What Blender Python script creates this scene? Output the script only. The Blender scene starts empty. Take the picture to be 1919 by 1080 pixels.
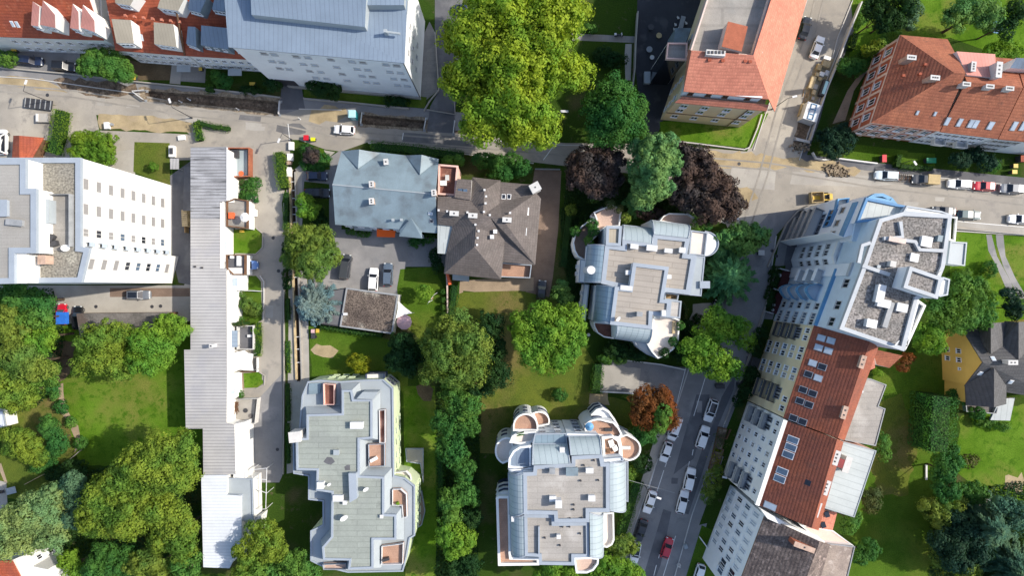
import bpy, math, random
import numpy as np
from mathutils import Vector, Matrix
from mathutils.geometry import tessellate_polygon
R = math.radians
SC = bpy.context.scene
COL = SC.collection
random.seed(7)
RNG = np.random.default_rng(11)

# ------------------------------------------------------------------ camera, sky, sun, exposure
S, H, CX, CY = 0.105, 120.0, 959.5, 540.0      # metres per photo pixel on the ground, flying height
cam_d = bpy.data.cameras.new("camera")
cam = bpy.data.objects.new("camera", cam_d)
COL.objects.link(cam)
cam.location = (0, 0, H)
cam_d.sensor_fit = 'HORIZONTAL'
cam_d.sensor_width = 36
cam_d.lens = 36 * (H / S) / 1919.0
cam_d.clip_start = 1.0
cam_d.clip_end = 5000
SC.camera = cam

SUN_EL, SUN_AZ = 39.0, 8.0                     # elevation; direction above the +x axis
w = bpy.data.worlds.new("World")
SC.world = w
w.use_nodes = True
nt = w.node_tree
nt.nodes.clear()
sky = nt.nodes.new('ShaderNodeTexSky')
sky.sky_type = 'NISHITA'
sky.sun_disc = False
sky.sun_elevation = R(SUN_EL)
sky.sun_rotation = R(90 - SUN_AZ)
sky.air_density = 1.0
sky.dust_density = 1.6
bg = nt.nodes.new('ShaderNodeBackground')
bg.inputs['Strength'].default_value = 0.15
wo = nt.nodes.new('ShaderNodeOutputWorld')
nt.links.new(sky.outputs[0], bg.inputs['Color'])
nt.links.new(bg.outputs[0], wo.inputs['Surface'])
sd = bpy.data.lights.new("sun", 'SUN')
sd.energy = 3.7
sd.angle = R(0.8)
sd.color = (1.0, 0.93, 0.82)
so = bpy.data.objects.new("sun", sd)
COL.objects.link(so)
sv = Vector((math.cos(R(SUN_AZ)) * math.cos(R(SUN_EL)), math.sin(R(SUN_AZ)) * math.cos(R(SUN_EL)), math.sin(R(SUN_EL))))
so.rotation_euler = (-sv).to_track_quat('-Z', 'Y').to_euler()
so.location = sv * 300
SC.view_settings.view_transform = 'Standard'
SC.view_settings.look = 'None'
SC.view_settings.exposure = 0.68
SC.view_settings.gamma = 1.0
SC.view_settings.use_curve_mapping = False
SC.cycles.max_bounces = 6
SC.cycles.diffuse_bounces = 3
SC.cycles.transparent_max_bounces = 6

# ------------------------------------------------------------------ coordinates
def W(px, py, z=0.0):
    """photo pixel seen at height z -> world point"""
    k = S * (H - z) / H
    return Vector(((px - CX) * k, (CY - py) * k, z))
def W2(px, py, z=0.0):
    v = W(px, py, z)
    return (v.x, v.y)
def PP(pts, z=0.0):
    return [W2(p[0], p[1], z) for p in pts]
def area2(p):
    return 0.5 * sum(p[i][0] * p[(i + 1) % len(p)][1] - p[(i + 1) % len(p)][0] * p[i][1] for i in range(len(p)))
def ccw(p):
    return list(p) if area2(p) > 0 else list(p)[::-1]
def inset(poly, d):
    """offset a ccw polygon inwards by d with mitred corners"""
    n = len(poly); out = []
    for i in range(n):
        p0, p1, p2 = Vector(poly[i - 1]), Vector(poly[i]), Vector(poly[(i + 1) % n])
        e1 = (p1 - p0); e2 = (p2 - p1)
        if e1.length < 1e-6 or e2.length < 1e-6:
            out.append((p1.x, p1.y)); continue
        e1.normalize(); e2.normalize()
        n1 = Vector((-e1.y, e1.x)); n2 = Vector((-e2.y, e2.x))
        m = n1 + n2
        if m.length < 1e-4:
            m = n1.copy()
        m.normalize()
        c = max(0.35, m.dot(n1))
        q = p1 + m * (d / c)
        out.append((q.x, q.y))
    return out
def arc(cx, cy, rx, ry, a0, a1, n=12):
    return [(cx + rx * math.cos(R(a0 + (a1 - a0) * i / n)), cy - ry * math.sin(R(a0 + (a1 - a0) * i / n))) for i in range(n + 1)]

# ------------------------------------------------------------------ objects
ORI = {}
def tag(o, label=None, cat=None, group=None, kind=None):
    if label: o['label'] = label
    if cat: o['category'] = cat
    if group: o['group'] = group
    if kind: o['kind'] = kind
    return o
def thing(name, label, cat, loc, group=None, rz=0.0):
    o = bpy.data.objects.new(name, None)
    COL.objects.link(o)
    o.location = loc
    o.rotation_euler = (0, 0, rz)
    o.empty_display_size = 0.5
    ORI[o.name] = Vector(loc)
    return tag(o, label, cat, group)

class MB:
    """collects faces in world metres and builds them as one mesh object with UVs in metres"""
    def __init__(s):
        s.v = []; s.f = []; s.m = []; s.uvdir = []
    def face(s, pts, m=0, uv=None):
        i = len(s.v)
        s.v += [tuple(p) for p in pts]
        s.f.append(tuple(range(i, i + len(pts)))); s.m.append(m); s.uvdir.append(uv)
    def ngon(s, pts2, z, m=0, uv=None, holes=None, down=False):
        pts2 = ccw(pts2)
        loops = [[Vector((p[0], p[1], 0)) for p in pts2]]
        for h in holes or []:
            loops.append([Vector((p[0], p[1], 0)) for p in ccw(h)[::-1]])
        flat = [p for l in loops for p in l]
        for t in tessellate_polygon(loops):
            tri = [flat[k] for k in t]
            a = (tri[1].x - tri[0].x) * (tri[2].y - tri[0].y) - (tri[1].y - tri[0].y) * (tri[2].x - tri[0].x)
            if abs(a) < 1e-9: continue
            if (a < 0) != down: tri = tri[::-1]
            s.face([(p.x, p.y, z) for p in tri], m, uv)
    def prism(s, pts2, z0, z1, mt=0, ms=None, bottom=False, uv=None, top=True):
        ms = mt if ms is None else ms
        p = ccw(pts2); n = len(p)
        if top: s.ngon(p, z1, mt, uv)
        for i in range(n):
            a, b = p[i], p[(i + 1) % n]
            s.face([(a[0], a[1], z0), (b[0], b[1], z0), (b[0], b[1], z1), (a[0], a[1], z1)], ms)
        if bottom: s.ngon(p, z0, ms, uv, down=True)
    def ring(s, pts2, w, z0, z1, m=0):
        p = ccw(pts2); q = inset(p, w); n = len(p)
        for i in range(n):
            j = (i + 1) % n
            a, b, c, d = p[i], p[j], q[j], q[i]
            s.face([(a[0], a[1], z1), (b[0], b[1], z1), (c[0], c[1], z1), (d[0], d[1], z1)], m)
            s.face([(a[0], a[1], z0), (b[0], b[1], z0), (b[0], b[1], z1), (a[0], a[1], z1)], m)
            s.face([(c[0], c[1], z0), (d[0], d[1], z0), (d[0], d[1], z1), (c[0], c[1], z1)], m)
            s.face([(d[0], d[1], z0), (c[0], c[1], z0), (b[0], b[1], z0), (a[0], a[1], z0)], m)
    def strip(s, pts, w, z0, z1, m=0, closed=False):
        """a wall of width w along a world polyline"""
        n = len(pts)
        L = []; Rr = []
        for i in range(n):
            a = Vector(pts[i - 1]) if (i > 0 or closed) else None
            b = Vector(pts[i]); c = Vector(pts[(i + 1) % n]) if (i < n - 1 or closed) else None
            d = Vector((0, 0))
            if a is not None and (b - a).length > 1e-6: d += (b - a).normalized()
            if c is not None and (c - b).length > 1e-6: d += (c - b).normalized()
            if d.length < 1e-6: d = Vector((1, 0))
            d.normalize(); nn = Vector((-d.y, d.x)) * w * 0.5
            L.append(b + nn); Rr.append(b - nn)
        rng = range(n if closed else n - 1)
        for i in rng:
            j = (i + 1) % n
            a, b, c, d = Rr[i], Rr[j], L[j], L[i]
            s.face([(a.x, a.y, z1), (b.x, b.y, z1), (c.x, c.y, z1), (d.x, d.y, z1)], m)
            s.face([(a.x, a.y, z0), (b.x, b.y, z0), (b.x, b.y, z1), (a.x, a.y, z1)], m)
            s.face([(c.x, c.y, z0), (d.x, d.y, z0), (d.x, d.y, z1), (c.x, c.y, z1)], m)
        if not closed:
            for i, f in ((0, 1), (n - 1, 0)):
                a, d = (L[i], Rr[i]) if f else (Rr[i], L[i])
                s.face([(a.x, a.y, z0), (d.x, d.y, z0), (d.x, d.y, z1), (a.x, a.y, z1)], m)
    def box(s, c, size, rz=0.0, m=0, bottom=True):
        """c: centre of the base"""
        cx, cy, z = c; hx, hy, hz = size[0] / 2, size[1] / 2, size[2]
        co, si = math.cos(rz), math.sin(rz)
        p = [(cx + x * co - y * si, cy + x * si + y * co) for x, y in ((-hx, -hy), (hx, -hy), (hx, hy), (-hx, hy))]
        s.prism(p, z, z + hz, m, bottom=bottom, uv=rz)
    def cyl(s, c, r, h, n=14, m=0, r2=None, cap=True):
        r2 = r if r2 is None else r2
        A = [(c[0] + r * math.cos(2 * math.pi * i / n), c[1] + r * math.sin(2 * math.pi * i / n), c[2]) for i in range(n)]
        B = [(c[0] + r2 * math.cos(2 * math.pi * i / n), c[1] + r2 * math.sin(2 * math.pi * i / n), c[2] + h) for i in range(n)]
        for i in range(n):
            j = (i + 1) % n
            s.face([A[i], A[j], B[j], B[i]], m)
        if cap:
            if r2 > 1e-3: s.face(B, m)
            s.face(A[::-1], m)
    def tube(s, p, q, r, r2=None, n=7, m=0):
        p, q = Vector(p), Vector(q); r2 = r if r2 is None else r2
        d = q - p
        if d.length < 1e-6: return
        d.normalize()
        u = d.orthogonal().normalized(); v = d.cross(u)
        A = [p + (u * math.cos(2 * math.pi * i / n) + v * math.sin(2 * math.pi * i / n)) * r for i in range(n)]
        B = [q + (u * math.cos(2 * math.pi * i / n) + v * math.sin(2 * math.pi * i / n)) * r2 for i in range(n)]
        for i in range(n):
            j = (i + 1) % n
            s.face([A[i], A[j], B[j], B[i]], m)
        s.face(A[::-1], m); s.face(B, m)
    def slab(s, faces, t, m=0, ms=None, mb=None):
        """roof faces (lists of 3-D points) given a thickness t downwards, closed round the rim"""
        ms = m if ms is None else ms
        key = lambda p: (round(p[0], 3), round(p[1], 3), round(p[2], 3))
        edges = {}
        for f in faces:
            nrm = Vector((0, 0, 0))
            for i in range(len(f)):
                a, b = Vector(f[i]), Vector(f[(i + 1) % len(f)])
                nrm += a.cross(b)
            if nrm.z < 0: f = f[::-1]
            for tr in ([[0, 1, 2]] if len(f) == 3 else tessellate_polygon([[Vector((p[0], p[1], 0)) for p in f]])):
                q = [Vector(f[k]) for k in tr]
                nz = (q[1] - q[0]).cross(q[2] - q[0]).z
                if abs(nz) < 1e-7: continue
                if nz < 0: q = q[::-1]
                s.face(q, m)
                s.face([(p[0], p[1], p[2] - t) for p in q[::-1]], ms if mb is None else mb)
            for i in range(len(f)):
                a, b = key(f[i]), key(f[(i + 1) % len(f)])
                edges[(a, b)] = edges.get((a, b), 0) + 1
        for (a, b) in edges:
            if (b, a) not in edges:
                s.face([(a[0], a[1], a[2] - t), (b[0], b[1], b[2] - t), b, a], ms)
    def build(s, name, mats, parent=None, smooth=False, uvrot=0.0):
        if not isinstance(mats, (list, tuple)): mats = [mats]
        v = np.array(s.v, dtype=np.float64)
        mn, mx = v.min(0), v.max(0)
        o0 = Vector(((mn[0] + mx[0]) / 2, (mn[1] + mx[1]) / 2, mn[2]))
        me = bpy.data.meshes.new(name)
        me.from_pydata([(p[0] - o0.x, p[1] - o0.y, p[2] - o0.z) for p in s.v], [], s.f)
        for mt in mats: me.materials.append(mt)
        me.polygons.foreach_set('material_index', s.m)
        uvl = me.uv_layers.new(name='UVMap')
        k = 0
        buf = np.zeros(len(me.loops) * 2, dtype=np.float32)
        Z = Vector((0, 0, 1))
        for fi, f in enumerate(s.f):
            p0 = Vector(s.v[f[0]])
            nrm = Vector((0, 0, 0))
            for i in range(len(f)):
                nrm += Vector(s.v[f[i]]).cross(Vector(s.v[f[(i + 1) % len(f)]]))
            if nrm.length > 1e-12: nrm.normalize()
            if nrm.length < 0.5 or abs(nrm.z) > 0.999:
                a = s.uvdir[fi] if s.uvdir[fi] is not None else uvrot
                u = Vector((math.cos(a), math.sin(a), 0)); vv = Vector((-math.sin(a), math.cos(a), 0))
            else:
                u = Z.cross(nrm).normalized(); vv = nrm.cross(u)
            for i in f:
                p = Vector(s.v[i])
                buf[k] = p.dot(u); buf[k + 1] = p.dot(vv); k += 2
        uvl.data.foreach_set('uv', buf)
        if smooth:
            me.polygons.foreach_set('use_smooth', [True] * len(s.f))
        me.update()
        ob = bpy.data.objects.new(name, me)
        COL.objects.link(ob)
        ORI[ob.name] = o0
        if parent is not None:
            ob.parent = parent
            ob.location = o0 - ORI[parent.name]
        else:
            ob.location = o0
        return ob

# ------------------------------------------------------------------ materials
MATS = {}
def _mix(nt, a, b, fac, blend='MIX'):
    n = nt.nodes.new('ShaderNodeMix'); n.data_type = 'RGBA'; n.blend_type = blend
    for sock, val in ((n.inputs[6], a), (n.inputs[7], b)):
        if isinstance(val, tuple): sock.default_value = (*val[:3], 1)
        else: nt.links.new(val, sock)
    if isinstance(fac, (int, float)): n.inputs[0].default_value = fac
    else: nt.links.new(fac, n.inputs[0])
    return n.outputs[2]
def _ramp(nt, src, p0, p1):
    n = nt.nodes.new('ShaderNodeMapRange'); n.inputs[1].default_value = p0; n.inputs[2].default_value = p1
    nt.links.new(src, n.inputs[0]); return n.outputs[0]
def mat(name, col, rough=0.8, var=0.12, scale=0.5, fine=0.06, fscale=6.0, col2=None, spots=None, pattern=None, pcol=None,
        psize=(0.6, 0.4), pamt=0.35, streak=0.0, spec=0.3, metal=0.0, bump=0.0, uvrot=0.0, coat=0.0, spotcut=(0.56, 0.66), spotscale=0.35, spots2=None, s2=(0.8, 0.58, 0.7), seamw=0.14):
    m = bpy.data.materials.new(name); m.use_nodes = True
    nt = m.node_tree; nt.nodes.clear()
    L = nt.links
    out = nt.nodes.new('ShaderNodeOutputMaterial'); bs = nt.nodes.new('ShaderNodeBsdfPrincipled')
    L.new(bs.outputs[0], out.inputs[0])
    bs.inputs['Roughness'].default_value = rough; bs.inputs['Metallic'].default_value = metal
    bs.inputs['Specular IOR Level'].default_value = spec
    if coat: bs.inputs['Coat Weight'].default_value = coat; bs.inputs['Coat Roughness'].default_value = 0.05
    geo = nt.nodes.new('ShaderNodeNewGeometry'); pos = geo.outputs['Position']
    c2 = col2 or tuple(x * (1 - 2.2 * var) for x in col)
    n1 = nt.nodes.new('ShaderNodeTexNoise'); n1.inputs['Scale'].default_value = scale; n1.inputs['Detail'].default_value = 5; n1.inputs['Roughness'].default_value = 0.62
    L.new(pos, n1.inputs['Vector'])
    c = _mix(nt, col, c2, _ramp(nt, n1.outputs[0], 0.36, 0.66))
    if spots:
        n3 = nt.nodes.new('ShaderNodeTexNoise'); n3.inputs['Scale'].default_value = spotscale; n3.inputs['Detail'].default_value = 4
        mp = nt.nodes.new('ShaderNodeMapping'); mp.inputs['Location'].default_value = (37, 11, 5); L.new(pos, mp.inputs[0]); L.new(mp.outputs[0], n3.inputs['Vector'])
        c = _mix(nt, c, spots, _ramp(nt, n3.outputs[0], *spotcut))
    if spots2:
        n5 = nt.nodes.new('ShaderNodeTexNoise'); n5.inputs['Scale'].default_value = s2[0]; n5.inputs['Detail'].default_value = 6; n5.inputs['Roughness'].default_value = 0.7
        mp5 = nt.nodes.new('ShaderNodeMapping'); mp5.inputs['Location'].default_value = (-19, 53, 3); L.new(pos, mp5.inputs[0]); L.new(mp5.outputs[0], n5.inputs['Vector'])
        c = _mix(nt, c, spots2, _ramp(nt, n5.outputs[0], s2[1], s2[2]))
    bsrc = None
    uv = None
    if pattern or streak:
        uvn = nt.nodes.new('ShaderNodeUVMap'); uvn.uv_map = 'UVMap'
        mpu = nt.nodes.new('ShaderNodeMapping'); mpu.inputs['Rotation'].default_value = (0, 0, uvrot); L.new(uvn.outputs[0], mpu.inputs[0]); uv = mpu.outputs[0]
    if streak:
        mp2 = nt.nodes.new('ShaderNodeMapping'); mp2.inputs['Scale'].default_value = (1.3, 0.12, 1); L.new(uv, mp2.inputs[0])
        n4 = nt.nodes.new('ShaderNodeTexNoise'); n4.inputs['Scale'].default_value = 1.0; n4.inputs['Detail'].default_value = 5; L.new(mp2.outputs[0], n4.inputs['Vector'])
        c = _mix(nt, c, tuple(x * 0.28 for x in col), _ramp(nt, n4.outputs[0], 0.55, 0.55 + 0.35 / max(streak, .05)))
    if pattern == 'brick':
        b = nt.nodes.new('ShaderNodeTexBrick'); b.inputs['Scale'].default_value = 1
        b.inputs['Brick Width'].default_value = psize[0]; b.inputs['Row Height'].default_value = psize[1]
        b.inputs['Mortar Size'].default_value = min(psize) * 0.09; b.inputs['Mortar Smooth'].default_value = 0.3
        b.inputs['Color1'].default_value = (1, 1, 1, 1); b.inputs['Color2'].default_value = (.72, .72, .72, 1)
        pc = pcol or (0.3, 0.3, 0.3)
        b.inputs['Mortar'].default_value = (*pc, 1)
        L.new(uv, b.inputs['Vector'])
        c = _mix(nt, c, b.outputs[0], pamt, 'MULTIPLY'); bsrc = b.outputs[0]
    elif pattern in ('seam', 'tile', 'corr'):
        sp = nt.nodes.new('ShaderNodeSeparateXYZ'); L.new(uv, sp.inputs[0])
        def line(sock, per, wd):
            a = nt.nodes.new('ShaderNodeMath'); a.operation = 'DIVIDE'; L.new(sock, a.inputs[0]); a.inputs[1].default_value = per
            f = nt.nodes.new('ShaderNodeMath'); f.operation = 'FRACT'; L.new(a.outputs[0], f.inputs[0])
            g = nt.nodes.new('ShaderNodeMapRange'); L.new(f.outputs[0], g.inputs[0]); g.inputs[1].default_value = 0; g.inputs[2].default_value = wd
            g.inputs[3].default_value = 1; g.inputs[4].default_value = 0
            return g.outputs[0]
        if pattern == 'tile':
            ln = line(sp.outputs['Y'], psize[1], 0.55)
            l2 = line(sp.outputs['X'], psize[0], 0.5)
            mm = nt.nodes.new('ShaderNodeMath'); mm.operation = 'MAXIMUM'; L.new(ln, mm.inputs[0])
            m2 = nt.nodes.new('ShaderNodeMath'); m2.operation = 'MULTIPLY'; L.new(l2, m2.inputs[0]); m2.inputs[1].default_value = 0.5; L.new(m2.outputs[0], mm.inputs[1])
            f = mm.outputs[0]
            # tile to tile colour
            wn = nt.nodes.new('ShaderNodeTexBrick'); wn.inputs['Scale'].default_value = 1; wn.inputs['Brick Width'].default_value = psize[0]; wn.inputs['Row Height'].default_value = psize[1]
            wn.inputs['Mortar Size'].default_value = 0; wn.inputs['Color1'].default_value = (1.0, 1.0, 1.0, 1); wn.inputs['Color2'].default_value = (.7, .68, .68, 1); L.new(uv, wn.inputs['Vector'])
            c = _mix(nt, c, wn.outputs[0], 0.6, 'MULTIPLY')
        else:
            f = line(sp.outputs['X'], psize[0], seamw if pattern == 'seam' else 0.5)
        am = nt.nodes.new('ShaderNodeMath'); am.operation = 'MULTIPLY'; L.new(f, am.inputs[0]); am.inputs[1].default_value = pamt
        c = _mix(nt, c, pcol or tuple(x * 0.3 for x in col), am.outputs[0])
        inv = nt.nodes.new('ShaderNodeMath'); inv.operation = 'SUBTRACT'; inv.inputs[0].default_value = 1; L.new(f, inv.inputs[1]); bsrc = inv.outputs[0]
    n2 = nt.nodes.new('ShaderNodeTexNoise'); n2.inputs['Scale'].default_value = fscale; n2.inputs['Detail'].default_value = 3
    L.new(pos, n2.inputs['Vector'])
    if fine:
        r2 = nt.nodes.new('ShaderNodeMapRange'); L.new(n2.outputs[0], r2.inputs[0]); r2.inputs[1].default_value = .3; r2.inputs[2].default_value = .7
        r2.inputs[3].default_value = 1 - 2.0 * fine; r2.inputs[4].default_value = 1 + fine
        cb = nt.nodes.new('ShaderNodeCombineColor')
        for k in range(3): L.new(r2.outputs[0], cb.inputs[k])
        c = _mix(nt, c, cb.outputs[0], 1.0, 'MULTIPLY')
    L.new(c, bs.inputs['Base Color'])
    if bump:
        bp = nt.nodes.new('ShaderNodeBump'); bp.inputs['Strength'].default_value = bump; bp.inputs['Distance'].default_value = 0.08
        L.new(bsrc if bsrc is not None else n2.outputs[0], bp.inputs['Height']); L.new(bp.outputs[0], bs.inputs['Normal'])
    MATS[name] = m
    return m
def leafmat(name, c1, c2, trans=0.3):
    m = bpy.data.materials.new(name); m.use_nodes = True
    nt = m.node_tree; nt.nodes.clear(); L = nt.links
    out = nt.nodes.new('ShaderNodeOutputMaterial')
    geo = nt.nodes.new('ShaderNodeNewGeometry')
    n1 = nt.nodes.new('ShaderNodeTexNoise'); n1.inputs['Scale'].default_value = 0.55; n1.inputs['Detail'].default_value = 3; L.new(geo.outputs['Position'], n1.inputs['Vector'])
    ad = nt.nodes.new('ShaderNodeMath'); ad.operation = 'MULTIPLY_ADD'; L.new(geo.outputs['Random Per Island'], ad.inputs[0]); ad.inputs[1].default_value = 0.55
    rr = _ramp(nt, n1.outputs[0], 0.3, 0.75)
    m2 = nt.nodes.new('ShaderNodeMath'); m2.operation = 'MULTIPLY'; L.new(rr, m2.inputs[0]); m2.inputs[1].default_value = 0.55; L.new(m2.outputs[0], ad.inputs[2])
    c = _mix(nt, c1, c2, ad.outputs[0])
    n2 = nt.nodes.new('ShaderNodeTexNoise'); n2.inputs['Scale'].default_value = 0.22; n2.inputs['Detail'].default_value = 2; L.new(geo.outputs['Position'], n2.inputs['Vector'])
    c = _mix(nt, c, _mix(nt, c, (.62, .86, 1.1), 1.0, 'MULTIPLY'), _ramp(nt, n2.outputs[0], .42, .62))
    bs = nt.nodes.new('ShaderNodeBsdfPrincipled'); bs.inputs['Roughness'].default_value = 0.7; bs.inputs['Specular IOR Level'].default_value = 0.12
    L.new(c, bs.inputs['Base Color'])
    tr = nt.nodes.new('ShaderNodeBsdfTranslucent')
    tc = _mix(nt, c, (1.5, 1.5, .5), 1.0, 'MULTIPLY'); L.new(tc, tr.inputs[0])
    mx = nt.nodes.new('ShaderNodeMixShader'); mx.inputs[0].default_value = trans
    L.new(bs.outputs[0], mx.inputs[1]); L.new(tr.outputs[0], mx.inputs[2]); L.new(mx.outputs[0], out.inputs[0])
    MATS[name] = m
    return m
def M(n): return MATS[n]
# ------------------------------------------------------------------ material palette
mat('soil', (.13, .095, .055), .95, .2, .25, .15, 4, bump=.3)
mat('asphalt', (.335, .305, .262), .9, .1, .12, .07, 9, spots=(.385, .35, .295), spotscale=.09, spots2=(.245, .225, .20), s2=(.35, .54, .66))
mat('worn_track', (.30, .275, .24), .9, .12, .3, .06, 9)
mat('asphalt_shaded', (.045, .047, .055), .9, .12, .2, .08, 9, spots=(.07, .07, .075))  # courtyard asphalt, its colour darkened to hold the cream building's shade
mat('asphalt_dark', (.13, .13, .14), .9, .12, .2, .06, 9, spots=(.16, .16, .165), spotscale=.2)
mat('asphalt_patch', (.17, .165, .165), .9, .15, .4, .06, 9)
mat('asphalt_grey', (.235, .23, .23), .9, .1, .15, .07, 9, spots=(.285, .275, .27), spotscale=.12, spots2=(.18, .18, .185), s2=(.5, .56, .68))
mat('road_mend', (.30, .28, .25), .9, .1, .4, .06, 9)
mat('rubble', (.34, .27, .19), .95, .25, .8, .2, 3, spots=(.15, .115, .085), spotscale=.7, bump=.6)
mat('pavement', (.27, .255, .235), .9, .1, .3, .06, 8, pattern='brick', psize=(1.6, .8), pamt=.16, spots=(.21, .2, .19))
mat('concrete', (.38, .355, .315), .85, .1, .2, .05, 8, spots=(.31, .29, .265), spotscale=.15, spots2=(.25, .235, .215), s2=(.5, .6, .72))
mat('sand', (.42, .33, .195), .95, .16, .35, .08, 7, spots=(.33, .26, .17), bump=.3)
mat('wet_soil', (.20, .145, .10), .9, .3, .6, .2, 3, spots=(.24, .185, .13), spotscale=.8, bump=.5)
mat('paver', (.24, .17, .13), .9, .12, .3, .08, 8, pattern='brick', psize=(.5, .3), pamt=.3)
mat('paver_pale', (.38, .29, .20), .9, .12, .3, .08, 8, pattern='brick', psize=(.5, .3), pamt=.25)
mat('lawn', spec=.04, col=(.08, .145, .016), rough=.95, var=.16, scale=.16, fine=.16, fscale=5, col2=(.045, .095, .008), spots=(.11, .14, .022), spotscale=.1, spotcut=(.5, .7), bump=.5, spots2=(.06, .11, .012), s2=(.9, .52, .64))
mat('lawn_bright', spec=.04, col=(.105, .195, .018), rough=.95, var=.14, scale=.13, fine=.14, fscale=5, col2=(.06, .13, .008), spots=(.15, .17, .035), spotscale=.12, spotcut=(.5, .68), bump=.5, spots2=(.05, .115, .008), s2=(.8, .52, .64))
mat('lawn_dry', spec=.04, col=(.115, .14, .022), rough=.95, var=.16, scale=.15, fine=.16, fscale=5, col2=(.075, .11, .018), spots=(.155, .13, .045), spotscale=.09, spotcut=(.5, .66), bump=.5, spots2=(.075, .10, .018), s2=(.8, .52, .64))
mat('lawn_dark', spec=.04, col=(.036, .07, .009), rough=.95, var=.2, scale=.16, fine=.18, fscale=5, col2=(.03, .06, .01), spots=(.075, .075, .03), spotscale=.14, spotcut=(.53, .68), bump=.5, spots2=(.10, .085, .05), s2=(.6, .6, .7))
mat('kerb', (.5, .48, .45), .8, .05, .6)
mat('paint_white', (.78, .78, .76), .7, .1, 1.5, .08)
# walls
mat('plaster_white', (.74, .73, .70), .8, .03, .3, .015)
mat('plaster_cool', (.75, .77, .79), .75, .04, .3, .02)
mat('plaster_blue', (.58, .67, .74), .7, .06, .3, .02)
mat('plaster_cream', (.76, .60, .37), .8, .04, .3, .02)
mat('plaster_yellow', (.72, .60, .38), .8, .05, .3, .02)
mat('plaster_ochre', (.72, .47, .12), .8, .05, .3, .02)
mat('plaster_green', (.55, .63, .42), .8, .05, .3, .02)
mat('plaster_grey', (.55, .54, .52), .8, .05, .3, .03)
mat('plaster_pink', (.78, .5, .42), .8, .05, .3, .03)
mat('brick_red', (.42, .13, .07), .85, .12, .6, .06, 6, pattern='brick', psize=(.5, .16), pamt=.35)
mat('parapet_white', (.44, .46, .48), .7, .06, .4, .03)
mat('stone_trim', (.66, .52, .45), .8, .06, .6)
mat('grey_wall', (.28, .28, .3), .8, .08, .4)
# roofs
mat('tile_red', (.42, .10, .045), .75, .12, .3, .06, 5, pattern='tile', psize=(.45, .55), pamt=.42, streak=.35, col2=(.30, .075, .045), bump=.4, spots2=(.52, .19, .11), s2=(.7, .58, .72))
mat('tile_orange', (.58, .22, .145), .75, .08, .25, .05, 5, pattern='tile', psize=(.45, .55), pamt=.34, col2=(.50, .18, .12), bump=.4, spots2=(.44, .16, .105), s2=(.6, .56, .72))
mat('tile_brick', (.42, .15, .08), .75, .12, .3, .08, 5, pattern='tile', psize=(.45, .55), pamt=.42, streak=.6, col2=(.31, .105, .06), bump=.4, spots2=(.17, .08, .055), s2=(.5, .56, .72))
mat('tile_brown_red', (.32, .095, .05), .8, .12, .22, .08, 5, pattern='tile', psize=(.45, .5), pamt=.4, streak=.3, col2=(.23, .075, .05), bump=.4, spots2=(.2, .08, .055), s2=(.4, .55, .7))
mat('tile_old', (.21, .165, .145), .9, .25, .7, .2, 4, pattern='tile', psize=(.5, .55), pamt=.45, col2=(.11, .085, .08), spots=(.32, .25, .22), spotscale=1.1, bump=.4)
mat('tile_old_pale', (.36, .29, .24), .9, .2, .5, .14, 4, col2=(.25, .2, .17), spots=(.44, .37, .32), spotscale=.6)
mat('tile_brown', (.155, .132, .122), .75, .06, .4, .05, 6, pattern='tile', psize=(.5, .5), pamt=.35, col2=(.125, .108, .10), bump=.5)
mat('tile_anthracite', (.10, .098, .10), .7, .08, .4, .05, 6, pattern='tile', psize=(.5, .7), pamt=.4, bump=.5)
mat('metal_blue', (.20, .255, .325), .5, .05, .3, .03, 6, pattern='seam', psize=(.75, 1), pamt=.7, pcol=(.10, .13, .18), spec=.4, seamw=.2)
mat('metal_bluegrey', (.20, .265, .305), .55, .1, .25, .05, 6, col2=(.155, .205, .235), spots=(.115, .135, .15), spotscale=.3, spotcut=(.52, .75), streak=.25, spec=.4)
mat('metal_seam', (.34, .40, .42), .45, .06, .25, .03, 6, pattern='seam', psize=(1.05, 1), pamt=.7, pcol=(.10, .13, .15), spec=.45)
mat('metal_dark_seam', (.22, .30, .36), .4, .06, .25, .03, 6, pattern='seam', psize=(1.05, 1), pamt=.7, pcol=(.07, .1, .13), spec=.45)
mat('metal_pale', (.33, .365, .385), .5, .05, .3, .03, 6, spec=.4)
mat('metal_trim', (.31, .35, .40), .45, .05, .4, .03, 6, spec=.4)
mat('corrugated', (.40, .39, .385), .6, .07, .22, .04, 6, pattern='seam', psize=(.6, 1), pamt=.85, pcol=(.12, .12, .125), spots=(.34, .335, .345), spotscale=.2, seamw=.3)
mat('corrugated_stained', (.34, .345, .365), .6, .12, .22, .06, 6, pattern='seam', psize=(.6, 1), pamt=.8, pcol=(.05, .05, .05), seamw=.34, streak=3.5, spec=.3)
mat('corrugated_white', (.62, .65, .69), .5, .05, .25, .03, 6, pattern='seam', psize=(.6, 1), pamt=.7, pcol=(.34, .36, .4), seamw=.25)
mat('seam_beige', (.40, .35, .27), .55, .06, .3, .03, 6, pattern='seam', psize=(.55, 1), pamt=.5)
mat('seam_pink', (.62, .27, .22), .55, .06, .3, .03, 6, pattern='seam', psize=(.6, 1), pamt=.5)
mat('seam_grey', (.19, .18, .18), .55, .06, .3, .03, 6, pattern='seam', psize=(.5, 1), pamt=.5)
mat('seam_pale', (.44, .47, .46), .5, .06, .3, .03, 6, pattern='seam', psize=(1.1, 1), pamt=.7, pcol=(.2, .22, .22))
mat('gravel_roof', (.27, .245, .225), .95, .14, .4, .35, 3.2, col2=(.185, .175, .165), spots=(.30, .275, .26), spotscale=.5, bump=.6)
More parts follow.
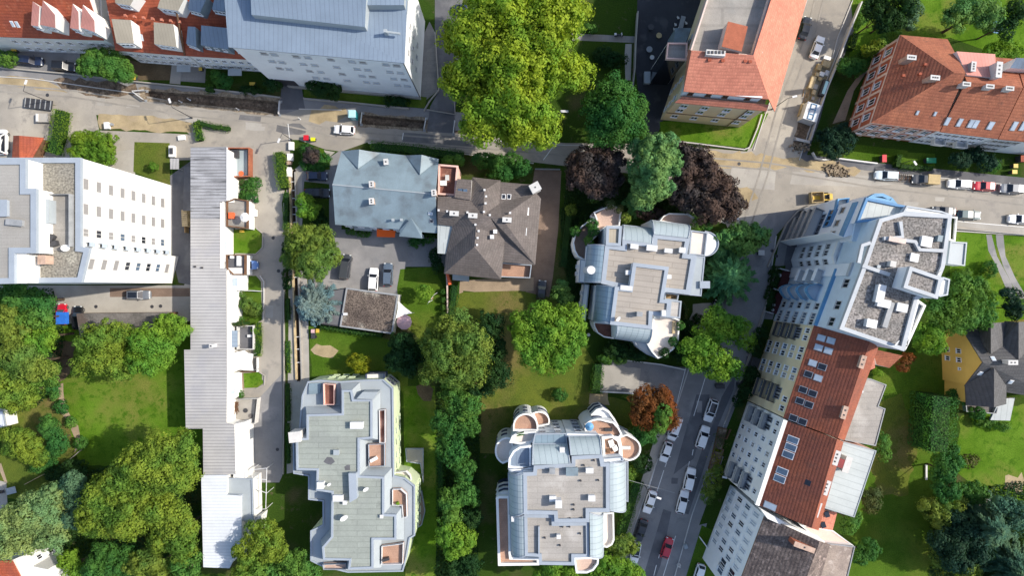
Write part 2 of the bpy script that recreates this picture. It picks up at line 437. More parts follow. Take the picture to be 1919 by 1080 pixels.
mat('gravel_tan', (.25, .235, .20), .95, .12, .4, .28, 3.2, col2=(.245, .225, .185), spots=(.35, .33, .27), spotscale=.4, bump=.5)
mat('moss_gravel', (.17, .135, .11), .95, .3, .3, .4, 4, col2=(.09, .07, .06), spots=(.36, .33, .28), spotscale=.22, spotcut=(.5, .68), bump=.6)
mat('felt_beige', (.36, .335, .305), .9, .08, .18, .07, 5, pattern='brick', psize=(9, 1.0), pamt=.2, spots=(.43, .405, .375), spotscale=.16, spots2=(.25, .235, .215), s2=(.45, .57, .72))
mat('felt_sand', (.37, .33, .285), .9, .06, .2, .04, 5, pattern='brick', psize=(7, 1.0), pamt=.3, pcol=(.25, .22, .2), spots2=(.27, .245, .215), s2=(.4, .57, .72))
mat('felt_grey', (.33, .315, .29), .9, .07, .2, .05, 5, pattern='brick', psize=(4, .5), pamt=.16)
mat('felt_concrete', (.33, .31, .28), .9, .12, .3, .06, 5, pattern='brick', psize=(12, 3), pamt=.2, spots=(.26, .25, .23))
mat('felt_green', (.30, .325, .29), .9, .07, .2, .05, 5, pattern='brick', psize=(7, 1.0), pamt=.3, pcol=(.3, .3, .3), spots=(.255, .275, .25), spotscale=.2, spots2=(.20, .215, .195), s2=(.45, .58, .74))
mat('terracotta', (.47, .285, .20), .85, .12, .4, .06, 6, pattern='brick', psize=(.4, .4), pamt=.2, spots=(.36, .20, .14))
mat('terrace_pink', (.58, .42, .34), .85, .08, .3, .05, 6, pattern='brick', psize=(.5, .5), pamt=.15)
mat('terrace_pale', (.70, .62, .55), .8, .06, .4, .04, 6)
mat('brick_deck', (.26, .115, .085), .85, .2, .5, .12, 6, pattern='brick', psize=(.4, .2), pamt=.3, spots=(.36, .2, .15))
mat('wood', (.36, .24, .12), .8, .15, .8, .1, 5, pattern='seam', psize=(.18, 1), pamt=.4)
mat('wood_pale', (.58, .45, .26), .8, .15, .8, .1, 5)
mat('wood_grey', (.19, .175, .165), .9, .2, .5, .15, 5, pattern='seam', psize=(.25, 1), pamt=.5, spots=(.11, .085, .075), spotscale=.2)
mat('wood_brown', (.17, .09, .05), .85, .15, .8, .1, 5)
# fittings
mat('frame_white', (.8, .8, .8), .5, .03, 1, 0)
mat('frame_grey', (.3, .32, .35), .5, .03, 1, 0)
mat('glass_dark', (.018, .022, .032), .08, .1, .5, 0, spec=.6)
mat('glass_sky', (.10, .15, .22), .06, .2, .6, 0, spec=.8)
mat('glass_pale', (.45, .52, .60), .15, .1, .6, 0, spec=.6)
mat('blind', (.25, .24, .235), .7, .06, 1, 0, pattern='corr', psize=(1, 1), pamt=.05)
mat('blind_blue', (.3, .36, .46), .5, .1, 1, 0)
mat('metal_dark', (.05, .05, .055), .5, .1, 1, .04)
mat('metal_grey', (.3, .31, .32), .45, .1, 1, .04)
mat('metal_white', (.64, .64, .64), .45, .05, 1, .03)
mat('rail_dark', (.055, .06, .07), .5, .1, .8, .05)
mat('rail_blue', (.12, .30, .5), .5, .1, .8, .03)
mat('blue_strong', (.06, .20, .40), .5, .08, .8, .03)
mat('chimney', (.5, .35, .27), .85, .12, 1.5, .1)
mat('chimney_white', (.58, .56, .53), .85, .06, 1.5, .05)
mat('copper_red', (.25, .04, .04), .6, .1, 1.5, .05)
mat('awning_orange', (.85, .12, .01), .7, .04, 1, .02)
mat('sail_white', (.82, .80, .76), .75, .04, .6, .02)
mat('sail_grey', (.55, .54, .53), .7, .06, .5, .03)
mat('parasol_pink', (.62, .41, .43), .75, .05, 1, .03)
mat('red_gloss', (.55, .015, .03), .4, .05, 1, 0)
mat('yellow', (.62, .42, .06), .5, .08, 1.5, .04)
mat('yellow_bright', (.7, .75, .02), .5, .05, 1.5, .03)
mat('teal', (.03, .33, .37), .5, .05, 1.5, .03)
mat('teal_pale', (.45, .72, .74), .5, .05, 1.5, .03)
mat('green_bin', (.03, .28, .14), .5, .05, 1.5, .03)
mat('tan', (.50, .38, .20), .8, .1, 1, .05)
mat('flower_yellow', (.75, .6, .03), .6, .1, 2, .1)
mat('bark', (.09, .065, .045), .95, .2, 2, .15)
mat('tyre', (.02, .02, .021), .9, .1, 3, 0)
mat('rim', (.35, .36, .37), .35, .05, 2, 0, metal=.8)
mat('lamp_glass', (.7, .72, .7), .15, .02, 2, 0)
mat('lamp_red', (.4, .01, .01), .2, .02, 2, 0)
mat('trampoline', (.02, .035, .09), .7, .15, 1, .03)
mat('tarp_blue', (.03, .16, .62), .5, .08, 1.2, .03)
mat('orange_plastic', (.72, .14, .05), .6, .06, 1.5, .03)
mat('striped_navy', (.03, .045, .10), .6, .05, 1, 0)
mat('burgundy', (.09, .022, .022), .7, .12, .6, .06, pattern='brick', psize=(.5, .5), pamt=.2)
def paint(n, c): return mat('car_' + n, c, .28, .02, 1, 0, spec=.5, coat=.6)
for n, c in dict(white=(.78, .78, .78), black=(.012, .013, .016), navy=(.015, .025, .06), grey=(.16, .175, .2), silver=(.42, .46, .49), red=(.5, .012, .03),
                 teal=(.04, .09, .10), steel=(.09, .12, .16), blue=(.1, .2, .45), graphite=(.05, .055, .062), pale=(.55, .63, .68), yellow=(.72, .42, .03)).items():
    paint(n, c)
# foliage
leafmat('leaf_plane', (.13, .20, .014), (.33, .41, .035), .35)
leafmat('leaf_green', (.03, .10, .02), (.085, .20, .035))
leafmat('leaf_fresh', (.09, .19, .016), (.22, .35, .04), .35)
leafmat('leaf_mid', (.055, .14, .02), (.15, .265, .045))
leafmat('leaf_olive', (.08, .13, .02), (.22, .28, .045))
leafmat('leaf_gold', (.085, .145, .016), (.235, .30, .036))
leafmat('leaf_pale', (.14, .20, .06), (.29, .36, .12))
leafmat('leaf_dark', (.012, .038, .011), (.035, .082, .018))
leafmat('leaf_deep', (.008, .03, .016), (.024, .062, .03), .15)
leafmat('leaf_purple', (.034, .023, .02), (.105, .066, .05), .12)
leafmat('leaf_rust', (.13, .04, .012), (.31, .10, .025))
leafmat('leaf_yellow', (.11, .15, .012), (.32, .30, .015))
leafmat('needle_blue', (.085, .125, .115), (.20, .26, .235), .1)
leafmat('needle_green', (.06, .17, .06), (.16, .34, .11), .15)  # extra bright: sunlight on the shaded conifers is put into the colour
leafmat('needle_teal', (.035, .085, .045), (.10, .18, .09), .15)
leafmat('needle_cedar', (.07, .15, .04), (.21, .34, .10), .2)
leafmat('needle_pale', (.07, .16, .03), (.18, .30, .07), .2)
leafmat('hedge', (.03, .085, .012), (.075, .155, .02), .2)
leafmat('hedge_light', (.075, .15, .012), (.17, .25, .02), .2)
leafmat('hedge_olive', (.05, .07, .015), (.13, .13, .04), .2)
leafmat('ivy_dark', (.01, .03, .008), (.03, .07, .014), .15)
# ------------------------------------------------------------------ ground, roads, lawns
TRENCH = {
    'a': [(272, 170), (380, 178), (480, 187), (521, 191), (521, 214), (480, 206), (380, 196), (275, 184)],
    'b': [(679, 215), (796, 226), (794, 241), (677, 232)],
    'c': [(547, 318), (554, 318), (557, 500), (563, 715), (557, 715), (550, 500)],
}
_lay = [0]
_laid = []                                      # (polygon, layer): a sheet lies one layer above those it overlaps
def _inside(p, poly):
    c = False
    for i in range(len(poly)):
        (x1, y1), (x2, y2) = poly[i - 1], poly[i]
        if (y1 > p[1]) != (y2 > p[1]) and p[0] < (x2 - x1) * (p[1] - y1) / (y2 - y1) + x1: c = not c
    return c
def _cross(a, b, c, d):
    o = lambda p, q, r: (q[0] - p[0]) * (r[1] - p[1]) - (q[1] - p[1]) * (r[0] - p[0])
    return o(a, b, c) * o(a, b, d) <= 0 and o(c, d, a) * o(c, d, b) <= 0
def _overlap(A, B):
    if max(p[0] for p in A) + 6 < min(p[0] for p in B) or max(p[0] for p in B) + 6 < min(p[0] for p in A) or max(p[1] for p in A) + 6 < min(p[1] for p in B) or max(p[1] for p in B) + 6 < min(p[1] for p in A): return False
    return _inside(A[0], B) or _inside(B[0], A) or any(_cross(A[i - 1], A[i], B[j - 1], B[j]) for i in range(len(A)) for j in range(len(B)))
def patch(name, pts, m, holes='', rough=0.0):
    ly = 1 + max([l for q, l in _laid if _overlap(pts, q)], default=0)
    _laid.append((pts, ly)); _lay[0] = max(_lay[0], ly)
    z = 0.004 * ly
    mb = MB()
    p = PP(pts)
    if rough:                                   # frayed natural edge
        q = []
        for i in range(len(p)):
            a, b = Vector(p[i]), Vector(p[(i + 1) % len(p)])
            n = max(1, int((b - a).length / 1.2))
            for k in range(n):
                t = a.lerp(b, k / n)
                q.append((t.x + random.uniform(-rough, rough), t.y + random.uniform(-rough, rough)))
        p = q
    mb.ngon(p, z, holes=[PP(TRENCH[h]) for h in holes])
    o = mb.build(name, M(m))
    o['kind'] = 'structure'
    return o
mb = MB()
mb.ngon([(-900, -900), (900, -900), (900, 900), (-900, 900)], 0.0, holes=[PP(t) for t in TRENCH.values()])
tag(mb.build('ground', M('lawn_dark')), kind='structure')
for k, t in TRENCH.items():
    mb = MB(); p = PP(t); q = inset(ccw(p), .28); n = len(q); p = ccw(p)
    zt = .1
    for i in range(n):
        j = (i + 1) % n
        mb.face([(*p[j], zt), (*p[i], zt), (*q[i], -.9), (*q[j], -.9)])
    mb.ngon(q, -.9)
    tag(mb.build('trench', M('wet_soil')), kind='structure')
P = patch
# streets
P('pavement', [(-80, 112), (0, 124), (250, 151), (480, 174), (530, 182), (570, 182), (800, 204), (905, 215), (905, 260), (680, 245), (520, 228), (250, 200), (-80, 178)], 'asphalt_grey', 'ab')
P('road', [(-80, 142), (0, 148), (140, 163), (265, 178), (380, 200), (520, 217), (560, 205), (640, 205), (675, 236), (800, 246), (905, 255), (1060, 268), (1240, 270), (1400, 285), (1480, 285), (1480, 340), (1400, 420), (1300, 400), (1180, 325), (1000, 304), (860, 285), (690, 266), (640, 284), (610, 280), (560, 262), (545, 262), (520, 300), (480, 268), (360, 255), (330, 232), (180, 215), (100, 196), (-80, 185)], 'asphalt')
P('road', [(1500, -60), (1525, -60), (1513, 0), (1475, 110), (1440, 195), (1400, 284), (1330, 278), (1290, 300), (1300, 400), (1400, 430), (1480, 410), (1500, 330), (1498, 300), (1545, 160), (1614, 0), (1635, -60)], 'asphalt')
P('road', [(1400, 290), (1495, 300), (1640, 322), (1760, 332), (1919, 348), (2020, 356), (2020, 448), (1919, 440), (1790, 432), (1600, 410), (1500, 392), (1440, 400), (1400, 430)], 'asphalt')
P('road', [(1400, 405), (1500, 392), (1455, 440), (1432, 590), (1410, 660), (1370, 760), (1300, 960), (1262, 1100), (1150, 1100), (1185, 1000), (1235, 850), (1268, 740), (1290, 690), (1330, 600), (1380, 500), (1400, 440)], 'asphalt_grey')
P('pavement', [(1498, 300), (1545, 160), (1612, 0), (1622, 0), (1572, 130), (1512, 290), (1640, 305), (1919, 333), (2020, 340), (2020, 356), (1919, 348), (1640, 322)], 'asphalt_dark')
P('pavement', [(1495, 396), (1475, 412), (1462, 445), (1440, 560), (1425, 600), (1385, 720), (1330, 850), (1296, 940), (1255, 1100), (1300, 1100), (1325, 980), (1365, 850), (1420, 700), (1445, 610), (1468, 520), (1490, 450), (1520, 405)], 'asphalt_grey')
P('pavement', [(1270, 690), (1290, 690), (1262, 780), (1225, 880), (1190, 985), (1160, 1100), (1130, 1100), (1180, 970), (1212, 870), (1240, 780)], 'concrete')
P('road', [(1378, 700), (1352, 745), (1338, 790), (1320, 830), (1296, 900), (1275, 960), (1290, 965), (1345, 800), (1375, 730)], 'asphalt_dark')
P('road', [(1283, 815), (1305, 740), (1330, 740), (1318, 800), (1300, 860), (1262, 890)], 'asphalt_dark')
P('road', [(1243, 955), (1258, 960), (1238, 1060), (1222, 1100), (1200, 1100)], 'asphalt_dark')
P('road', [(1372, 312), (1455, 318), (1450, 355), (1365, 350)], 'concrete', rough=.15)
P('road', [(1485, 322), (1640, 330), (1690, 345), (1600, 350), (1480, 345)], 'concrete', rough=.1)
P('road', [(756, 248), (860, 256), (905, 262), (905, 280), (830, 275), (754, 266)], 'asphalt_patch')
P('road', [(520, 231), (560, 233), (575, 241), (575, 250), (540, 250), (520, 244)], 'asphalt_patch', rough=.3)
P('road', [(450, 214), (490, 217), (488, 228), (447, 224)], 'asphalt_patch')
# dirt and sand of the road works
P('dirt', [(262, 163), (380, 171), (480, 180), (526, 184), (528, 220), (480, 214), (380, 204), (268, 190)], 'rubble', 'a', rough=.35)
P('dirt', [(672, 211), (804, 222), (802, 247), (670, 238)], 'rubble', 'b', rough=.3)
P('dirt', [(100, 150), (160, 148), (250, 160), (262, 178), (200, 183), (130, 172)], 'wet_soil', rough=.5)
P('dirt', [(-60, 136), (90, 150), (130, 172), (0, 158), (-60, 152)], 'sand', rough=.3)
P('sand', [(588, 207), (612, 199), (650, 202), (655, 216), (640, 228), (600, 232), (583, 226)], 'sand', rough=.5)
P('sand', [(185, 213), (240, 214), (320, 222), (358, 232), (362, 250), (300, 247), (186, 240)], 'sand', rough=.3)
P('sand', [(1360, 352), (1400, 352), (1420, 368), (1400, 382), (1365, 372)], 'sand', rough=.5)
P('sand', [(1325, 280), (1370, 285), (1500, 298), (1560, 302), (1610, 318), (1600, 332), (1500, 318), (1400, 312), (1330, 315)], 'sand', rough=.5)
P('dirt', [(1562, 312), (1592, 314), (1590, 330), (1566, 328)], 'wet_soil', rough=.4)
P('dirt', [(1494, 228), (1519, 236), (1510, 262), (1488, 256)], 'wet_soil', rough=.3)
P('dirt', [(1488, 262), (1506, 266), (1502, 282), (1486, 278)], 'wet_soil', rough=.3)
P('dirt', [(1512, 165), (1528, 122), (1562, 110), (1565, 125), (1545, 160), (1520, 205), (1508, 200)], 'sand', rough=.4)
P('dirt', [(850, 243), (880, 245), (880, 250), (850, 250)], 'wet_soil', rough=.2)
# lane by the row houses, the strip with the channel, parking yards
P('road', [(462, 262), (545, 262), (540, 330), (528, 380), (536, 470), (530, 560), (530, 700), (529, 890), (520, 905), (455, 905), (440, 760), (440, 300)], 'asphalt', rough=.0)
P('road', [(478, 755), (529, 700), (529, 905), (455, 905), (455, 830)], 'asphalt_grey')
P('path', [(536, 330), (600, 280), (628, 285), (575, 330), (575, 500), (578, 610), (580, 720), (570, 1000), (536, 1000), (541, 600), (540, 450)], 'concrete', 'c')
P('parking_yard', [(-80, 185), (0, 188), (110, 198), (180, 214), (186, 244), (360, 252), (362, 300), (330, 300), (250, 320), (-80, 330)], 'asphalt')
P('parking_yard', [(-80, 535), (104, 535), (345, 535), (360, 500), (360, 600), (345, 606), (140, 606), (104, 610)], 'concrete')
P('path', [(206, 540), (356, 540), (356, 556), (206, 557)], 'paver')
P('path', [(215, 284), (252, 280), (254, 345), (215, 330)], 'concrete')
P('path', [(318, 330), (360, 300), (360, 535), (335, 530), (322, 480)], 'asphalt_dark')
P('parking_yard', [(566, 330), (640, 280), (640, 430), (700, 430), (835, 450), (835, 500), (760, 500), (746, 560), (640, 545), (590, 540), (566, 430)], 'asphalt_grey')
P('driveway', [(1002, 318), (1052, 320), (1046, 430), (1036, 520), (1026, 575), (985, 560), (985, 430)], 'paver')
P('path', [(862, 525), (1000, 520), (1000, 545), (912, 550), (868, 545), (864, 590), (858, 590)], 'paver_pale')
P('parking_yard', [(1126, 680), (1180, 676), (1292, 690), (1260, 790), (1230, 790), (1190, 740), (1124, 735)], 'asphalt_grey')
P('parking_yard', [(1130, 684), (1200, 690), (1196, 728), (1126, 732)], 'concrete', rough=.2)
P('driveway', [(815, -40), (868, -40), (866, 110), (852, 215), (853, 250), (800, 246), (806, 200), (822, 170), (815, 60)], 'asphalt_dark')
P('driveway', [(538, 130), (564, 148), (568, 184), (572, 205), (524, 205), (526, 180), (530, 140)], 'asphalt_dark')
P('pavement', [(805, 40), (815, 60), (820, 170), (795, 190), (768, 180), (778, 100)], 'pavement')
P('courtyard', [(1196, -40), (1340, -40), (1300, 80), (1240, 232), (1228, 260), (1205, 250), (1190, 120)], 'asphalt_shaded')
P('path', [(1070, 62), (1192, 68), (1192, 80), (1070, 75)], 'pavement')
P('path', [(1170, 82), (1184, 82), (1182, 150), (1172, 150)], 'concrete')
P('path', [(1300, 400), (1380, 405), (1440, 402), (1400, 445), (1370, 440), (1360, 420)], 'concrete')
P('path', [(1300, 570), (1345, 570), (1325, 640), (1290, 650), (1290, 610)], 'concrete', rough=.2)
P('pavement', [(1500, 398), (1570, 410), (1500, 520), (1465, 520), (1480, 430)], 'asphalt_dark')
P('path', [(1445, 500), (1472, 498), (1462, 590), (1434, 584)], 'lawn_dark')
P('path', [(1790, 424), (1919, 440), (2020, 448), (2020, 436), (1919, 428), (1790, 414)], 'concrete')
P('path', [(354, 248), (470, 262), (470, 282), (354, 282)], 'asphalt')
P('path', [(440, 330), (455, 330), (455, 378), (440, 378)], 'paver')
P('path', [(453, 545), (466, 546), (466, 560), (445, 562), (441, 548)], 'paver_pale')
# lawns
P('lawn', [(252, 266), (318, 268), (319, 348), (250, 322)], 'lawn_dry')
P('lawn', [(104, 610), (345, 606), (385, 640), (385, 860), (300, 880), (150, 870), (120, 780), (112, 700)], 'lawn_bright', rough=.25)
P('lawn', [(0, 760), (120, 740), (125, 790), (145, 850), (100, 900), (60, 940), (0, 930)], 'lawn_dry', rough=.4)
P('path', [(108, 722), (118, 720), (124, 765), (135, 790), (148, 800), (150, 835), (140, 850), (143, 828), (130, 800), (112, 770)], 'paver_pale', rough=.2)
P('dirt', [(92, 668), (112, 640), (140, 640), (140, 690), (112, 720), (98, 700)], 'soil', rough=.4)
P('lawn', [(0, 860), (45, 868), (50, 900), (20, 930), (0, 920)], 'lawn_dry')
P('lawn', [(578, 613), (620, 612), (740, 640), (765, 700), (762, 760), (745, 706), (585, 704)], 'lawn', rough=.1)
P('dirt', [(590, 648), (622, 644), (632, 660), (622, 674), (604, 668), (580, 654)], 'sand', rough=.4)
P('lawn', [(750, 505), (812, 500), (832, 540), (832, 600), (790, 640), (748, 600), (744, 540)], 'lawn')
P('lawn', [(868, 548), (975, 545), (1040, 560), (1120, 690), (1110, 745), (1150, 745), (1200, 760), (1190, 850), (1160, 860), (900, 850), (890, 700), (830, 640), (836, 560)], 'lawn_dry')
P('lawn', [(1106, 738), (1140, 737), (1140, 760), (1106, 758)], 'sand', rough=.3)
P('lawn', [(756, 724), (815, 724), (822, 900), (815, 1100), (760, 1100)], 'lawn_bright')
P('dirt', [(780, 726), (800, 718), (812, 728), (806, 750), (792, 750)], 'soil', rough=.3)
P('lawn', [(530, 890), (580, 880), (600, 1090), (500, 1090), (490, 980)], 'lawn_dark')
P('lawn', [(1640, 690), (1770, 640), (1770, 1100), (1560, 1100), (1600, 900)], 'lawn')
P('lawn', [(1640, 760), (1690, 740), (1720, 820), (1700, 930), (1650, 930), (1630, 870)], 'lawn_dry', rough=.5)
P('lawn', [(1780, 434), (1919, 444), (2020, 450), (2020, 600), (1780, 620)], 'lawn_bright')
P('path', [(1848, 440), (1858, 440), (1868, 480), (1895, 530), (1905, 560), (1893, 560), (1868, 500), (1852, 470)], 'asphalt_grey')
P('path', [(1866, 440), (1880, 440), (1884, 480), (1902, 520), (1925, 560), (1910, 560), (1880, 500), (1868, 460)], 'asphalt_grey')
P('lawn', [(1590, -40), (2020, -40), (2020, 130), (1890, 110), (1780, 70), (1680, 90), (1580, 160), (1600, 60)], 'lawn_bright')
P('lawn', [(1560, 130), (1600, 130), (1640, 90), (1580, 240), (1520, 290)], 'lawn_dark')
P('lawn', [(1800, 780), (2020, 740), (2020, 930), (1860, 950), (1790, 880)], 'lawn_bright', rough=.3)
P('dirt', [(1880, 895), (1919, 890), (1919, 925), (1885, 920)], 'sand', rough=.5)
P('lawn', [(1236, 228), (1440, 212), (1408, 278), (1240, 260)], 'lawn_bright')
P('lawn', [(1070, -20), (1192, -20), (1190, 62), (1070, 60)], 'lawn_dark')  # shade of tree and building is put into these two lawns' dark colour
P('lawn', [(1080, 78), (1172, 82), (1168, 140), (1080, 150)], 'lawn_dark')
P('lawn', [(570, 150), (800, 182), (796, 203), (570, 184)], 'lawn')
P('lawn', [(1584, 268), (1700, 282), (1712, 306), (1580, 298)], 'lawn')
P('lawn', [(1690, 285), (1752, 288), (1752, 312), (1686, 306)], 'lawn')
P('lawn', [(1760, 290), (1919, 296), (1919, 332), (1760, 315)], 'lawn_dark')
P('lawn', [(436, 432), (478, 428), (491, 438), (491, 462), (482, 474), (436, 476)], 'lawn_bright', rough=.12)
P('path', [(424, 435), (438, 435), (438, 476), (424, 476)], 'sand')
P('lawn', [(455, 518), (480, 517), (489, 528), (491, 600), (470, 612), (455, 605)], 'lawn')
P('lawn', [(452, 700), (485, 697), (494, 706), (493, 720), (482, 728), (455, 727)], 'lawn_bright', rough=.1)
P('path', [(445, 700), (456, 700), (458, 729), (445, 729)], 'paver')
P('lawn', [(566, 278), (605, 278), (618, 300), (618, 318), (572, 320)], 'lawn')
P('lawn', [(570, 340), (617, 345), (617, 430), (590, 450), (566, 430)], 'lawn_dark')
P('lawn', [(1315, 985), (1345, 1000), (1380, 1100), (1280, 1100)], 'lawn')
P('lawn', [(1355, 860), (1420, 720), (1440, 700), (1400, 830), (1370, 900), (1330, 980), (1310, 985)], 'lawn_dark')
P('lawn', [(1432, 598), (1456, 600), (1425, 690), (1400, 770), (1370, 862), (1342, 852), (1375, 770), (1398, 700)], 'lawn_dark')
P('driveway', [(1398, 668), (1432, 672), (1426, 692), (1396, 690)], 'asphalt_dark')
P('lawn', [(225, 112), (322, 122), (322, 150), (250, 150)], 'soil')
P('path', [(322, 120), (340, 124), (338, 158), (318, 156)], 'concrete')
P('path', [(340, 124), (386, 126), (384, 155), (338, 152)], 'pavement')
P('parking_yard', [(-80, 90), (150, 95), (150, 140), (0, 124), (-80, 114)], 'asphalt_grey')
P('path', [(1560, 232), (1584, 225), (1600, 170), (1640, 110), (1634, 105), (1588, 170)], 'paver_pale')
P('path', [(2, 868), (14, 905), (10, 908), (-4, 875)], 'paver_pale')
P('path', [(-40, 890), (12, 905), (15, 960), (-40, 960)], 'concrete')
# repair patches, tar seams and kerbs
random.seed(5)
for (x0, y0), (x1, y1), n_ in (((120, 190), (500, 232), 6), ((560, 240), (900, 270), 4), ((1480, 60), (1440, 260), 4), ((1500, 345), (1900, 395), 6), ((1330, 660), (1230, 1040), 7), ((508, 300), (508, 700), 5)):
    for k in range(n_):
        t_ = random.random(); x = x0 + (x1 - x0) * t_ + random.uniform(-12, 12); y = y0 + (y1 - y0) * t_ + random.uniform(-12, 12)
        a, b_ = random.uniform(4, 16), random.uniform(3, 8)
        if abs(y1 - y0) > abs(x1 - x0): a, b_ = b_, a
        P('road_patch', [(x - a, y - b_), (x + a, y - b_ + 1), (x + a - 1, y + b_), (x - a, y + b_ - 1)], random.choice(['asphalt_grey', 'asphalt_dark', 'asphalt_grey'] if x0 == 1330 else ['concrete', 'asphalt', 'concrete', 'road_mend']), rough=.06)
GZ = 0.004 * (_lay[0] + 1)                       # just above the topmost sheet
mb = MB()
for k_, (pts, m_) in enumerate((([(-60, 160), (140, 176), (360, 212), (520, 226), (640, 252), (860, 268), (1060, 285), (1300, 300), (1440, 312), (1640, 345), (1919, 378)], 0),
                ([(1545, -40), (1520, 60), (1462, 210), (1430, 330), (1400, 420)], 0),)):
    for o_ in (-8, 8):
        mb.strip(PP([(x + (o_ if abs(pts[0][0] - pts[-1][0]) < 200 else 0), y + (0 if abs(pts[0][0] - pts[-1][0]) < 200 else o_ * .8)) for x, y in pts]), .32, GZ + .0015 * k_ - .001, GZ + .0015 * k_)
tag(mb.build('tyre_tracks', M('worn_track')), kind='structure')
mb = MB()
for pts in ([(-60, 140), (60, 147), (150, 160), (262, 176)], [(560, 204), (640, 206)], [(905, 262), (1060, 272), (1240, 274)], [(1524, -40), (1512, 0), (1474, 112), (1441, 196), (1412, 282)], [(1498, 300), (1545, 160), (1590, 50)], [(1640, 322), (1760, 333), (1919, 349), (2000, 357)], [(1500, 394), (1600, 411), (1790, 433), (1919, 441)],
            [(1455, 442), (1433, 588), (1410, 660), (1370, 760), (1298, 962), (1262, 1090)], [(1292, 688), (1262, 782), (1226, 880), (1190, 985), (1160, 1090)], [(690, 268), (860, 287), (1000, 306)]):
    mb.strip(PP(pts, .1), .18, 0, GZ + .1)
tag(mb.build('kerb', M('kerb')), kind='structure')
# painted lines
mb = MB()
_z = GZ + .012
def dash(a, b, wd=.13):
    a, b = Vector(W2(*a)), Vector(W2(*b)); d = (b - a).normalized(); n = Vector((-d.y, d.x)) * wd / 2
    mb.ngon([tuple(a + n), tuple(a - n), tuple(b - n), tuple(b + n)], _z)
for a, b in [((1232, 862), (1216, 915)), ((1249, 868), (1246, 876)), ((1244, 882), (1231, 922)), ((1299, 843), (1297, 854)), ((1292, 865), (1289, 878)), ((1213, 925), (1205, 955)),
             ((1266, 1005), (1243, 1080)), ((1237, 1035), (1234, 1047)), ((1230, 1060), (1225, 1080)), ((1285, 690), (1268, 757)), ((1327, 690), (1300, 780)),
             ((1795, 415), (1919, 426)), ((1753, 332), (1785, 336)), ((540, 232), (543, 262)), ((756, 249), (754, 262)), ((1040, 270), (1018, 300))]:
    dash(a, b)
tag(mb.build('road_markings', M('paint_white')), kind='structure')
# ------------------------------------------------------------------ building helpers
def building(label, px, py, name='apartment_building', cat='building', group=None):
    v = W(px, py, 0)
    return thing(name, label, cat, (v.x, v.y, 0), group)
def tier(b, pts, z, top, wall, rim=.35, rh=.45, rimm='metal_trim', z0=-.1, uv=0.0, name='roof', raw=False, wallname='wall', rimname='parapet'):
    """one flat-roofed volume: walls down to z0, roof sheet, parapet. pts are photo pixels of the parapet's top edge"""
    p = ccw(pts if raw else PP(pts, z + rh))
    mb = MB(); mb.prism(p, z0, z + .002, 0, top=False); mb.build(wallname, M(wall), b)
    mb = MB(); q = inset(p, .02); mb.ngon(q, z, 0, uv); o = mb.build(name, M(top), b)
    if rh > 0:
        mb = MB(); mb.ring(inset(p, -.06), rim + .06, z - .25, z + rh); mb.build(rimname, M(rimm), b)
    return p, o
def pts3(l): return [W(*p) for p in l]
def roof(b, faces, m, t=.22, name='roof', rimm=None, mats=None):
    fs = [pts3(f) for f in faces]
    mb = MB(); mb.slab(fs, t, 0, 1)
    o = mb.build(name, [M(m), M(rimm or m)], b)
    return o, fs
def walls_under(b, pts, z, wall, ins=.35, z0=-.1, name='wall', gables=()):
    p = inset(ccw(PP(pts, z)), ins)
    mb = MB(); mb.prism(p, z0, z - .12, 0, top=True)
    for g in gables:
        mb.face(pts3(g))
    mb.build(name, M(wall), b)
    return p
def slant(b, pts, zb, mt, ms, name='dormer', t=0.0):
    """volume with a sloping top (photo pixel + height per corner) reaching down to zb"""
    p = pts3(pts)
    if area2([(q.x, q.y) for q in p]) < 0: p = p[::-1]
    mb = MB(); n = len(p)
    mb.face(p, 0)
    for i in range(n):
        a, c = p[i], p[(i + 1) % n]
        mb.face([(a.x, a.y, zb), (c.x, c.y, zb), c, a], 1)
    return mb.build(name, [M(mt), M(ms)], b)
def plane_hit(px, py, f):
    a, b_, c = Vector(f[0]), Vector(f[1]), Vector(f[2])
    n = (b_ - a).cross(c - a)
    if n.z < 0: n = -n
    n.normalize()
    o = Vector((0, 0, H)); d = W(px, py, 0) - o
    t = (a - o).dot(n) / d.dot(n)
    return o + d * t, n
def oriented(mb, c, u, v, n, su, sv, sn, m=0):
    P0 = [c + u * (su / 2 * i) + v * (sv / 2 * j) for i, j in ((-1, -1), (1, -1), (1, 1), (-1, 1))]
    T = [p + n * sn for p in P0]
    mb.face(T, m); mb.face(P0[::-1], m)
    for i in range(4):
        j = (i + 1) % 4
        mb.face([P0[i], P0[j], T[j], T[i]], m)
def skylight(rf, px, py, f, wd=.8, ln=1.2, pane='glass_dark', frame='frame_grey', along=None, name='skylight'):
    """rf: the roof object; f: its roof plane"""
    c, n = plane_hit(px, py, f)
    u = Vector((0, 0, 1)).cross(n)
    if u.length < 1e-3: u = Vector((1, 0, 0)) if along is None else Vector(along)
    u.normalize(); v = n.cross(u)
    mb = MB()
    oriented(mb, c - n * .05, u, v, n, wd, ln, .17, 0)
    oriented(mb, c - n * .05, u, v, n, wd - .2, ln - .2, .20, 1)
    return mb.build(name, [M(frame), M(pane)], rf)
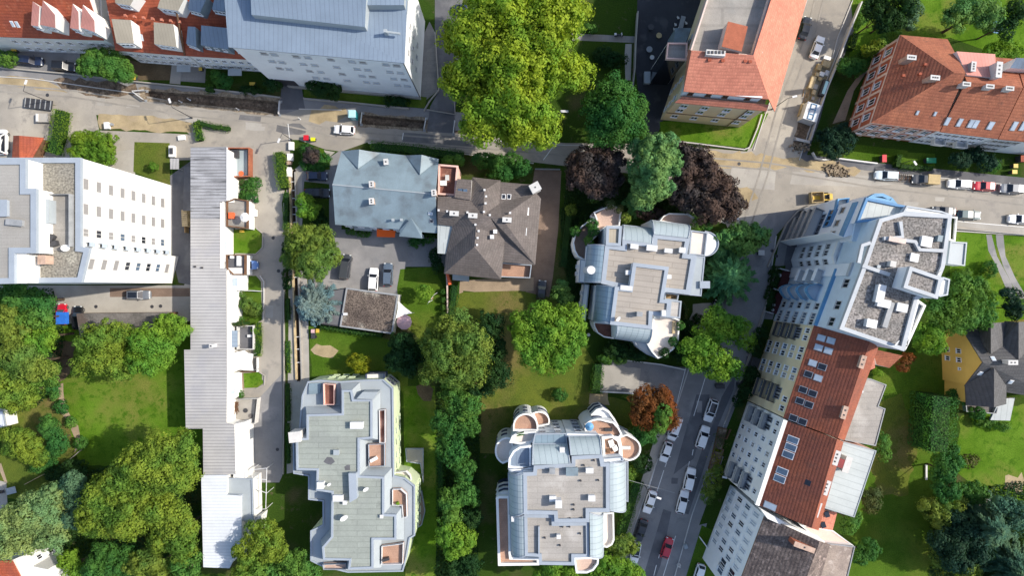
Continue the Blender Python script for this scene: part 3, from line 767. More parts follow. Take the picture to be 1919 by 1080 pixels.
def chimney(rf, px, py, ztop, h=1.6, sx=.7, sy=1.1, rz=0.0, m='chimney', pots=1, cap='plaster_grey', name='chimney'):
    v = W(px, py, ztop)
    mb = MB()
    mb.box((v.x, v.y, ztop - h), (sx, sy, h - .12), rz, 0)
    mb.box((v.x, v.y, ztop - .12), (sx + .14, sy + .14, .12), rz, 1)
    for k in range(pots):
        t = (k + .5) / pots - .5
        lx, ly = (t * sx * .8, 0) if sx > sy else (0, t * sy * .8)
        mb.box((v.x + lx * math.cos(rz) - ly * math.sin(rz), v.y + lx * math.sin(rz) + ly * math.cos(rz), ztop), (.26, .26, .05), rz, 2)
    return mb.build(name, [M(m), M(cap), M('metal_dark')], rf)
def unit(b, px, py, z, sx, sy, h, rz=0.0, m='metal_white', name='roof_vent', lid=None):
    """a roof-top box with a lip and a small lid"""
    v = W(px, py, z + h)
    mb = MB()
    mb.box((v.x, v.y, z - .05), (sx, sy, h), rz, 0)
    mb.box((v.x, v.y, z + h - .06), (sx + .12, sy + .12, .09), rz, 1)
    return mb.build(name, [M(m), M(lid or m)], b)
def dish(b, px, py, z, r=.45):
    v = W(px, py, z + .8)
    mb = MB(); mb.tube((v.x, v.y, z), (v.x, v.y, z + .7), .04)
    n = 12; d = Vector((.5, -.45, .55)).normalized(); u = d.orthogonal().normalized(); q = d.cross(u)
    c = Vector((v.x, v.y, z + .8)); prev = None
    for rr, dep in ((0, 0), (r * .55, .05), (r, .16)):
        ringp = [c + d * dep + (u * math.cos(6.2832 * i / n) + q * math.sin(6.2832 * i / n)) * rr for i in range(n)]
        if prev:
            for i in range(n):
                j = (i + 1) % n
                if rr == r * .55: mb.face([prev[0], ringp[i], ringp[j]])
                else: mb.face([prev[i], ringp[i], ringp[j], prev[j]])
        prev = ringp
    mb.tube(c, c + d * .45, .02)
    return mb.build('satellite_dish', M('metal_white'), b)
_win = {}
def window_mesh(wd, ht, frame, pane, mull):
    k = (round(wd, 2), round(ht, 2), frame, pane, mull)
    if k in _win: return _win[k]
    def mk(nm, boxes, m):
        mb = MB()
        for (x, y, z, sx, sy, sz) in boxes: mb.box((x, y, z), (sx, sy, sz))
        o = mb.build(nm, M(m)); me = o.data; off = ORI[o.name].copy()
        bpy.data.objects.remove(o)
        return me, off
    f = .09
    fr = [(0, 0.02, 0, wd, .12, f), (0, .02, ht - f, wd, .12, f), (-wd / 2 + f / 2, .02, f, f, .12, ht - 2 * f), (wd / 2 - f / 2, .02, f, f, .12, ht - 2 * f), (0, .08, -.06, wd + .16, .26, .06)]
    if mull: fr.append((0, .025, f, .08, .1, ht - 2 * f))
    pa = [(0, .0, f - .01, wd - 2 * f + .02, .07, ht - 2 * f + .02)]
    _win[k] = (mk('window', fr, frame), mk('pane', pa, pane))
    return _win[k]
def window(b, x, y, z, ang, wd, ht, frame='frame_white', pane='glass_dark', mull=True):
    (fm, fo), (pm, po) = window_mesh(wd, ht, frame, pane, mull)
    w_ = bpy.data.objects.new('window', fm); COL.objects.link(w_)
    w_.parent = b
    Rz = Matrix.Rotation(ang, 3, 'Z')
    w_.location = Vector((x, y, z)) + Rz @ fo - ORI[b.name]; w_.rotation_euler = (0, 0, ang)
    p = bpy.data.objects.new('pane', pm); COL.objects.link(p); p.parent = w_; p.location = po - fo
    return w_
def facade(b, A, B, zs, ts, wd=1.1, ht=1.4, frame='frame_white', pane='glass_dark', mull=True, skip=(), panes=None):
    """windows on the wall from A to B (world xy): heights zs (sill), fractions ts; the outer side is the one turned to the photo's middle"""
    A, B = Vector(A), Vector(B); d = B - A
    n = Vector((d.y, -d.x)).normalized(); mid = (A + B) / 2
    if n.dot(mid) > 0: n = -n
    ang = math.atan2(n.y, n.x) - math.pi / 2
    for i, z in enumerate(zs):
        for j, t in enumerate(ts):
            if (i, j) in skip: continue
            p = A + d * t + n * .03
            pn = pane if panes is None else panes[(i * 5 + j * 3 + i * j) % len(panes)]
            window(b, p.x, p.y, z, ang, wd, ht, frame, pn, mull)
    return n
def balcony(b, A, B, t0, t1, z, depth=1.5, slab='plaster_white', rail='rail_dark', curve=0.0, rh=1.0, out=None):
    """a balcony slab with a solid railing on the wall A-B between fractions t0 and t1"""
    A, B = Vector(A), Vector(B); d = B - A
    n = Vector((d.y, -d.x)).normalized(); mid = (A + B) / 2
    if n.dot(mid) > 0: n = -n
    p0, p1 = A + d * t0, A + d * t1
    N = 8 if curve else 1
    outer = []
    for i in range(N + 1):
        s_ = i / N; dep = depth + (curve * (math.sin(math.pi * s_)) if curve else 0)
        q = p0.lerp(p1, s_) + n * dep; outer.append((q.x, q.y))
    poly = [tuple(p0 - n * .05)] + outer + [tuple(p1 - n * .05)]
    mb = MB(); mb.prism(poly, z - .2, z, 0, bottom=True)
    o = mb.build('balcony', M(slab), b)
    mb = MB(); mb.strip([tuple(p0)] + outer + [tuple(p1)], .08, z, z + rh)
    mb.build('railing', M(rail), o)
    return o
def barrel(b, hiA, hiB, loA, loB, zh, zl, m, ends='plaster_cool', n=8, name='vaulted_roof', flip=False):
    """quarter-round metal roof from the high edge to the low edge (photo pixels)"""
    a0, a1, c0, c1 = W(*hiA, zh), W(*hiB, zh), W(*loA, zl), W(*loB, zl)
    mb = MB(); prev = None; pr = [[], []]
    for i in range(n + 1):
        th = math.pi / 2 * i / n; s_, c_ = math.sin(th), math.cos(th)
        q = []
        for h, l, k in ((a0, c0, 0), (a1, c1, 1)):
            p = Vector((h.x + (l.x - h.x) * s_, h.y + (l.y - h.y) * s_, zl + (zh - zl) * c_)); q.append(p); pr[k].append(p)
        if prev:
            f = [prev[0], prev[1], q[1], q[0]]
            nn = (Vector(f[1]) - Vector(f[0])).cross(Vector(f[2]) - Vector(f[0]))
            mb.face(f if nn.z > 0 else f[::-1], 0)
        prev = q
    for k in (0, 1):
        base = (a0, a1)[k]
        mb.face(pr[k] + [Vector((base.x, base.y, zl))], 1)
    o = mb.build(name, [M(m), M(ends)], b)
    # end walls below and the rim
    lo = [(c0.x, c0.y), (c1.x, c1.y), (a1.x, a1.y), (a0.x, a0.y)]
    mb = MB(); mb.prism(lo, -.1, zl, 0, top=True); mb.build('wall', M(ends), b)
    mb = MB()
    for k in (0, 1):
        for i in range(n):
            mb.tube(pr[k][i], pr[k][i + 1], .14, n=5)
    mb.tube(c0, c1, .14, n=5)
    mb.build('roof_rim', M('metal_trim'), o)
    return o
def wall_line(label, pts, h=.8, wd=.3, m='plaster_grey', name='garden_wall', cat='wall', cap=None, zpx=None, group=None):
    p = PP(pts, h if zpx is None else zpx)
    mb = MB(); mb.strip(p, wd, -.1, h)
    o = mb.build(name, M(m)); tag(o, label, cat, group)
    if cap:
        mb = MB(); mb.strip(p, wd + .1, h, h + .07); mb.build('coping', M(cap), o)
    return o
# ------------------------------------------------------------------ buildings, north and west
# tall white block at the left edge
b = building('tall white eight-storey block with gravel roof terrace and closed blinds', 200, 420)
b1 = b
main = [(69, 296), (150, 296), (150, 463), (167, 465), (152, 529), (-70, 531), (-70, 296)]
tier(b, main, 25, 'gravel_tan', 'plaster_white', .75, .35, 'metal_trim')
pent, _ = tier(b, [(-70, 298), (47, 298), (47, 354), (67, 354), (67, 474), (26, 474), (26, 531), (-70, 533)], 28.2, 'felt_grey', 'plaster_white', .8, .3, 'metal_trim', z0=24.9)
A, B = W2(150, 303, 25.35), W2(150, 462, 25.35)
zs = [23.5 - 3 * k for k in range(8)]
facade(b, A, B, zs, (.25, .55), 1.8, 1.3, 'plaster_grey', mull=False, panes=['blind'])
facade(b, A, B, zs, (.83,), 1.3, 1.3, 'plaster_grey', panes=['blind', 'glass_dark', 'blind', 'glass_sky'])
A2, B2 = W2(167, 467, 25.35), W2(152, 528, 25.35)
facade(b, A2, B2, zs[:3] + zs[7:], (.45,), 1.8, 1.3, 'plaster_grey', panes=['blind'], mull=False)
facade(b, A2, B2, zs[3:7], (.45,), 1.5, 1.3, 'plaster_grey', panes=['glass_dark', 'glass_sky'])
for k, z in enumerate(zs):
    balcony(b, A, B, .945, .995, z - .3, .8, 'metal_grey', 'glass_pale', rh=1.2)
mb = MB(); mb.ngon(PP([(92, 364), (130, 364), (130, 470), (92, 470)], 25), 25.04); mb.build('terrace_floor', M('felt_concrete'), b)
mb = MB(); mb.strip(PP([(129.5, 363), (129.5, 462)], 26), .06, 25, 26.1); mb.strip(PP([(82, 364), (129, 364)], 26), .06, 25, 26.1); mb.build('railing', M('metal_grey'), b)
unit(b, 79, 396, 25, 2.0, 3.6, 1.6, m='metal_pale', name='roof_cabin')
unit(b, 78, 487, 25, 1.1, 1.3, 1.7, m='chimney', name='chimney')
unit(b, 38, 503, 25, 1.7, 4.4, 2.8, m='plaster_white', name='roof_cabin')
unit(b, 4, 390, 28.2, 1.4, 2.4, .5, m='metal_trim')
unit(b, 26, 417, 28.2, 2.4, .8, .5, rz=-.1, m='metal_grey')
dish(b, 122, 464, 25, .6)
for px, py in ((100, 448), (104, 458), (88, 440)):
    mb = MB(); v = W(px, py, 25); mb.box((v.x, v.y, 25.03), (1.3, .8, .72), random.uniform(0, 3)); mb.build('garden_table', M('metal_dark'), b)

# terraced row along the top edge
b = building('terraced house with dark red tiles, white gable wall and pink paired dormers', 110, 60, 'terraced_house', 'house')
rf, fs = roof(b, [[(-70, 66, 8), (194, 75, 8), (146, -60, 16.5), (-70, -60, 16.5)], [(-70, -60, 16.5), (146, -60, 16.5), (175, -170, 8.5), (-70, -170, 8.5)]], 'tile_red', rimm='tile_red')
p = [W2(-70, 63, 8), W2(192, 72, 8), W2(175, -165, 8.5), W2(-70, -165, 8.5)]
mb = MB(); mb.prism(p, -.1, 7.7)
g = [W(192, 72, 7.7), W(146, -60, 16.2), W(175, -165, 7.9)]
mb.face(g); mb.build('wall', M('plaster_white'), b)
for q in ([(58, 47, 11.8), (72, 49, 11.8), (74, 12, 14.2), (61, 2, 14.6)], [(75, 46, 11.8), (104, 52, 11.8), (103, 27, 13.6), (80, 0, 15.2)],
          [(131, 52, 11.8), (148, 55, 11.8), (147, 22, 14), (136, 6, 14.8)], [(151, 51, 11.8), (178, 60, 11.8), (177, 38, 13), (155, 8, 15)]):
    d = slant(b, q, 8.5, 'seam_pink', 'plaster_white')
    A = Vector(W2(*q[0])); B = Vector(W2(*q[1]))
    facade(b, A, B, [10.5], (.3, .72), .6, .9, mull=False)
for px, py in ((24, 44), (33, 45)): skylight(rf, px, py, fs[0], .6, 1.1, 'glass_pale', 'frame_white')
for px, py in ((25, 42),): pass
facade(b, W2(-20, 65, 8), W2(192, 72, 8), [4.6, 1.3], [.12, .22, .32, .42, .52, .62, .72, .82, .92], .9, 1.3)

b = building('terraced house with bright red tiles and beige metal dormers', 280, 80, 'terraced_house', 'house')
rf, fs = roof(b, [[(216, 94, 7), (348, 104, 7), (322, -60, 15), (188, -60, 15)], [(188, -60, 15), (322, -60, 15), (335, -150, 8), (210, -150, 8)]], 'tile_red')
mb = MB(); mb.prism([W2(221, 91, 7), W2(347, 101, 7), W2(335, -145, 8), W2(212, -145, 8)], -.1, 6.7); mb.face([W(221, 91, 6.7), W(190, -60, 14.8), W(212, -145, 7.5)]); mb.build('wall', M('plaster_white'), b)
for q, z in (([(218, 80), (251, 81), (245, 37), (209, 35)], (10, 12.2)), ([(289, 82), (331, 88), (325, 45), (288, 41)], (10, 12.2)), ([(216, 5), (244, 10), (256, -12), (214, -14)], (13.6, 14.8)), ([(295, 14), (334, 20), (346, -4), (302, -8)], (13.6, 14.8))):
    slant(b, [(*q[0], z[0]), (*q[1], z[0]), (*q[2], z[1]), (*q[3], z[1])], 7.6, 'seam_beige', 'plaster_white')
    facade(b, W2(*q[0], z[0]), W2(*q[1], z[0]), [z[0] - 1.2], (.25, .5, .75), .7, .9, mull=False)
for px, py in ((207, 26), (213, 26), (220, 27)): skylight(rf, px, py, fs[0], .6, 1.0, 'glass_pale', 'frame_white')
skylight(rf, 265, 69, fs[0], .7, 1.3, 'glass_pale', 'frame_white')
unit(rf, 313, 20, 11.6, 1.3, .5, .8, m='metal_white', name='chimney')
for k in range(7): unit(rf, 234 + 17 * k, 28 + 2 * k, 11.2, .3, .3, .5, m='tile_orange', name='roof_vent')
facade(b, W2(221, 91, 7), W2(347, 101, 7), [3.9, 1.0], [.08, .2, .32, .44, .56, .68, .8, .92], .9, 1.2, panes=['glass_sky', 'glass_dark'])

b = building('terraced house with red tiles and blue-grey metal dormers beside the metal-roofed block', 420, 90, 'terraced_house', 'house')
rf, fs = roof(b, [[(348, 104, 7.3), (482, 112, 7.3), (440, -60, 15), (323, -60, 15)], [(323, -60, 15), (440, -60, 15), (440, -150, 8), (335, -150, 8)]], 'tile_red')
mb = MB(); mb.prism([W2(349, 101, 7.3), W2(484, 110, 7.3), W2(440, -145, 8), W2(336, -145, 8)], -.1, 7); mb.build('wall', M('plaster_white'), b)
for q, z in (([(349, 81), (368, 88), (366, 50), (352, 49)], (10.2, 12)), ([(376, 84), (428, 92), (426, 52), (377, 47)], (10.2, 12.2)), ([(352, 17), (375, 23), (388, -6), (356, -8)], (13.4, 14.6)), ([(397, 17), (421, 21), (424, -10), (404, -12)], (13.4, 14.6))):
    slant(b, [(*q[0], z[0]), (*q[1], z[0]), (*q[2], z[1]), (*q[3], z[1])], 7.6, 'metal_blue', 'metal_bluegrey')
    facade(b, W2(*q[0], z[0]), W2(*q[1], z[0]), [z[0] - 1.2], (.2, .5, .8), .7, .9, mull=False)
mb = MB(); mb.tube(W(330, 18, 13), W(346, 103, 7.4), .18); mb.build('rain_pipe', M('wood_brown'), rf)
skylight(rf, 449, 94, fs[0], .7, 1.2, 'glass_pale', 'frame_white')
facade(b, W2(349, 101, 7.3), W2(484, 110, 7.3), [4.2, 1.2], [.08, .2, .32, .44, .56, .68, .8], .9, 1.2, panes=['glass_sky', 'glass_dark'])
mb = MB()
for px, py in ((344, 128), (440, 135)): 
    v = W(px, py, 2.6); mb.box((v.x, v.y, 2.5), (2.6, 1.3, .15))
mb.build('porch_roof', M('metal_pale'), b)

# white block with blue metal roof
b = building('large white block under blue standing-seam metal roof', 650, 100)
rf, fs = roof(b, [[(428, 88, 19.5), (758, 118, 19.5), (766, -60, 22), (416, -60, 22)]], 'metal_blue', .25, rimm='metal_trim')
p = [W2(431, 85, 19.5), W2(755, 114.5, 19.5), W2(764, -60, 20), W2(420, -60, 20)]
mb = MB(); mb.prism(p, -.1, 19.25); mb.build('wall', M('plaster_cool'), b)
slant(b, [(471, 27, 22.0), (684, 50, 22.0), (689, -60, 25.2), (468, -60, 25.2)], 19.3, 'metal_blue', 'metal_pale', 'raised_roof')
slant(b, [(688, 9, 22.6), (757, 9, 22.6), (760, -60, 23.6), (689, -60, 23.6)], 19.3, 'metal_blue', 'metal_pale', 'raised_roof')
mb = MB(); mb.tube(W(722, 59, 21.4), W(750, 63, 21.2), .2); mb.box((*W2(722, 58, 21.6), 20.4), (.5, .5, 1.4)); mb.build('roof_vent', M('metal_pale'), rf)
facade(b, p[0], p[1], [17.0, 13.5, 10.1, 6.7], [.165, .225, .355, .425, .56, .685, .75, .885, .95], 1.15, .85, 'plaster_grey', panes=['blind', 'glass_pale'], mull=False, skip=((3, 0), (3, 1)))
facade(b, p[1], p[2], [15, 11, 7], [.2, .35, .5], .8, .9, 'plaster_grey', 'glass_dark', mull=False)
A, B = Vector(p[0]), Vector(p[1]); d = (B - A).normalized(); n = Vector((d.y, -d.x))
mb = MB()
q = [A + d * 1.2, A + d * 4.9]; mb.prism([tuple(q[0]), tuple(q[1]), tuple(q[1] + n * .12), tuple(q[0] + n * .12)], -.05, 3.6); mb.build('gateway', M('metal_dark'), b)
mb = MB(); q = [B - d * 26, B + d * .1]; mb.prism([tuple(q[0]), tuple(q[1]), tuple(q[1] + n * .35), tuple(q[0] + n * .35)], -.05, .9); mb.build('plinth', M('concrete'), b)
mb = MB(); mb.tube((*(B + n * .08), 0), (*(B + n * .08), 19.2), .09); mb.build('rain_pipe', M('metal_dark'), b)

# cream building with the red hipped roof and roof terrace
b = building('cream yellow building with pale orange-red hipped tile roof and sunken roof terrace', 1350, 150)
body = [W2(1267, 191, 11.4), W2(1431, 207, 11.4), W2(1569, -327, 11.4), W2(1437, -311, 11.4)]
mb = MB(); mb.prism(body, -.1, 11.3); mb.build('wall', M('plaster_cream'), b)
att = [W2(1283, 170, 14.4), W2(1429, 183, 14.4), W2(1500, -300, 14.4), W2(1445, -300, 14.4)]
mb = MB(); mb.prism(att, 11.2, 14.25); mb.build('attic_wall', M('plaster_cool'), b)
rf, fs = roof(b, [[(1264, 192, 11.5), (1437, 208, 11.5), (1441, 196, 12.5), (1279, 181, 12.5)]], 'tile_orange', name='skirt_roof')
rf, fs = roof(b, [[(1281, 171, 14.5), (1441, 186, 14.0), (1412, 103, 17.6), (1296, 94, 17.6)],
                  [(1441, 186, 14.0), (1452, 209, 11.5), (1412, 103, 17.6)],
                  [(1452, 209, 11.5), (1604, -320, 11.5), (1530, -270, 17.6), (1412, 103, 17.6)],
                  [(1281, 171, 14.5), (1296, 94, 17.6), (1290, 92, 16.2)]], 'tile_orange', .2)
tier(b, [(1294, 96), (1411, 104), (1515, -240), (1410, -240), (1325, 0)], 15.6, 'felt_concrete', 'plaster_pink', .2, 1.2, 'stone_trim', z0=14)
u = unit(b, 1377, 68, 15.6, 3.3, 4.2, 2.6, rz=-.25, m='stone_trim', name='stair_house', lid='brick_red')
mb = MB(); v = W(1342, 98, 18.2); mb.box((v.x, v.y, 16.4), (3.2, .9, 1.7), -.08, 0)
for k in range(5): mb.box((v.x - 1.2 + .6 * k, v.y + .05, 18.05), (.35, .5, .15), 0, 1)
mb.build('chimney', [M('chimney_white'), M('metal_dark')], rf)
for px, py in ((1330, 112), (1397, 114), (1406, 115), (1355, 113)): unit(rf, px, py, 16.6, .45, .35, .6, m='tile_red')
for px, py in ((1437, 55), (1425, 95)): unit(rf, px, py, 15.7, .6, .6, .7, m='chimney_white')
facade(b, att[0], att[1], [12.9], [.1, .33, .55, .84], .9, 1.0, 'wood_brown')
facade(b, body[0], body[1], [9.0, 6.4, 2.6], [.12, .36, .62, .88], 1.25, 1.5)
mb = MB(); A, B = Vector(body[0]), Vector(body[1]); d = (B - A).normalized(); n = Vector((d.y, -d.x))
for z in (4.9,): mb.prism([tuple(A - d * .1), tuple(B + d * .1), tuple(B + d * .1 + n * .1), tuple(A - d * .1 + n * .1)], z, z + .14)
mb.tube((*(A + d * 13 + n * .1), 0), (*(A + d * 13 + n * .1), 11.2), .07); mb.build('cornice', M('wood_brown'), b)
facade(b, body[3], body[0], [8.5, 5, 1.8], [.7, .8, .9, .97], 1.0, 1.5)
# glazed stair tower on its west side
tw = [(1252, 80), (1288, 80), (1287, 111), (1249, 109)]
tp, _ = tier(b, tw, 13, 'felt_concrete', 'glass_dark', .15, .5, 'plaster_pink', wallname='stair_tower')
A, B = Vector(W2(1250, 108, 13)), Vector(W2(1287, 110, 13)); C = Vector(W2(1252, 80, 13))
mb = MB()
for k in range(6): z = 1 + 2.35 * k; mb.tube((*A, z), (*B, z), .09); mb.tube((*A, z), (*C, z), .07)
for k in range(4): q = A.lerp(B, k / 3); mb.tube((*q, 0), (*q, 13), .09)
for k in range(4): q = A.lerp(C, k / 3); mb.tube((*q, 0), (*q, 13), .07)
mb.build('glazing_bars', M('frame_white'), b)
mb = MB(); mb.prism(PP([(1266, 52), (1296, 52), (1285, 80), (1262, 80)], 6), -.1, 6); mb.build('annex', M('metal_bluegrey'), b)

# brick building top right
b = building('red brick villa with white-framed windows under a weathered pyramid tile roof', 1700, 190)
E = 9.0
rf, fs = roof(b, [[(1687, 65, E), (1632, 230, E), (1788, 136, 15)], [(1687, 65, E), (1788, 136, 15), (1810, 137, 15), (1776, 73, E)],
                  [(1632, 230, E), (1762, 246, E), (1810, 137, 15), (1788, 136, 15)]], 'tile_brick', .25, rimm='stone_trim')
p = [W2(1689, 68, E), W2(1635, 228, E), W2(1764, 243, E), W2(1778, 76, E)]
mb = MB(); mb.prism(p, -.1, E - .3); mb.build('wall', M('brick_red'), b)
for i in (0, 1):
    A, B = Vector(p[i]), Vector(p[i + 1]); d = (B - A).normalized(); n = Vector((d.y, -d.x))
    if n.dot((A + B) / 2) > 0: n = -n
    mb = MB()
    for z in (.9, 4.6, 8.3): mb.prism([tuple(A - d * .1), tuple(B + d * .1), tuple(B + d * .1 + n * .14), tuple(A - d * .1 + n * .14)], z, z + .3)
    for k in range(5): q = A.lerp(B, (k + .5) / 5 - .1 if k else 0); mb.prism([tuple(q), tuple(q + d * .5), tuple(q + d * .5 + n * .1), tuple(q + n * .1)], 0, 8.3)
    mb.build('stone_band', M('stone_trim'), b)
    facade(b, A, B, [5.4, 1.8], [.12, .32, .52, .72, .9], 1.3, 1.9, panes=['glass_sky', 'glass_dark'])
for px, py, h in ((1709, 107, 2.4), (1753, 145, 2.2)): chimney(rf, px, py, 12.9 if px < 1720 else 14.8, 2.6, 1.5, .7, -.1, 'chimney', 3)
for px, py in ((1694, 141), (1735, 120), (1725, 138), (1792, 151)): unit(rf, px, py, 12.2, .4, .3, .5, m='tile_red')
for px, py in ((1719, 211), (1752, 213)): skylight(rf, px, py, fs[2], .5, .8, 'glass_pale', 'frame_grey')

b = building('long red tiled house with four roof windows and white walls next to the brick villa', 1830, 230, 'terraced_house', 'house')
rf, fs = roof(b, [[(1762, 247, 9), (1870, 260, 9), (1917, 164, 14.5), (1812, 152, 14.5)], [(1812, 152, 14.5), (1917, 164, 14.5), (1900, 110, 10), (1790, 100, 10)]], 'tile_brick', .25)
mb = MB(); p = [W2(1763, 244, 9), W2(1870, 257, 9), W2(1902, 113, 9.5), W2(1792, 103, 9.5)]; mb.prism(p, -.1, 8.7); mb.build('wall', M('plaster_cool'), b)
slant(b, [(1793, 96, 12.6), (1865, 101, 12.6), (1868, 146, 14.2), (1812, 140, 14.2)], 9.5, 'seam_pink', 'plaster_white')
for px in (1812, 1856, 1893): chimney(rf, px, 157 + (px - 1812) * .1, 15.1, 1.6, 1.3, .6, -.1, 'chimney_white', 3)
chimney(rf, 1825, 124, 14.6, 2.4, .7, 1.6, -.1, 'metal_grey', 3); chimney(rf, 1873, 130, 15.4, 3.6, .9, 2.6, -.1, 'chimney_white', 3)
for px, w_ in ((1775, .8), (1798, .8), (1819, .9), (1828, .9), (1856, 1.0)): skylight(rf, px, 227 + (px - 1775) * .1, fs[0], w_, 1.5, 'glass_pale', 'frame_grey')
facade(b, p[0], p[1], [6.2, 3.9, 1.2], [.1, .25, .4, .55, .7, .85], 1.3, 1.3, panes=['glass_dark', 'glass_sky'])
for k in (.3, .7): balcony(b, p[0], p[1], k - .1, k + .1, 3.6, 1.2, 'plaster_white', 'plaster_white')

b = building('white house with red tile roof and blue glazed dormer at the right edge', 1900, 240, 'terraced_house', 'house')
rf, fs = roof(b, [[(1871, 261, 9), (2010, 274, 9), (2030, 170, 14.5), (1919, 163, 14.5)], [(1919, 163, 14.5), (2030, 170, 14.5), (2010, 110, 10), (1903, 108, 10)]], 'tile_brick', .25)
mb = MB(); p = [W2(1872, 258, 9), W2(2008, 271, 9), W2(2010, 113, 9.5), W2(1905, 111, 9.5)]; mb.prism(p, -.1, 8.7); mb.build('wall', M('plaster_cool'), b)
slant(b, [(1893, 127, 14.0), (1990, 134, 14.0), (1990, 112, 14.4), (1905, 108, 14.4)], 10, 'glass_sky', 'plaster_white')
for px in (1900, 1917): skylight(rf, px, 236, fs[0], .9, 1.7, 'glass_pale', 'frame_grey')
facade(b, p[0], p[1], [6.2, 3.8, 1.2], [.06, .16, .26, .36], 1.1, 1.3, 'plaster_grey')

# blue-grey villa in the middle
b = building('villa with worn blue-grey shingle roof, two gables and orange awning', 720, 360, 'villa', 'house')
zr, ze = 10.6, 7.4
rf, fs = roof(b, [[(623, 346, zr), (640, 283, ze), (671, 281, ze), (760, 291, ze), (822, 298, ze), (816, 364, zr)],
                  [(623, 346, zr), (816, 364, zr), (819, 437, ze), (790, 435, ze), (748, 430, ze), (628, 421, ze)]], 'metal_bluegrey', .25, rimm='metal_trim')
for ap, bk, l, r in (((673, 280), (671, 316), (640, 283), (712, 287)), ((790, 290), (787, 327), (760, 291), (823, 298))):
    mb = MB(); a_, b_, c_, d_ = W(*ap, 9.3), W(*bk, 9.3), W(*l, ze + .05), W(*r, ze + .05)
    mb.slab([[a_, b_, c_], [a_, d_, b_]], .2, 0)
    mb.face([a_ - Vector((0, 0, .1)), c_, d_], 0)
    mb.build('gable_roof', M('metal_bluegrey'), rf)
mb = MB(); ap = W(770, 409, 9.3); q = [W(748, 443, 7.0), W(791, 447, 7.0), W(790, 434, 7.6), W(750, 430, 7.6)]
mb.slab([[ap, q[0], q[1]], [ap, q[1], q[2]], [ap, q[3], q[0]]], .25, 0, 1); mb.build('bay_roof', [M('metal_bluegrey'), M('metal_trim')], rf)
p = inset(ccw(PP([(626, 346), (641, 285), (820, 299), (818, 434), (629, 419)], ze)), .35)
mb = MB(); mb.prism(p, -.1, ze - .2); mb.prism(inset(ccw(PP([(749, 430), (748, 441), (789, 445), (789, 434)], 7)), .25), -.1, 6.7); mb.build('wall', M('plaster_cool'), b)
ra, rb = Vector(W(623, 346, zr)), Vector(W(816, 364, zr))
mb = MB(); mb.tube(ra, rb, .13); mb.build('ridge_cap', M('metal_pale'), rf)
for px, py, zt in ((696, 345, 11.7), (696, 377, 10.7), (813, 361, 11.7)): chimney(rf, px, py, zt, 2.0, .75, 1.0, .08, 'chimney', 2)
chimney(rf, 723, 303, 9.3, 2, .7, 1.0, .08, 'metal_trim', 1)
for px, py in ((736, 412), (752, 412), (777, 373)): unit(rf, px, py, 8.4, .35, .35, .6, m='metal_pale')
skylight(rf, 807, 400, fs[1], .8, .5, 'glass_pale', 'frame_white'); skylight(rf, 809, 414, fs[1], .7, .7)
mb = MB(); q = pts3([(706, 429.5, 3.6), (741, 432, 3.6), (740, 445, 2.9), (706, 444, 2.9)]); mb.slab([q], .08); mb.build('awning', M('awning_orange'), b)
mb = MB(); mb.strip(PP([(664, 427), (697, 429)], 3), .9, 2.8, 3.0); mb.build('porch_roof', M('metal_pale'), b)
facade(b, W2(629, 419.5, 7), W2(748, 428.5, 7), [4.4, 1.2], [.15, .35, .55, .75, .92], 1.1, 1.4)

# brown roofed house next to it
b = building('house under a many-gabled brown tile roof with white chimneys', 930, 430, 'villa', 'house')
rz_, re = 10.5, 7.2
F = [[(820, 368, 8.5), (860, 369, 8.5), (881, 375, 8.8), (905, 404, rz_), (872, 403, rz_), (820, 396, rz_)],
     [(885, 332, re), (938, 338, re), (908, 356, 9.4)], [(885, 332, re), (908, 356, 9.4), (905, 404, rz_), (881, 375, 8.8)],
     [(938, 338, re), (936, 381, 8.4), (905, 404, rz_), (908, 356, 9.4)],
     [(938, 341, re), (995, 346, re), (1005, 362, 7.6), (940, 408, rz_), (905, 404, rz_), (936, 381, 8.4)],
     [(1005, 362, 7.6), (1014, 372, re), (1003, 497, re), (940, 408, rz_)],
     [(940, 408, rz_), (1003, 497, re), (939, 491, re), (946, 446, 8.2), (921, 410, rz_)],
     [(892, 426, rz_), (919, 409, rz_), (946, 446, 8.2), (939, 524, re), (889, 463, rz_)],
     [(889, 463, rz_), (939, 524, re), (832, 513, re)],
     [(892, 426, rz_), (889, 463, rz_), (832, 513, re), (836, 476, re), (848, 424, 8.6), (872, 403, rz_)],
     [(820, 396, rz_), (872, 403, rz_), (848, 424, 8.6), (820, 421, 8.6)], [(872, 403, rz_), (905, 404, rz_), (919, 409, rz_), (892, 426, rz_)],
     [(905, 404, rz_), (940, 408, rz_), (921, 410, rz_), (919, 409, rz_)]]
rf, fs = roof(b, F, 'tile_brown', .25)
mb = MB(); mb.slab([pts3([(820, 421.5, 8.2), (848, 424.5, 8.2), (835, 476, 7.0), (820, 475, 7.0)])], .2); mb.build('metal_roof', M('seam_pale'), rf)
slant(rf, [(852, 370, 9.2), (882, 375, 9.2), (884, 337, 8.6), (857, 335, 8.6)], 6.5, 'tile_brown', 'plaster_grey')
mb = MB()
mb.prism(inset(ccw(PP([(820, 368), (938, 341), (995, 347), (1012, 373), (1002, 495), (940, 490), (937, 521), (834, 511), (836, 476), (820, 474)], re)), .35), -.1, re - .2); mb.build('wall', M('plaster_cool'), b)
for px, py, z in ((863, 369, 9.0),): pass
for px, py in ((863, 359), (871, 360)): unit(rf, px, py, 8.75, .8, .95, .2, m='frame_white', name='skylight', lid='glass_sky')
for px, py in ((944, 369), (954, 369)): skylight(rf, px, py, fs[4], .75, 1.0, 'glass_dark', 'frame_white')
for px, py in ((985, 396), (981, 434)): skylight(rf, px, py, fs[5], 1.6, 1.3, 'glass_pale', 'frame_white')
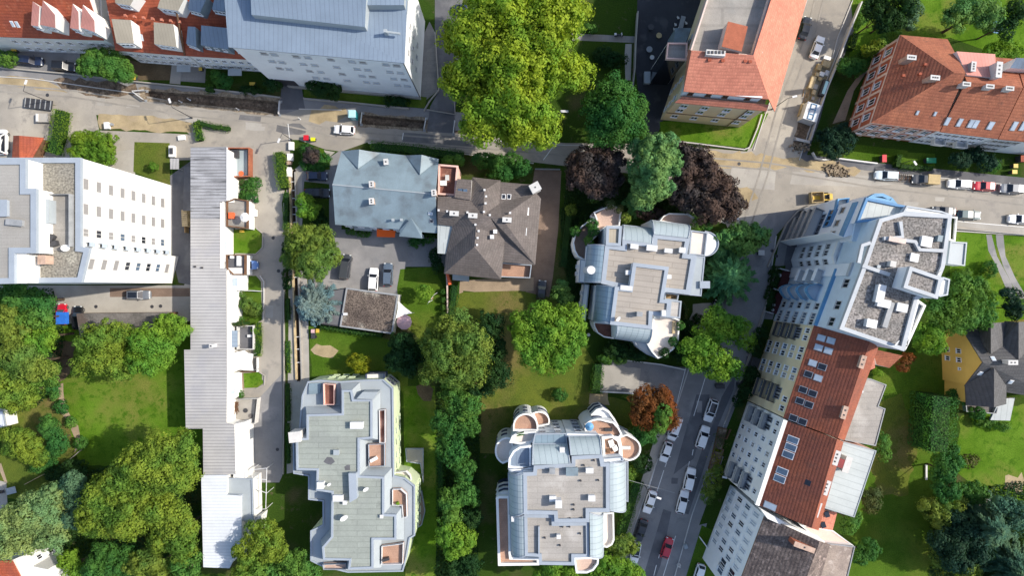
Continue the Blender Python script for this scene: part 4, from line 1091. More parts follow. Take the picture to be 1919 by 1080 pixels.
for px, py, zt in ((851, 400, 11.0), (886, 404, 11.1), (950, 412, 11.1)): chimney(rf, px, py, zt, 2.2, 1.5, .75, -.06, 'metal_grey', 1)
chimney(rf, 1003, 351, 9.6, 3, 1.7, 1.5, .5, 'chimney_white', 1)
for px, py in ((908, 356), (911, 368), (910, 381), (907, 397), (918, 403), (891, 421), (897, 433), (895, 446), (894, 459), (884, 473), (956, 399), (876, 398), (838, 396), (822, 394)):
    unit(rf, px, py, 10.3 if 373 < py < 465 else 9.3, .24, .24, .35, m='metal_white', name='roof_vent')
for px, py in ((928, 434), (922, 444)): unit(rf, px, py, 9.0, .6, .6, 1.0, m='metal_white')
tier(b, [(822, 308), (858, 311), (853, 366), (821, 364)], 6.6, 'brick_deck', 'plaster_pink', .25, .8, 'plaster_pink', name='terrace')
tier(b, [(941, 493), (996, 497), (993, 521), (938, 519)], 3.2, 'terracotta', 'plaster_white', .12, .9, 'metal_trim', name='terrace')
for px, py, s_ in ((831, 343, .8),): unit(b, px, py, 6.6, 1.1, .8, .7, m='sail_white', name='garden_table')
unit(b, 838, 333, 6.6, .6, .9, .8, m='plaster_grey', name='garden_chair')
mb = MB(); mb.slab([pts3([(848, 514, 2.8), (879, 517, 2.8), (879, 528, 2.4), (848, 525, 2.4)])], .1); mb.build('porch_roof', M('metal_pale'), b)
mb = MB(); mb.strip(PP([(838, 513), (843, 534)], 1.8), .5, 0, 1.8); mb.build('privacy_screen', M('orange_plastic'), b)

# garage with the mossy roof
b = building('low garage with mossy gravel flat roof and dark lean-to', 690, 585, 'garage', 'garage')
tier(b, [(649, 540), (746, 553), (735, 626), (637, 612)], 3.2, 'moss_gravel', 'plaster_grey', .22, .15, 'metal_grey')
tier(b, [(619, 545), (648, 540), (636, 612), (600, 607)], 2.9, 'asphalt_dark', 'plaster_grey', .15, .12, 'metal_dark')
unit(b, 647, 589, 3.2, .7, .35, .4, m='metal_white')
# old shed
b = building('long weathered grey wooden shed behind the parked black car', 230, 608, 'shed', 'shed')
slant(b, [(143, 588, 3.0), (318, 586, 3.0), (312, 616, 2.4), (150, 634, 2.4)], -.05, 'wood_grey', 'wood_brown', 'roof')
b = building('small red-roofed shed beside the hedge at the left', 48, 278, 'shed', 'shed')
rf, fs = roof(b, [[(25, 254, 2.6), (36, 254, 3.6), (36, 300, 3.6), (22, 300, 2.6)], [(36, 254, 3.6), (82, 258, 2.6), (58, 300, 2.6), (36, 300, 3.6)]], 'tile_red', .15)
walls_under(b, [(25, 254), (80, 258), (58, 300), (23, 300)], 2.6, 'wood_brown', .2)
# villa cut by the bottom left corner
b = building('white villa with red tile roof cut by the bottom-left corner', 60, 1060, 'villa', 'house')
rf, fs = roof(b, [[(-60, 1052, 7.5), (22, 1052, 7.5), (42, 1090, 7.0), (-60, 1100, 10)]], 'tile_red', .25)
mb = MB(); mb.prism(PP([(24, 1050), (48, 1040), (62, 1062), (90, 1068), (100, 1110), (30, 1130), (-60, 1130), (-60, 1052)], 6.5), -.1, 6.6); mb.build('wall', M('plaster_white'), b)
facade(b, W2(26, 1050, 6.5), W2(48, 1041, 6.5), [3.8, 1], [.3, .7], .9, 1.2)
facade(b, W2(52, 1046, 6.5), W2(62, 1062, 6.5), [3.8, 1], [.5], .9, 1.2)
b = building('white garden hut roof half under the trees at the left edge', 4, 790, 'garden_hut', 'hut')
tier(b, [(-30, 768), (5, 772), (10, 800), (-30, 806)], 3, 'corrugated_white', 'plaster_white', .1, .1)

# row of low houses under the long corrugated roof
b = building('long row of low white houses under one grey corrugated roof', 400, 560, 'row_house', 'house')
zR = 5.2
mb = MB(); up = ccw(PP([(357, 276), (425, 275), (425, 376), (412, 378), (412, 410), (357, 410)], zR)); mb.ngon(up, zR, 0, math.pi / 2); mb.ngon(up, zR - .18, 0, down=True)
for i in range(len(up)):
    a, c = up[i], up[(i + 1) % len(up)]; mb.face([(*a, zR - .18), (*c, zR - .18), (*c, zR), (*a, zR)])
mb.build('roof', M('corrugated_stained'), b)
low = [(357, 410.4), (412, 410.4), (412, 503), (424, 503), (425, 700), (424, 793), (439, 797), (441, 890), (381, 890), (380, 804), (348, 804), (345, 656), (357, 656)]
mb = MB(); lo = ccw(PP(low, zR)); mb.ngon(lo, zR, 0, math.pi / 2); mb.ngon(lo, zR - .18, 0, down=True)
for i in range(len(lo)):
    a, c = lo[i], lo[(i + 1) % len(lo)]; mb.face([(*a, zR - .18), (*c, zR - .18), (*c, zR), (*a, zR)])
rf = mb.build('roof', M('corrugated'), b)
mb = MB(); mb.prism(inset(ccw(PP([(357, 276), (425, 275), (425, 376), (412, 378)] + low[2:], zR)), .3), -.1, zR - .18); mb.build('wall', M('plaster_white'), b)
mb = MB(); mb.strip(PP([(425.3, 276), (425.3, 376)], zR), .12, zR - .25, zR + .12); mb.build('gutter', M('metal_white'), rf)
chimney(rf, 395, 649, 7.0, 1.9, .55, .6, 0, 'metal_white', 1)
for px, py in ((365, 500), (378, 502)): unit(rf, px, py, zR, .35, .2, .2, m='metal_dark')
for k, q in enumerate(([(424, 336), (441, 336), (438, 379), (424, 379)], [(411, 426), (424, 426), (424, 477), (411, 477)], [(424, 503), (453, 503), (452, 544), (424, 544)], [(424, 545.5), (441, 545.5), (441, 604), (424, 604)],
                      [(424, 700), (440, 700), (441, 746), (424, 746)], [(436, 797), (458, 792), (460, 900), (438, 900)], [(411, 377), (424, 380), (424, 425), (411, 425)], [(411, 478), (424, 478), (424, 502), (411, 502)])):
    tier(b, q, 3.0 if k != 5 else 4.0, 'plaster_white', 'plaster_white', .1, .08, 'plaster_white', name='porch_roof')
    if k in (1, 2, 4): unit(b, (q[0][0] + q[1][0]) / 2 + 2, q[2][1] - 15, 3.02, .8, 1.4, .1, m='frame_grey', name='skylight', lid='glass_pale')
for q, m_ in (([(440, 372), (463, 376), (463, 428), (424, 424), (424, 378)], 'felt_concrete'), ([(424, 478), (459, 478), (459, 515), (436, 515), (424, 503)], 'asphalt_dark')):
    tier(b, q, 2.9, m_, 'plaster_white', .15, .5, 'wood_brown', name='terrace')
unit(b, 433, 404, 2.9, .9, 1.1, .7, m='orange_plastic', name='garden_table'); unit(b, 447, 489, 2.9, .6, 1.8, .6, m='metal_white', name='bench')
unit(b, 418, 483, 3.1, .7, 1.6, .6, m='metal_white', name='bench'); unit(b, 434, 482, 2.9, .5, .4, .6, m='sail_white', name='garden_chair')
b = building('house with white metal roof at the lower end of the row', 430, 980, 'row_house', 'house')
mb = MB(); q = ccw(PP([(377, 891), (426, 891), (425, 928), (452, 930), (453, 1020), (430, 1066), (381, 1064)], 5.4)); mb.prism(q, 5.2, 5.42, uv=math.pi / 2); mb.prism(q, 5.2, 5.2001, top=False, bottom=True)
mb.build('roof', M('corrugated_white'), b)
mb = MB(); q2 = inset(q, .3); mb.prism(q2, -.1, 5.2); mb.build('wall', M('plaster_white'), b)
tier(b, [(424, 897), (472, 899), (474, 976), (453, 976), (453, 928), (425, 927)], 4.2, 'metal_pale', 'plaster_white', .12, .2, 'metal_trim')
tier(b, [(452, 976), (478, 972), (488, 968), (483, 1000), (455, 1050)], 3.4, 'plaster_grey', 'plaster_white', .1, .1)
fr = MB()
for px, py in ((472, 880), (500, 878), (474, 915), (500, 925), (474, 955), (498, 955), (450, 884)):
    v = W(px, py, 3.4); fr.tube((v.x, v.y, 0), (v.x, v.y, 3.4), .06)
for a_, b_ in (((450, 884), (500, 878)), ((472, 880), (474, 955)), ((500, 878), (498, 955)), ((474, 915), (500, 925)), ((474, 955), (498, 955)), ((472, 897), (500, 900))):
    fr.tube(W(*a_, 3.4), W(*b_, 3.4), .07)
fr.build('pergola', M('metal_white'), b)
facade(b, W2(453, 1020, 4), W2(453, 976, 4), [2.6], [.6], .8, 1.2)
# ------------------------------------------------------------------ buildings, south and east
def mansard(b, pts, zt, zl, d, m):
    p = ccw(PP(pts, zt)); q = inset(p, -d); n = len(p)
    mb = MB()
    for i in range(n):
        j = (i + 1) % n
        mb.face([(*q[i], zl), (*q[j], zl), (*p[j], zt), (*p[i], zt)], 0)
        mb.face([(*q[j], zl - .2), (*q[j], zl), (*q[i], zl), (*q[i], zl - .2)], 0)
    mb.ring(p, .3, zt - .05, zt + .12, 0)
    return mb.build('mansard', M(m), b)
def deck(b, pts, z, m, rail=None, rh=.9, rw=.1, name='terrace', open_=()):
    """terrace floor lying on the building with a railing round it"""
    p = ccw(PP(pts, z)); mb = MB(); mb.prism(p, z - .3, z, 0); o = mb.build(name, M(m), b)
    if rail:
        mb = MB(); mb.strip(inset(p, rw * .6), rw, z, z + rh, closed=True); mb.build('railing', M(rail), o)
    return o

# white flat-roofed building with round terraces (middle right)
b = building('white apartment house with sand-coloured flat roofs and dark metal vaults, round terraces', 1205, 540)
b10 = b
wl = 'plaster_cool'
tier(b, [(1135, 458), (1167, 462), (1167, 447), (1224, 457), (1225, 439), (1293, 446), (1287, 477), (1304, 479), (1292, 552), (1248, 547), (1246, 548), (1180, 541), (1153, 537), (1127, 531)], 10.8, 'felt_sand', wl, .75, .35, uv=-.12)
tier(b, [(1187, 493), (1253, 501), (1243, 562), (1257, 563), (1254, 594), (1222, 590), (1221, 617), (1144, 608), (1153, 538), (1180, 541)], 12.4, 'felt_sand', 'plaster_cool', .6, .3, uv=-.12)
tier(b, [(1137, 424), (1165, 424), (1163, 461), (1136, 459)], 11.0, 'seam_beige', wl, .45, .35)
barrel(b, (1167, 449), (1222, 457), (1167, 422), (1220, 428), 11.2, 8.6, 'metal_seam')
barrel(b, (1226, 439), (1290, 446), (1219, 413), (1289, 422), 11.3, 8.4, 'metal_seam')
barrel(b, (1133, 460), (1126, 529), (1101, 460), (1095, 529), 11.2, 8.2, 'metal_dark_seam')
barrel(b, (1152, 538), (1145, 606), (1118, 535), (1112, 602), 12.4, 8.2, 'metal_dark_seam')
barrel(b, (1157, 609), (1222, 617), (1151, 634), (1212, 643), 12.4, 8.6, 'metal_seam')
tier(b, [(1296, 432), (1326, 436), (1321, 479), (1292, 476)], 8.8, 'terrace_pale', wl, .15, .4)
tier(b, [(1322, 433)] + arc(1323, 457, 24, 23, 85, -85, 12) + [(1320, 480)], 8.3, 'sail_white', wl, .1, .25, name='canopy')
tier(b, [(1305, 480), (1321, 482), (1314, 555), (1293, 553)], 9.8, 'metal_pale', wl, .15, .1)
tier(b, [(1113, 398), (1132, 390), (1148, 384), (1158, 388), (1164, 398), (1161, 424), (1137, 425), (1121, 436), (1118, 410)], 6.0, 'terrace_pink', wl, .18, .9, 'plaster_white', name='terrace')
tier(b, [(1077, 470), (1074, 455), (1078, 440), (1090, 424), (1104, 414), (1119, 412), (1120, 440), (1101, 460), (1100, 488), (1094, 487), (1083, 481)], 5.2, 'paver', wl, .18, .9, 'plaster_white', name='terrace')
tier(b, [(1237, 414), (1244, 405), (1254, 400), (1290, 401), (1301, 408), (1308, 418), (1300, 428), (1289, 424)], 6.2, 'terrace_pink', wl, .15, .9, 'plaster_white', name='terrace')
tier(b, [(1225, 592), (1263, 596), (1274, 600), (1271, 640), (1262, 655), (1245, 668), (1233, 672), (1222, 660), (1214, 646), (1222, 617)], 7.0, 'terrace_pale', wl, .2, .6, 'plaster_white', name='terrace')
tier(b, [(1113, 604), (1150, 608), (1150, 635), (1132, 632), (1120, 624), (1114, 612)], 5.2, 'brick_deck', wl, .15, .8, 'plaster_white', name='terrace')
tier(b, [(1257, 563), (1277, 565), (1274, 597), (1254, 594)], 9.4, 'felt_beige', wl, .2, .2)
tier(b, [(1247, 549), (1272, 552), (1270, 563), (1246, 561)], 8.2, 'wood', wl, .15, .8, name='terrace')
tier(b, [(1088, 487), (1099, 488), (1096, 530), (1085, 529)], 6.6, 'plaster_white', wl, .1, .1)
tier(b, [(1095, 533), (1104, 534), (1097, 601), (1088, 594)], 4.8, 'plaster_white', wl, .1, .1)
tier(b, [(1188, 640), (1212, 644), (1216, 656), (1229, 671), (1212, 664), (1197, 652)], 5.6, 'plaster_white', wl, .1, .6)
for px, py, sx, sy in ((1189, 462, 1.3, .75), (1222, 465, 1.8, .9), (1253, 470, 1.3, .65), (1279, 469, 1.0, .85)): unit(b, px, py, 10.8, sx, sy, 1.0, -.1)
unit(b, 1178, 511, 11, .9, .7, 1.2); unit(b, 1254, 519, 10.8, .7, .6, .7); unit(b, 1174, 540, 12, 2.0, .7, .8, -.1); unit(b, 1199, 589, 12.4, .9, .7, 1.3, -.1, 'metal_grey'); unit(b, 1244, 587, 12.2, .6, .9, 1.5)
dish(b, 1158, 597, 12.4, .5)
c = W(1105, 507, 9); mb = MB(); mb.cyl((c.x, c.y, 7), 1.0, 4.2, 16, r2=.75); mb.build('skylight_drum', M('metal_white'), b)
c = W(1317, 534, 9); mb = MB(); mb.box((c.x, c.y, 8.6), (1.8, 1.3, 1.7)); mb.build('roof_cabin', M('metal_trim'), b)
unit(b, 1231, 594, 7.0, 1.0, .6, .9, m='metal_pale'); mb = MB(); v = W(1263, 614, 7.4); mb.box((v.x, v.y, 7), (.45, 2.3, .5), -.05); mb.build('bench', M('wood_pale'), b)
for px, py in ((1112, 402), (1117, 398), (1123, 394), (1128, 391)): unit(b, px, py, 6, .5, .5, .7, .6, 'metal_dark', 'garden_chair')
for a_, b_ in (((1088, 488), (1085, 528)), ((1095, 535), (1089, 594))):
    facade(b, W2(*a_, 6.7 if a_[0] < 1090 else 4.9), W2(*b_, 6.7 if a_[0] < 1090 else 4.9), [3.4, .8], [.25, .6], .7, 1.2, mull=False)

# white stepped building at the bottom
b = building('white stepped apartment house with round terracotta terraces and greenish metal vaults', 1050, 930)
b11 = b
tier(b, [(981, 887), (1000, 886), (1001, 874), (1072, 870), (1072, 856), (1128, 853), (1131, 869), (1142, 869), (1142, 960), (1104, 960), (1104, 979), (1040, 980), (1039, 965), (982, 964)], 13, 'felt_beige', wl, .6, .4)
tier(b, [(983, 965.5), (1038, 966.5), (1039, 981.5), (1103, 980.5), (1104, 1045), (1076, 1045), (1076, 1060), (1011, 1059), (1010, 1044), (984, 1043)], 12.2, 'felt_beige', wl, .5, .4)
barrel(b, (981, 889), (982, 962), (953, 887), (955, 963), 13.3, 10.0, 'metal_seam')
barrel(b, (983, 967), (984, 1043), (956, 966), (958, 1037), 12.5, 9.4, 'metal_seam')
barrel(b, (1143, 868), (1143, 957), (1171, 863), (1172, 955), 13.3, 10.2, 'metal_seam')
barrel(b, (1105, 962), (1106, 1044), (1130, 963), (1130, 1039), 13.0, 9.8, 'metal_seam')
barrel(b, (998, 872), (1068, 870), (998, 833), (1062, 832), 13.3, 11.0, 'metal_seam')
barrel(b, (1070, 854), (1127, 852), (1065, 818), (1122, 817), 13.4, 11.0, 'metal_seam')
tier(b, [(1003, 814), (1061, 813), (1063, 833), (998, 834)], 10.8, 'metal_dark_seam', wl, .15, .2)
A, B = W2(1003, 812, 11), W2(1120, 813, 11)
facade(b, W2(1003, 814, 11), W2(1061, 813, 11), [9.0, 6.3, 3.6, .9], [.25, .75], 1.15, 1.2, 'frame_grey')
tier(b, [(1062, 812), (1120, 814), (1121, 820), (1063, 820)], 10.95, 'plaster_cool', wl, .1, .1)
facade(b, W2(1062, 812, 11.05), W2(1120, 814, 11.05), [8.8, 6.1, 3.4, .7], [.4], 1.3, 1.2, 'frame_grey')
def band(pts, zr, zs_, h=1.15):
    q = PP(pts, zr); c = (sum(p[0] for p in q) / len(q), sum(p[1] for p in q) / len(q))
    for z in zs_:
        mb = MB(); mb.strip(q, .16, z, z + h); mb.build('window_band', M('striped_navy'), b)
band(arc(985, 800, 23, 24, 165, 120, 6), 9, [5.4, 2.6]); band(arc(985, 800, 23, 24, 100, 80, 3), 9, [5.4, 2.6]); band(arc(950, 846, 22, 25, 215, 150, 7), 8.1, [4.4, 1.6]); band(arc(950, 846, 22, 25, 120, 90, 3), 8.1, [4.4, 1.6])
band(arc(1010, 790, 20, 18, 90, 20, 6), 6.2, [2.6]); band([(1108, 778), (1118, 768), (1128, 765.5)], 6.2, [3.4, 1]); band([(1133, 766.5), (1142, 772), (1151, 785)], 6.2, [3.4, 1]); band([(1152, 793), (1160, 803), (1165, 813)], 9.2, [6.2, 3.6])
band(arc(1178, 842, 23, 22, 52, 20, 4), 7.7, [4.4, 1.6]); band(arc(1121, 808, 28, 22, 110, 70, 4), 9.2, [6.3])
# left side terraces
tier(b, [(995, 836), (975, 838), (962, 846), (954, 860), (953, 877), (995, 880)], 11.4, 'metal_blue', wl, .3, .5, 'plaster_cool', name='terrace')
tier(b, [(953, 880), (957, 884), (975, 888), (1000, 886), (1000, 874), (980, 878)], 11.7, 'plaster_cool', wl, .1, .2)
tier(b, arc(950, 846, 22, 25, 250, 70, 14) + [(962, 838), (962, 862)], 7.4, 'terrace_pale', wl, .25, .7, 'plaster_white', name='terrace')
tier(b, [(955, 830), (960, 818), (972, 811), (1004, 810), (1006, 816), (998, 830), (975, 833)], 9.4, 'terrace_pale', wl, .3, .6, 'plaster_white', name='terrace')
tier(b, arc(985, 800, 23, 24, 180, 0, 14) + [(1008, 808), (962, 808)], 8.2, 'terracotta', wl, .22, .8, 'plaster_white', name='terrace')
tier(b, arc(1010, 790, 20, 18, 150, -20, 12) + [(1010, 800), (994, 794)], 5.4, 'terracotta', wl, .2, .8, 'plaster_white', name='terrace')
# right side terraces
tier(b, [(1095, 800)] + arc(1121, 808, 28, 22, 170, 60, 10) + [(1150, 792), (1160, 803), (1166, 815), (1160, 822), (1125, 818), (1098, 814)], 8.4, 'terracotta', wl, .25, .8, 'plaster_white', name='terrace')
tier(b, [(1108, 778), (1118, 768), (1130, 765), (1142, 772), (1152, 786), (1160, 800), (1148, 790), (1128, 786), (1112, 788)], 5.6, 'plaster_cool', wl, .3, .6, 'plaster_white', name='terrace')
tier(b, [(1160, 820), (1175, 815), (1188, 822)] + arc(1178, 842, 23, 22, 55, -90, 12) + [(1165, 862), (1164, 840)], 7.0, 'terracotta', wl, .22, .7, 'plaster_white', name='terrace')
tier(b, [(1129, 820), (1148, 818), (1160, 826), (1164, 840), (1163, 858), (1131, 860)], 9.8, 'terracotta', wl, .35, .6, 'plaster_white', name='terrace')
tier(b, [(1131, 860.5), (1166, 858), (1168, 864), (1143, 868), (1131, 868)], 12.4, 'plaster_cool', wl, .1, .2)
tier(b, [(1130, 963), (1150, 962), (1151, 1013), (1147, 1022), (1138, 1027), (1130, 1026)], 7.8, 'terrace_pale', wl, .2, .7, 'plaster_white', name='terrace')
tier(b, [(1172, 866), (1177, 866), (1177, 941), (1173, 940)], 8.6, 'plaster_white', wl, .1, .3)
tier(b, [(1076, 1047), (1106, 1046), (1122, 1048), (1121, 1058), (1112, 1070), (1100, 1075), (1080, 1075)], 8.6, 'terrace_pink', wl, .25, .7, 'plaster_cool', name='terrace')
tier(b, [(930, 934), (935, 931), (955, 931), (957, 1037), (958, 1046), (1010, 1047), (1010, 1060), (934, 1061)], 8.2, 'terracotta', wl, .4, .6, 'plaster_white', name='terrace')
for k in range(3):
    y0 = 906 + 8 * k
    tier(b, [(930, y0 + 14), (934, y0 + 4), (944, y0), (957, y0), (957, y0 + 13)], 2.6 + 2.1 * k, 'striped_navy', 'striped_navy', .35, .4, 'plaster_white', name='balcony')
facade(b, W2(930, 934, 8.8), W2(934, 1061, 8.8), [6, 3.4, .8], [.15, .4, .65, .9], 1.0, 1.2, 'plaster_cool')
facade(b, W2(1130, 963, 8.5), W2(1130, 1026, 8.5), [6], [.3], .9, 1.1)
# roof clutter
for px, py, sx, sy, m_ in ((1035, 884, .9, .9, 'metal_grey'), (1105, 883, 1.2, .8, 'metal_white'), (1036, 936, 1.1, .8, 'metal_white'), (1109, 935, 1.1, .9, 'metal_white')): unit(b, px, py, 13, sx, sy, 1.0, m=m_)
unit(b, 1072, 885, 13, 2.0, 1.3, .9, m='metal_bluegrey'); unit(b, 1047, 946, 13, 1.0, 1.2, 1.9, m='metal_white', name='chimney'); unit(b, 1047, 1007, 12.2, .6, .6, .9)
for px, py in ((1094, 872), (1113, 863), (1088, 901), (1121, 900), (1075, 946), (1075, 955), (1068, 972), (1090, 971)):
    v = W(px, py, 13); mb = MB(); mb.cyl((v.x, v.y, 13), .17, .35, 8); mb.build('roof_vent', M('metal_dark'), b)
for px, py in ((1054, 987), (1067, 987), (1087, 1000), (1021, 1008), (1049, 1022)):
    v = W(px, py, 12.2); mb = MB(); mb.cyl((v.x, v.y, 12.2), .17, .35, 8); mb.build('roof_vent', M('metal_dark'), b)
for px, py in ((963, 937), (964, 972)): 
    v = W(px, py, 11.5); mb = MB(); mb.box((v.x, v.y, 9.5), (1.1, 1.2, 2.1)); mb.build('dormer', M('metal_white'), b)
mb = MB(); v = W(1053, 842, 12); mb.box((v.x, v.y, 11.3), (.9, .9, 1.5)); mb.build('chimney', M('metal_white'), b)
mb = MB(); mb.strip(PP([(1010, 988), (1010, 1040)], 12.8), .25, 12.2, 12.8); mb.build('parapet', M('metal_trim'), b)
unit(b, 1173, 840, 7, 1.6, .5, .6, m='plaster_grey', name='bench'); unit(b, 1146, 832, 9.8, .8, 1.2, .4, .3, 'sail_white', 'sun_lounger'); unit(b, 1153, 841, 9.8, .8, .9, .4, .5, 'sail_white', 'sun_lounger'); unit(b, 1140, 846, 9.8, .6, .6, .5, m='wood_brown', name='garden_table')

# light green mansard building
b = building('pale green apartment house with grey-green flat roof and light metal mansards', 670, 890)
body = [(566, 742), (577, 716), (600, 713), (636, 716), (680, 713), (718, 712), (736, 728), (738, 893), (758, 897), (777, 912), (777, 1005), (768, 1010), (762, 1045), (755, 1072), (652, 1074), (602, 1062), (582, 1052), (582, 996), (605, 985), (605, 940), (578, 937), (578, 893), (550, 888), (549, 820), (560, 815)]
tier(b, body, 7.0, 'metal_pale', 'plaster_green', .2, .25, 'metal_trim')
flat = [(641, 732), (659, 732), (662, 750), (697, 750), (697, 822), (673, 824), (673, 893), (719, 895), (719, 965), (742, 966), (742, 1012), (699, 1012), (699, 1066), (653, 1068), (655, 1051), (606, 1050), (604, 1027), (621, 1007), (622, 924), (593, 920), (594, 882), (556, 881), (555, 823), (575, 822), (575, 778), (641, 776)]
p, rf = tier(b, flat, 9.7, 'felt_green', 'metal_pale', .3, .25, 'metal_trim')
mansard(b, flat, 9.7, 7.3, 1.0, 'metal_pale')
slant(b, [(668, 748, 10.3), (700, 749, 10.3), (708, 735, 9.6), (680, 735, 9.6)], 7, 'metal_pale', 'metal_pale', 'roof_hood')
slant(b, [(653, 888, 10.9), (667, 888, 10.9), (669, 935, 10.9), (655, 943, 10.9)], 9.6, 'metal_trim', 'metal_trim', 'roof_hood')
deck(b, [(608, 718), (629, 720), (629, 758), (609, 758)], 7.6, 'brick_deck', 'plaster_pink')
deck(b, [(711, 768), (723, 767), (723, 830), (712, 830)], 7.7, 'brick_deck', 'metal_white', .6)
deck(b, [(691, 832), (722, 831), (722, 873), (692, 875)], 7.75, 'terracotta', 'metal_trim', .6)
deck(b, [(736, 916), (752, 915), (763, 925), (764, 968), (756, 970), (754, 947), (736, 946)], 7.5, 'terracotta', 'metal_white', .7)
deck(b, [(741, 884), (762, 882), (770, 890), (773, 905), (758, 900), (740, 899)], 5.4, 'terrace_pale', 'plaster_white', .7)
deck(b, [(716, 1022), (748, 1018), (757, 1016), (756, 1056), (716, 1057)], 7.4, 'terracotta', 'metal_white', .7)
deck(b, [(606, 1056), (651, 1054), (651, 1066), (608, 1066)], 7.6, 'terrace_pink', 'metal_trim', .7)
deck(b, [(579, 719), (602, 718), (600, 738), (578, 740)], 7.35, 'metal_bluegrey', None)
unit(b, 668, 798, 9.7, 2.2, 1.1, .9, m='metal_white'); unit(b, 600, 911, 9.7, 1.1, 1.1, 1.2, m='metal_white'); unit(b, 633, 935, 9.7, 1.7, 1.0, .9, m='metal_white'); unit(b, 646, 943, 9.7, .6, .6, .6)
unit(b, 630, 849, 9.7, .9, .8, .6, m='metal_pale'); unit(b, 715, 969, 9.7, .5, .5, .4); dish(b, 685, 917, 9.7, .55); dish(b, 644, 971, 9.7, .75); dish(b, 616, 908, 9.7, .4)
unit(b, 552, 820, 7.4, 2.0, 1.8, 3.2, .1, 'chimney_white', 'chimney')
for pts in ([(606, 866), (613, 857), (622, 858), (628, 866), (620, 872), (612, 870)], [(645, 876), (650, 872), (656, 872), (656, 882), (647, 882)]): mb = MB(); mb.ngon(PP(pts, 9.7), 9.708); mb.build('tar_patch', M('asphalt_dark'), rf)
E1, E2 = W2(736, 728, 7.25), W2(738, 893, 7.25)
facade(b, E1, E2, [4.2, 1.2], [.4, .52, .65, .8, .92], 1.1, 1.3, 'plaster_green', mull=False, panes=['glass_dark', 'glass_sky'])
facade(b, W2(777, 912, 7.25), W2(777, 1005, 7.25), [4.2, 1.2], [.12, .3, .5, .7, .88], 1.1, 1.3, 'plaster_green', mull=False, panes=['glass_dark', 'glass_sky'])
facade(b, W2(600, 713, 7.25), W2(718, 712, 7.25), [4.2, 1.2], [.12, .28, .44], 1.1, 1.3, 'plaster_green', mull=False)
facade(b, W2(718, 712, 7.25), W2(736, 728, 7.25), [4.4, 1.4], [.3, .7], .9, 1.3, 'frame_grey', mull=False)
for z in (2.4, 4.8): balcony(b, W2(680, 713, 7.25), W2(718, 712, 7.25), .05, .95, z, .9, 'plaster_white', 'striped_navy')
for z in (2.2, 4.9): balcony(b, W2(755, 1015, 7.25), W2(777, 1005, 7.25), .1, .9, z, .8, 'plaster_white', 'plaster_green', .6)
tier(b, [(760, 842), (793, 842), (793, 905), (788, 870), (762, 866)], .8, 'concrete', 'concrete', .1, .1, name='terrace')
tier(b, [(783, 925), (790, 922), (796, 960), (790, 985), (782, 990)], .7, 'paver_pale', 'concrete', .1, .2, name='terrace')

# blue and white corner building
b = building('tall blue and white corner block with gravel roofs and curved blue balconies', 1600, 500)
b13 = b
main = [(1649, 411), (1693, 398), (1784, 403), (1770, 500), (1751, 548), (1720, 561), (1694, 658), (1574, 617), (1617, 503)]
tier(b, main, 24, 'gravel_roof', 'plaster_blue', .55, .4, 'parapet_white')
tier(b, [(1706, 500), (1766, 521), (1757, 560), (1694, 539)], 26.6, 'gravel_roof', 'plaster_cool', .5, .4, 'parapet_white', z0=24)
mb = MB()
for l in ([(1617, 498), (1668, 515)], [(1688, 415), (1692, 444), (1657, 447)], [(1692, 450), (1716, 453), (1724, 468), (1768, 470)], [(1610, 493), (1617, 460), (1632, 455)]):
    mb.strip(PP(l, 24.5), .55, 24, 24.5)
mb.build('parapet', M('parapet_white'), b)
for px, py, sx, sy, h, m_ in ((1737, 453, 2.0, 1.9, 1.2, 'metal_white'), (1762, 447, .8, 1.1, 1.4, 'metal_bluegrey'), (1714, 483, 1.5, 1.5, .7, 'metal_white'), (1674, 495, 1.0, 1.0, 1.6, 'chimney_white'), (1634, 607, 1.9, 1.5, 1.6, 'metal_white'),
                              (1651, 551, 1.4, 3.4, 1.6, 'metal_white'), (1657, 569, 2.4, 1.4, 1.4, 'metal_white'), (1691, 577, 2.0, 1.5, 1.3, 'metal_white'), (1682, 450, 3.2, .8, 1.3, 'stone_trim'), (1647, 500, .5, .5, .6, 'metal_pale')):
    unit(b, px, py, 24, sx * .8, sy * .8, h * .6, -.2, m_, 'roof_unit')
mb = MB(); mb.strip(PP([(1673, 567), (1658, 614)], 24.6), .8, 24, 24.6); mb.build('air_duct', M('metal_grey'), b)
dish(b, 1760, 510, 24, .4); dish(b, 1680, 642, 24, .5)
# stepped parts
tier(b, [(1606, 417), (1624, 371), (1702, 387), (1690, 416), (1649, 413)], 21, 'seam_pale', 'plaster_cool', .35, .35, 'blue_strong', uv=-.25)
tier(b, [(1604, 418), (1648, 413), (1634, 456), (1597, 451)], 19.6, 'plaster_blue', 'plaster_cool', .1, .1, 'plaster_blue')
tier(b, [(1596, 452), (1632, 456), (1618, 500), (1606, 493), (1601, 475), (1609, 462)], 18, 'metal_bluegrey', 'plaster_blue', .5, .7, 'plaster_white', name='terrace')
tier(b, [(1571, 373), (1592, 371), (1587, 393), (1566, 397)], 12.5, 'seam_pale', 'plaster_cool', .2, .5, 'rail_blue')
tier(b, [(1625, 372), (1640, 363), (1655, 363), (1672, 371), (1681, 382)], 15.5, 'metal_pale', 'plaster_cool', .5, .8, 'rail_blue', name='terrace')
tier(b, [(1598, 493), (1613, 497), (1606, 522), (1590, 516)], 21, 'gravel_roof', 'plaster_cool', .5, .5, 'parapet_white')
tier(b, [(1700, 386), (1694, 397), (1760, 403), (1782, 402), (1764, 396)], 22, 'plaster_white', 'plaster_white', .2, .2)
tier(b, [(1782, 453), (1812, 455), (1808, 498), (1777, 494)], 18, 'metal_pale', 'plaster_white', .15, .2, 'metal_pale', z0=15.5)
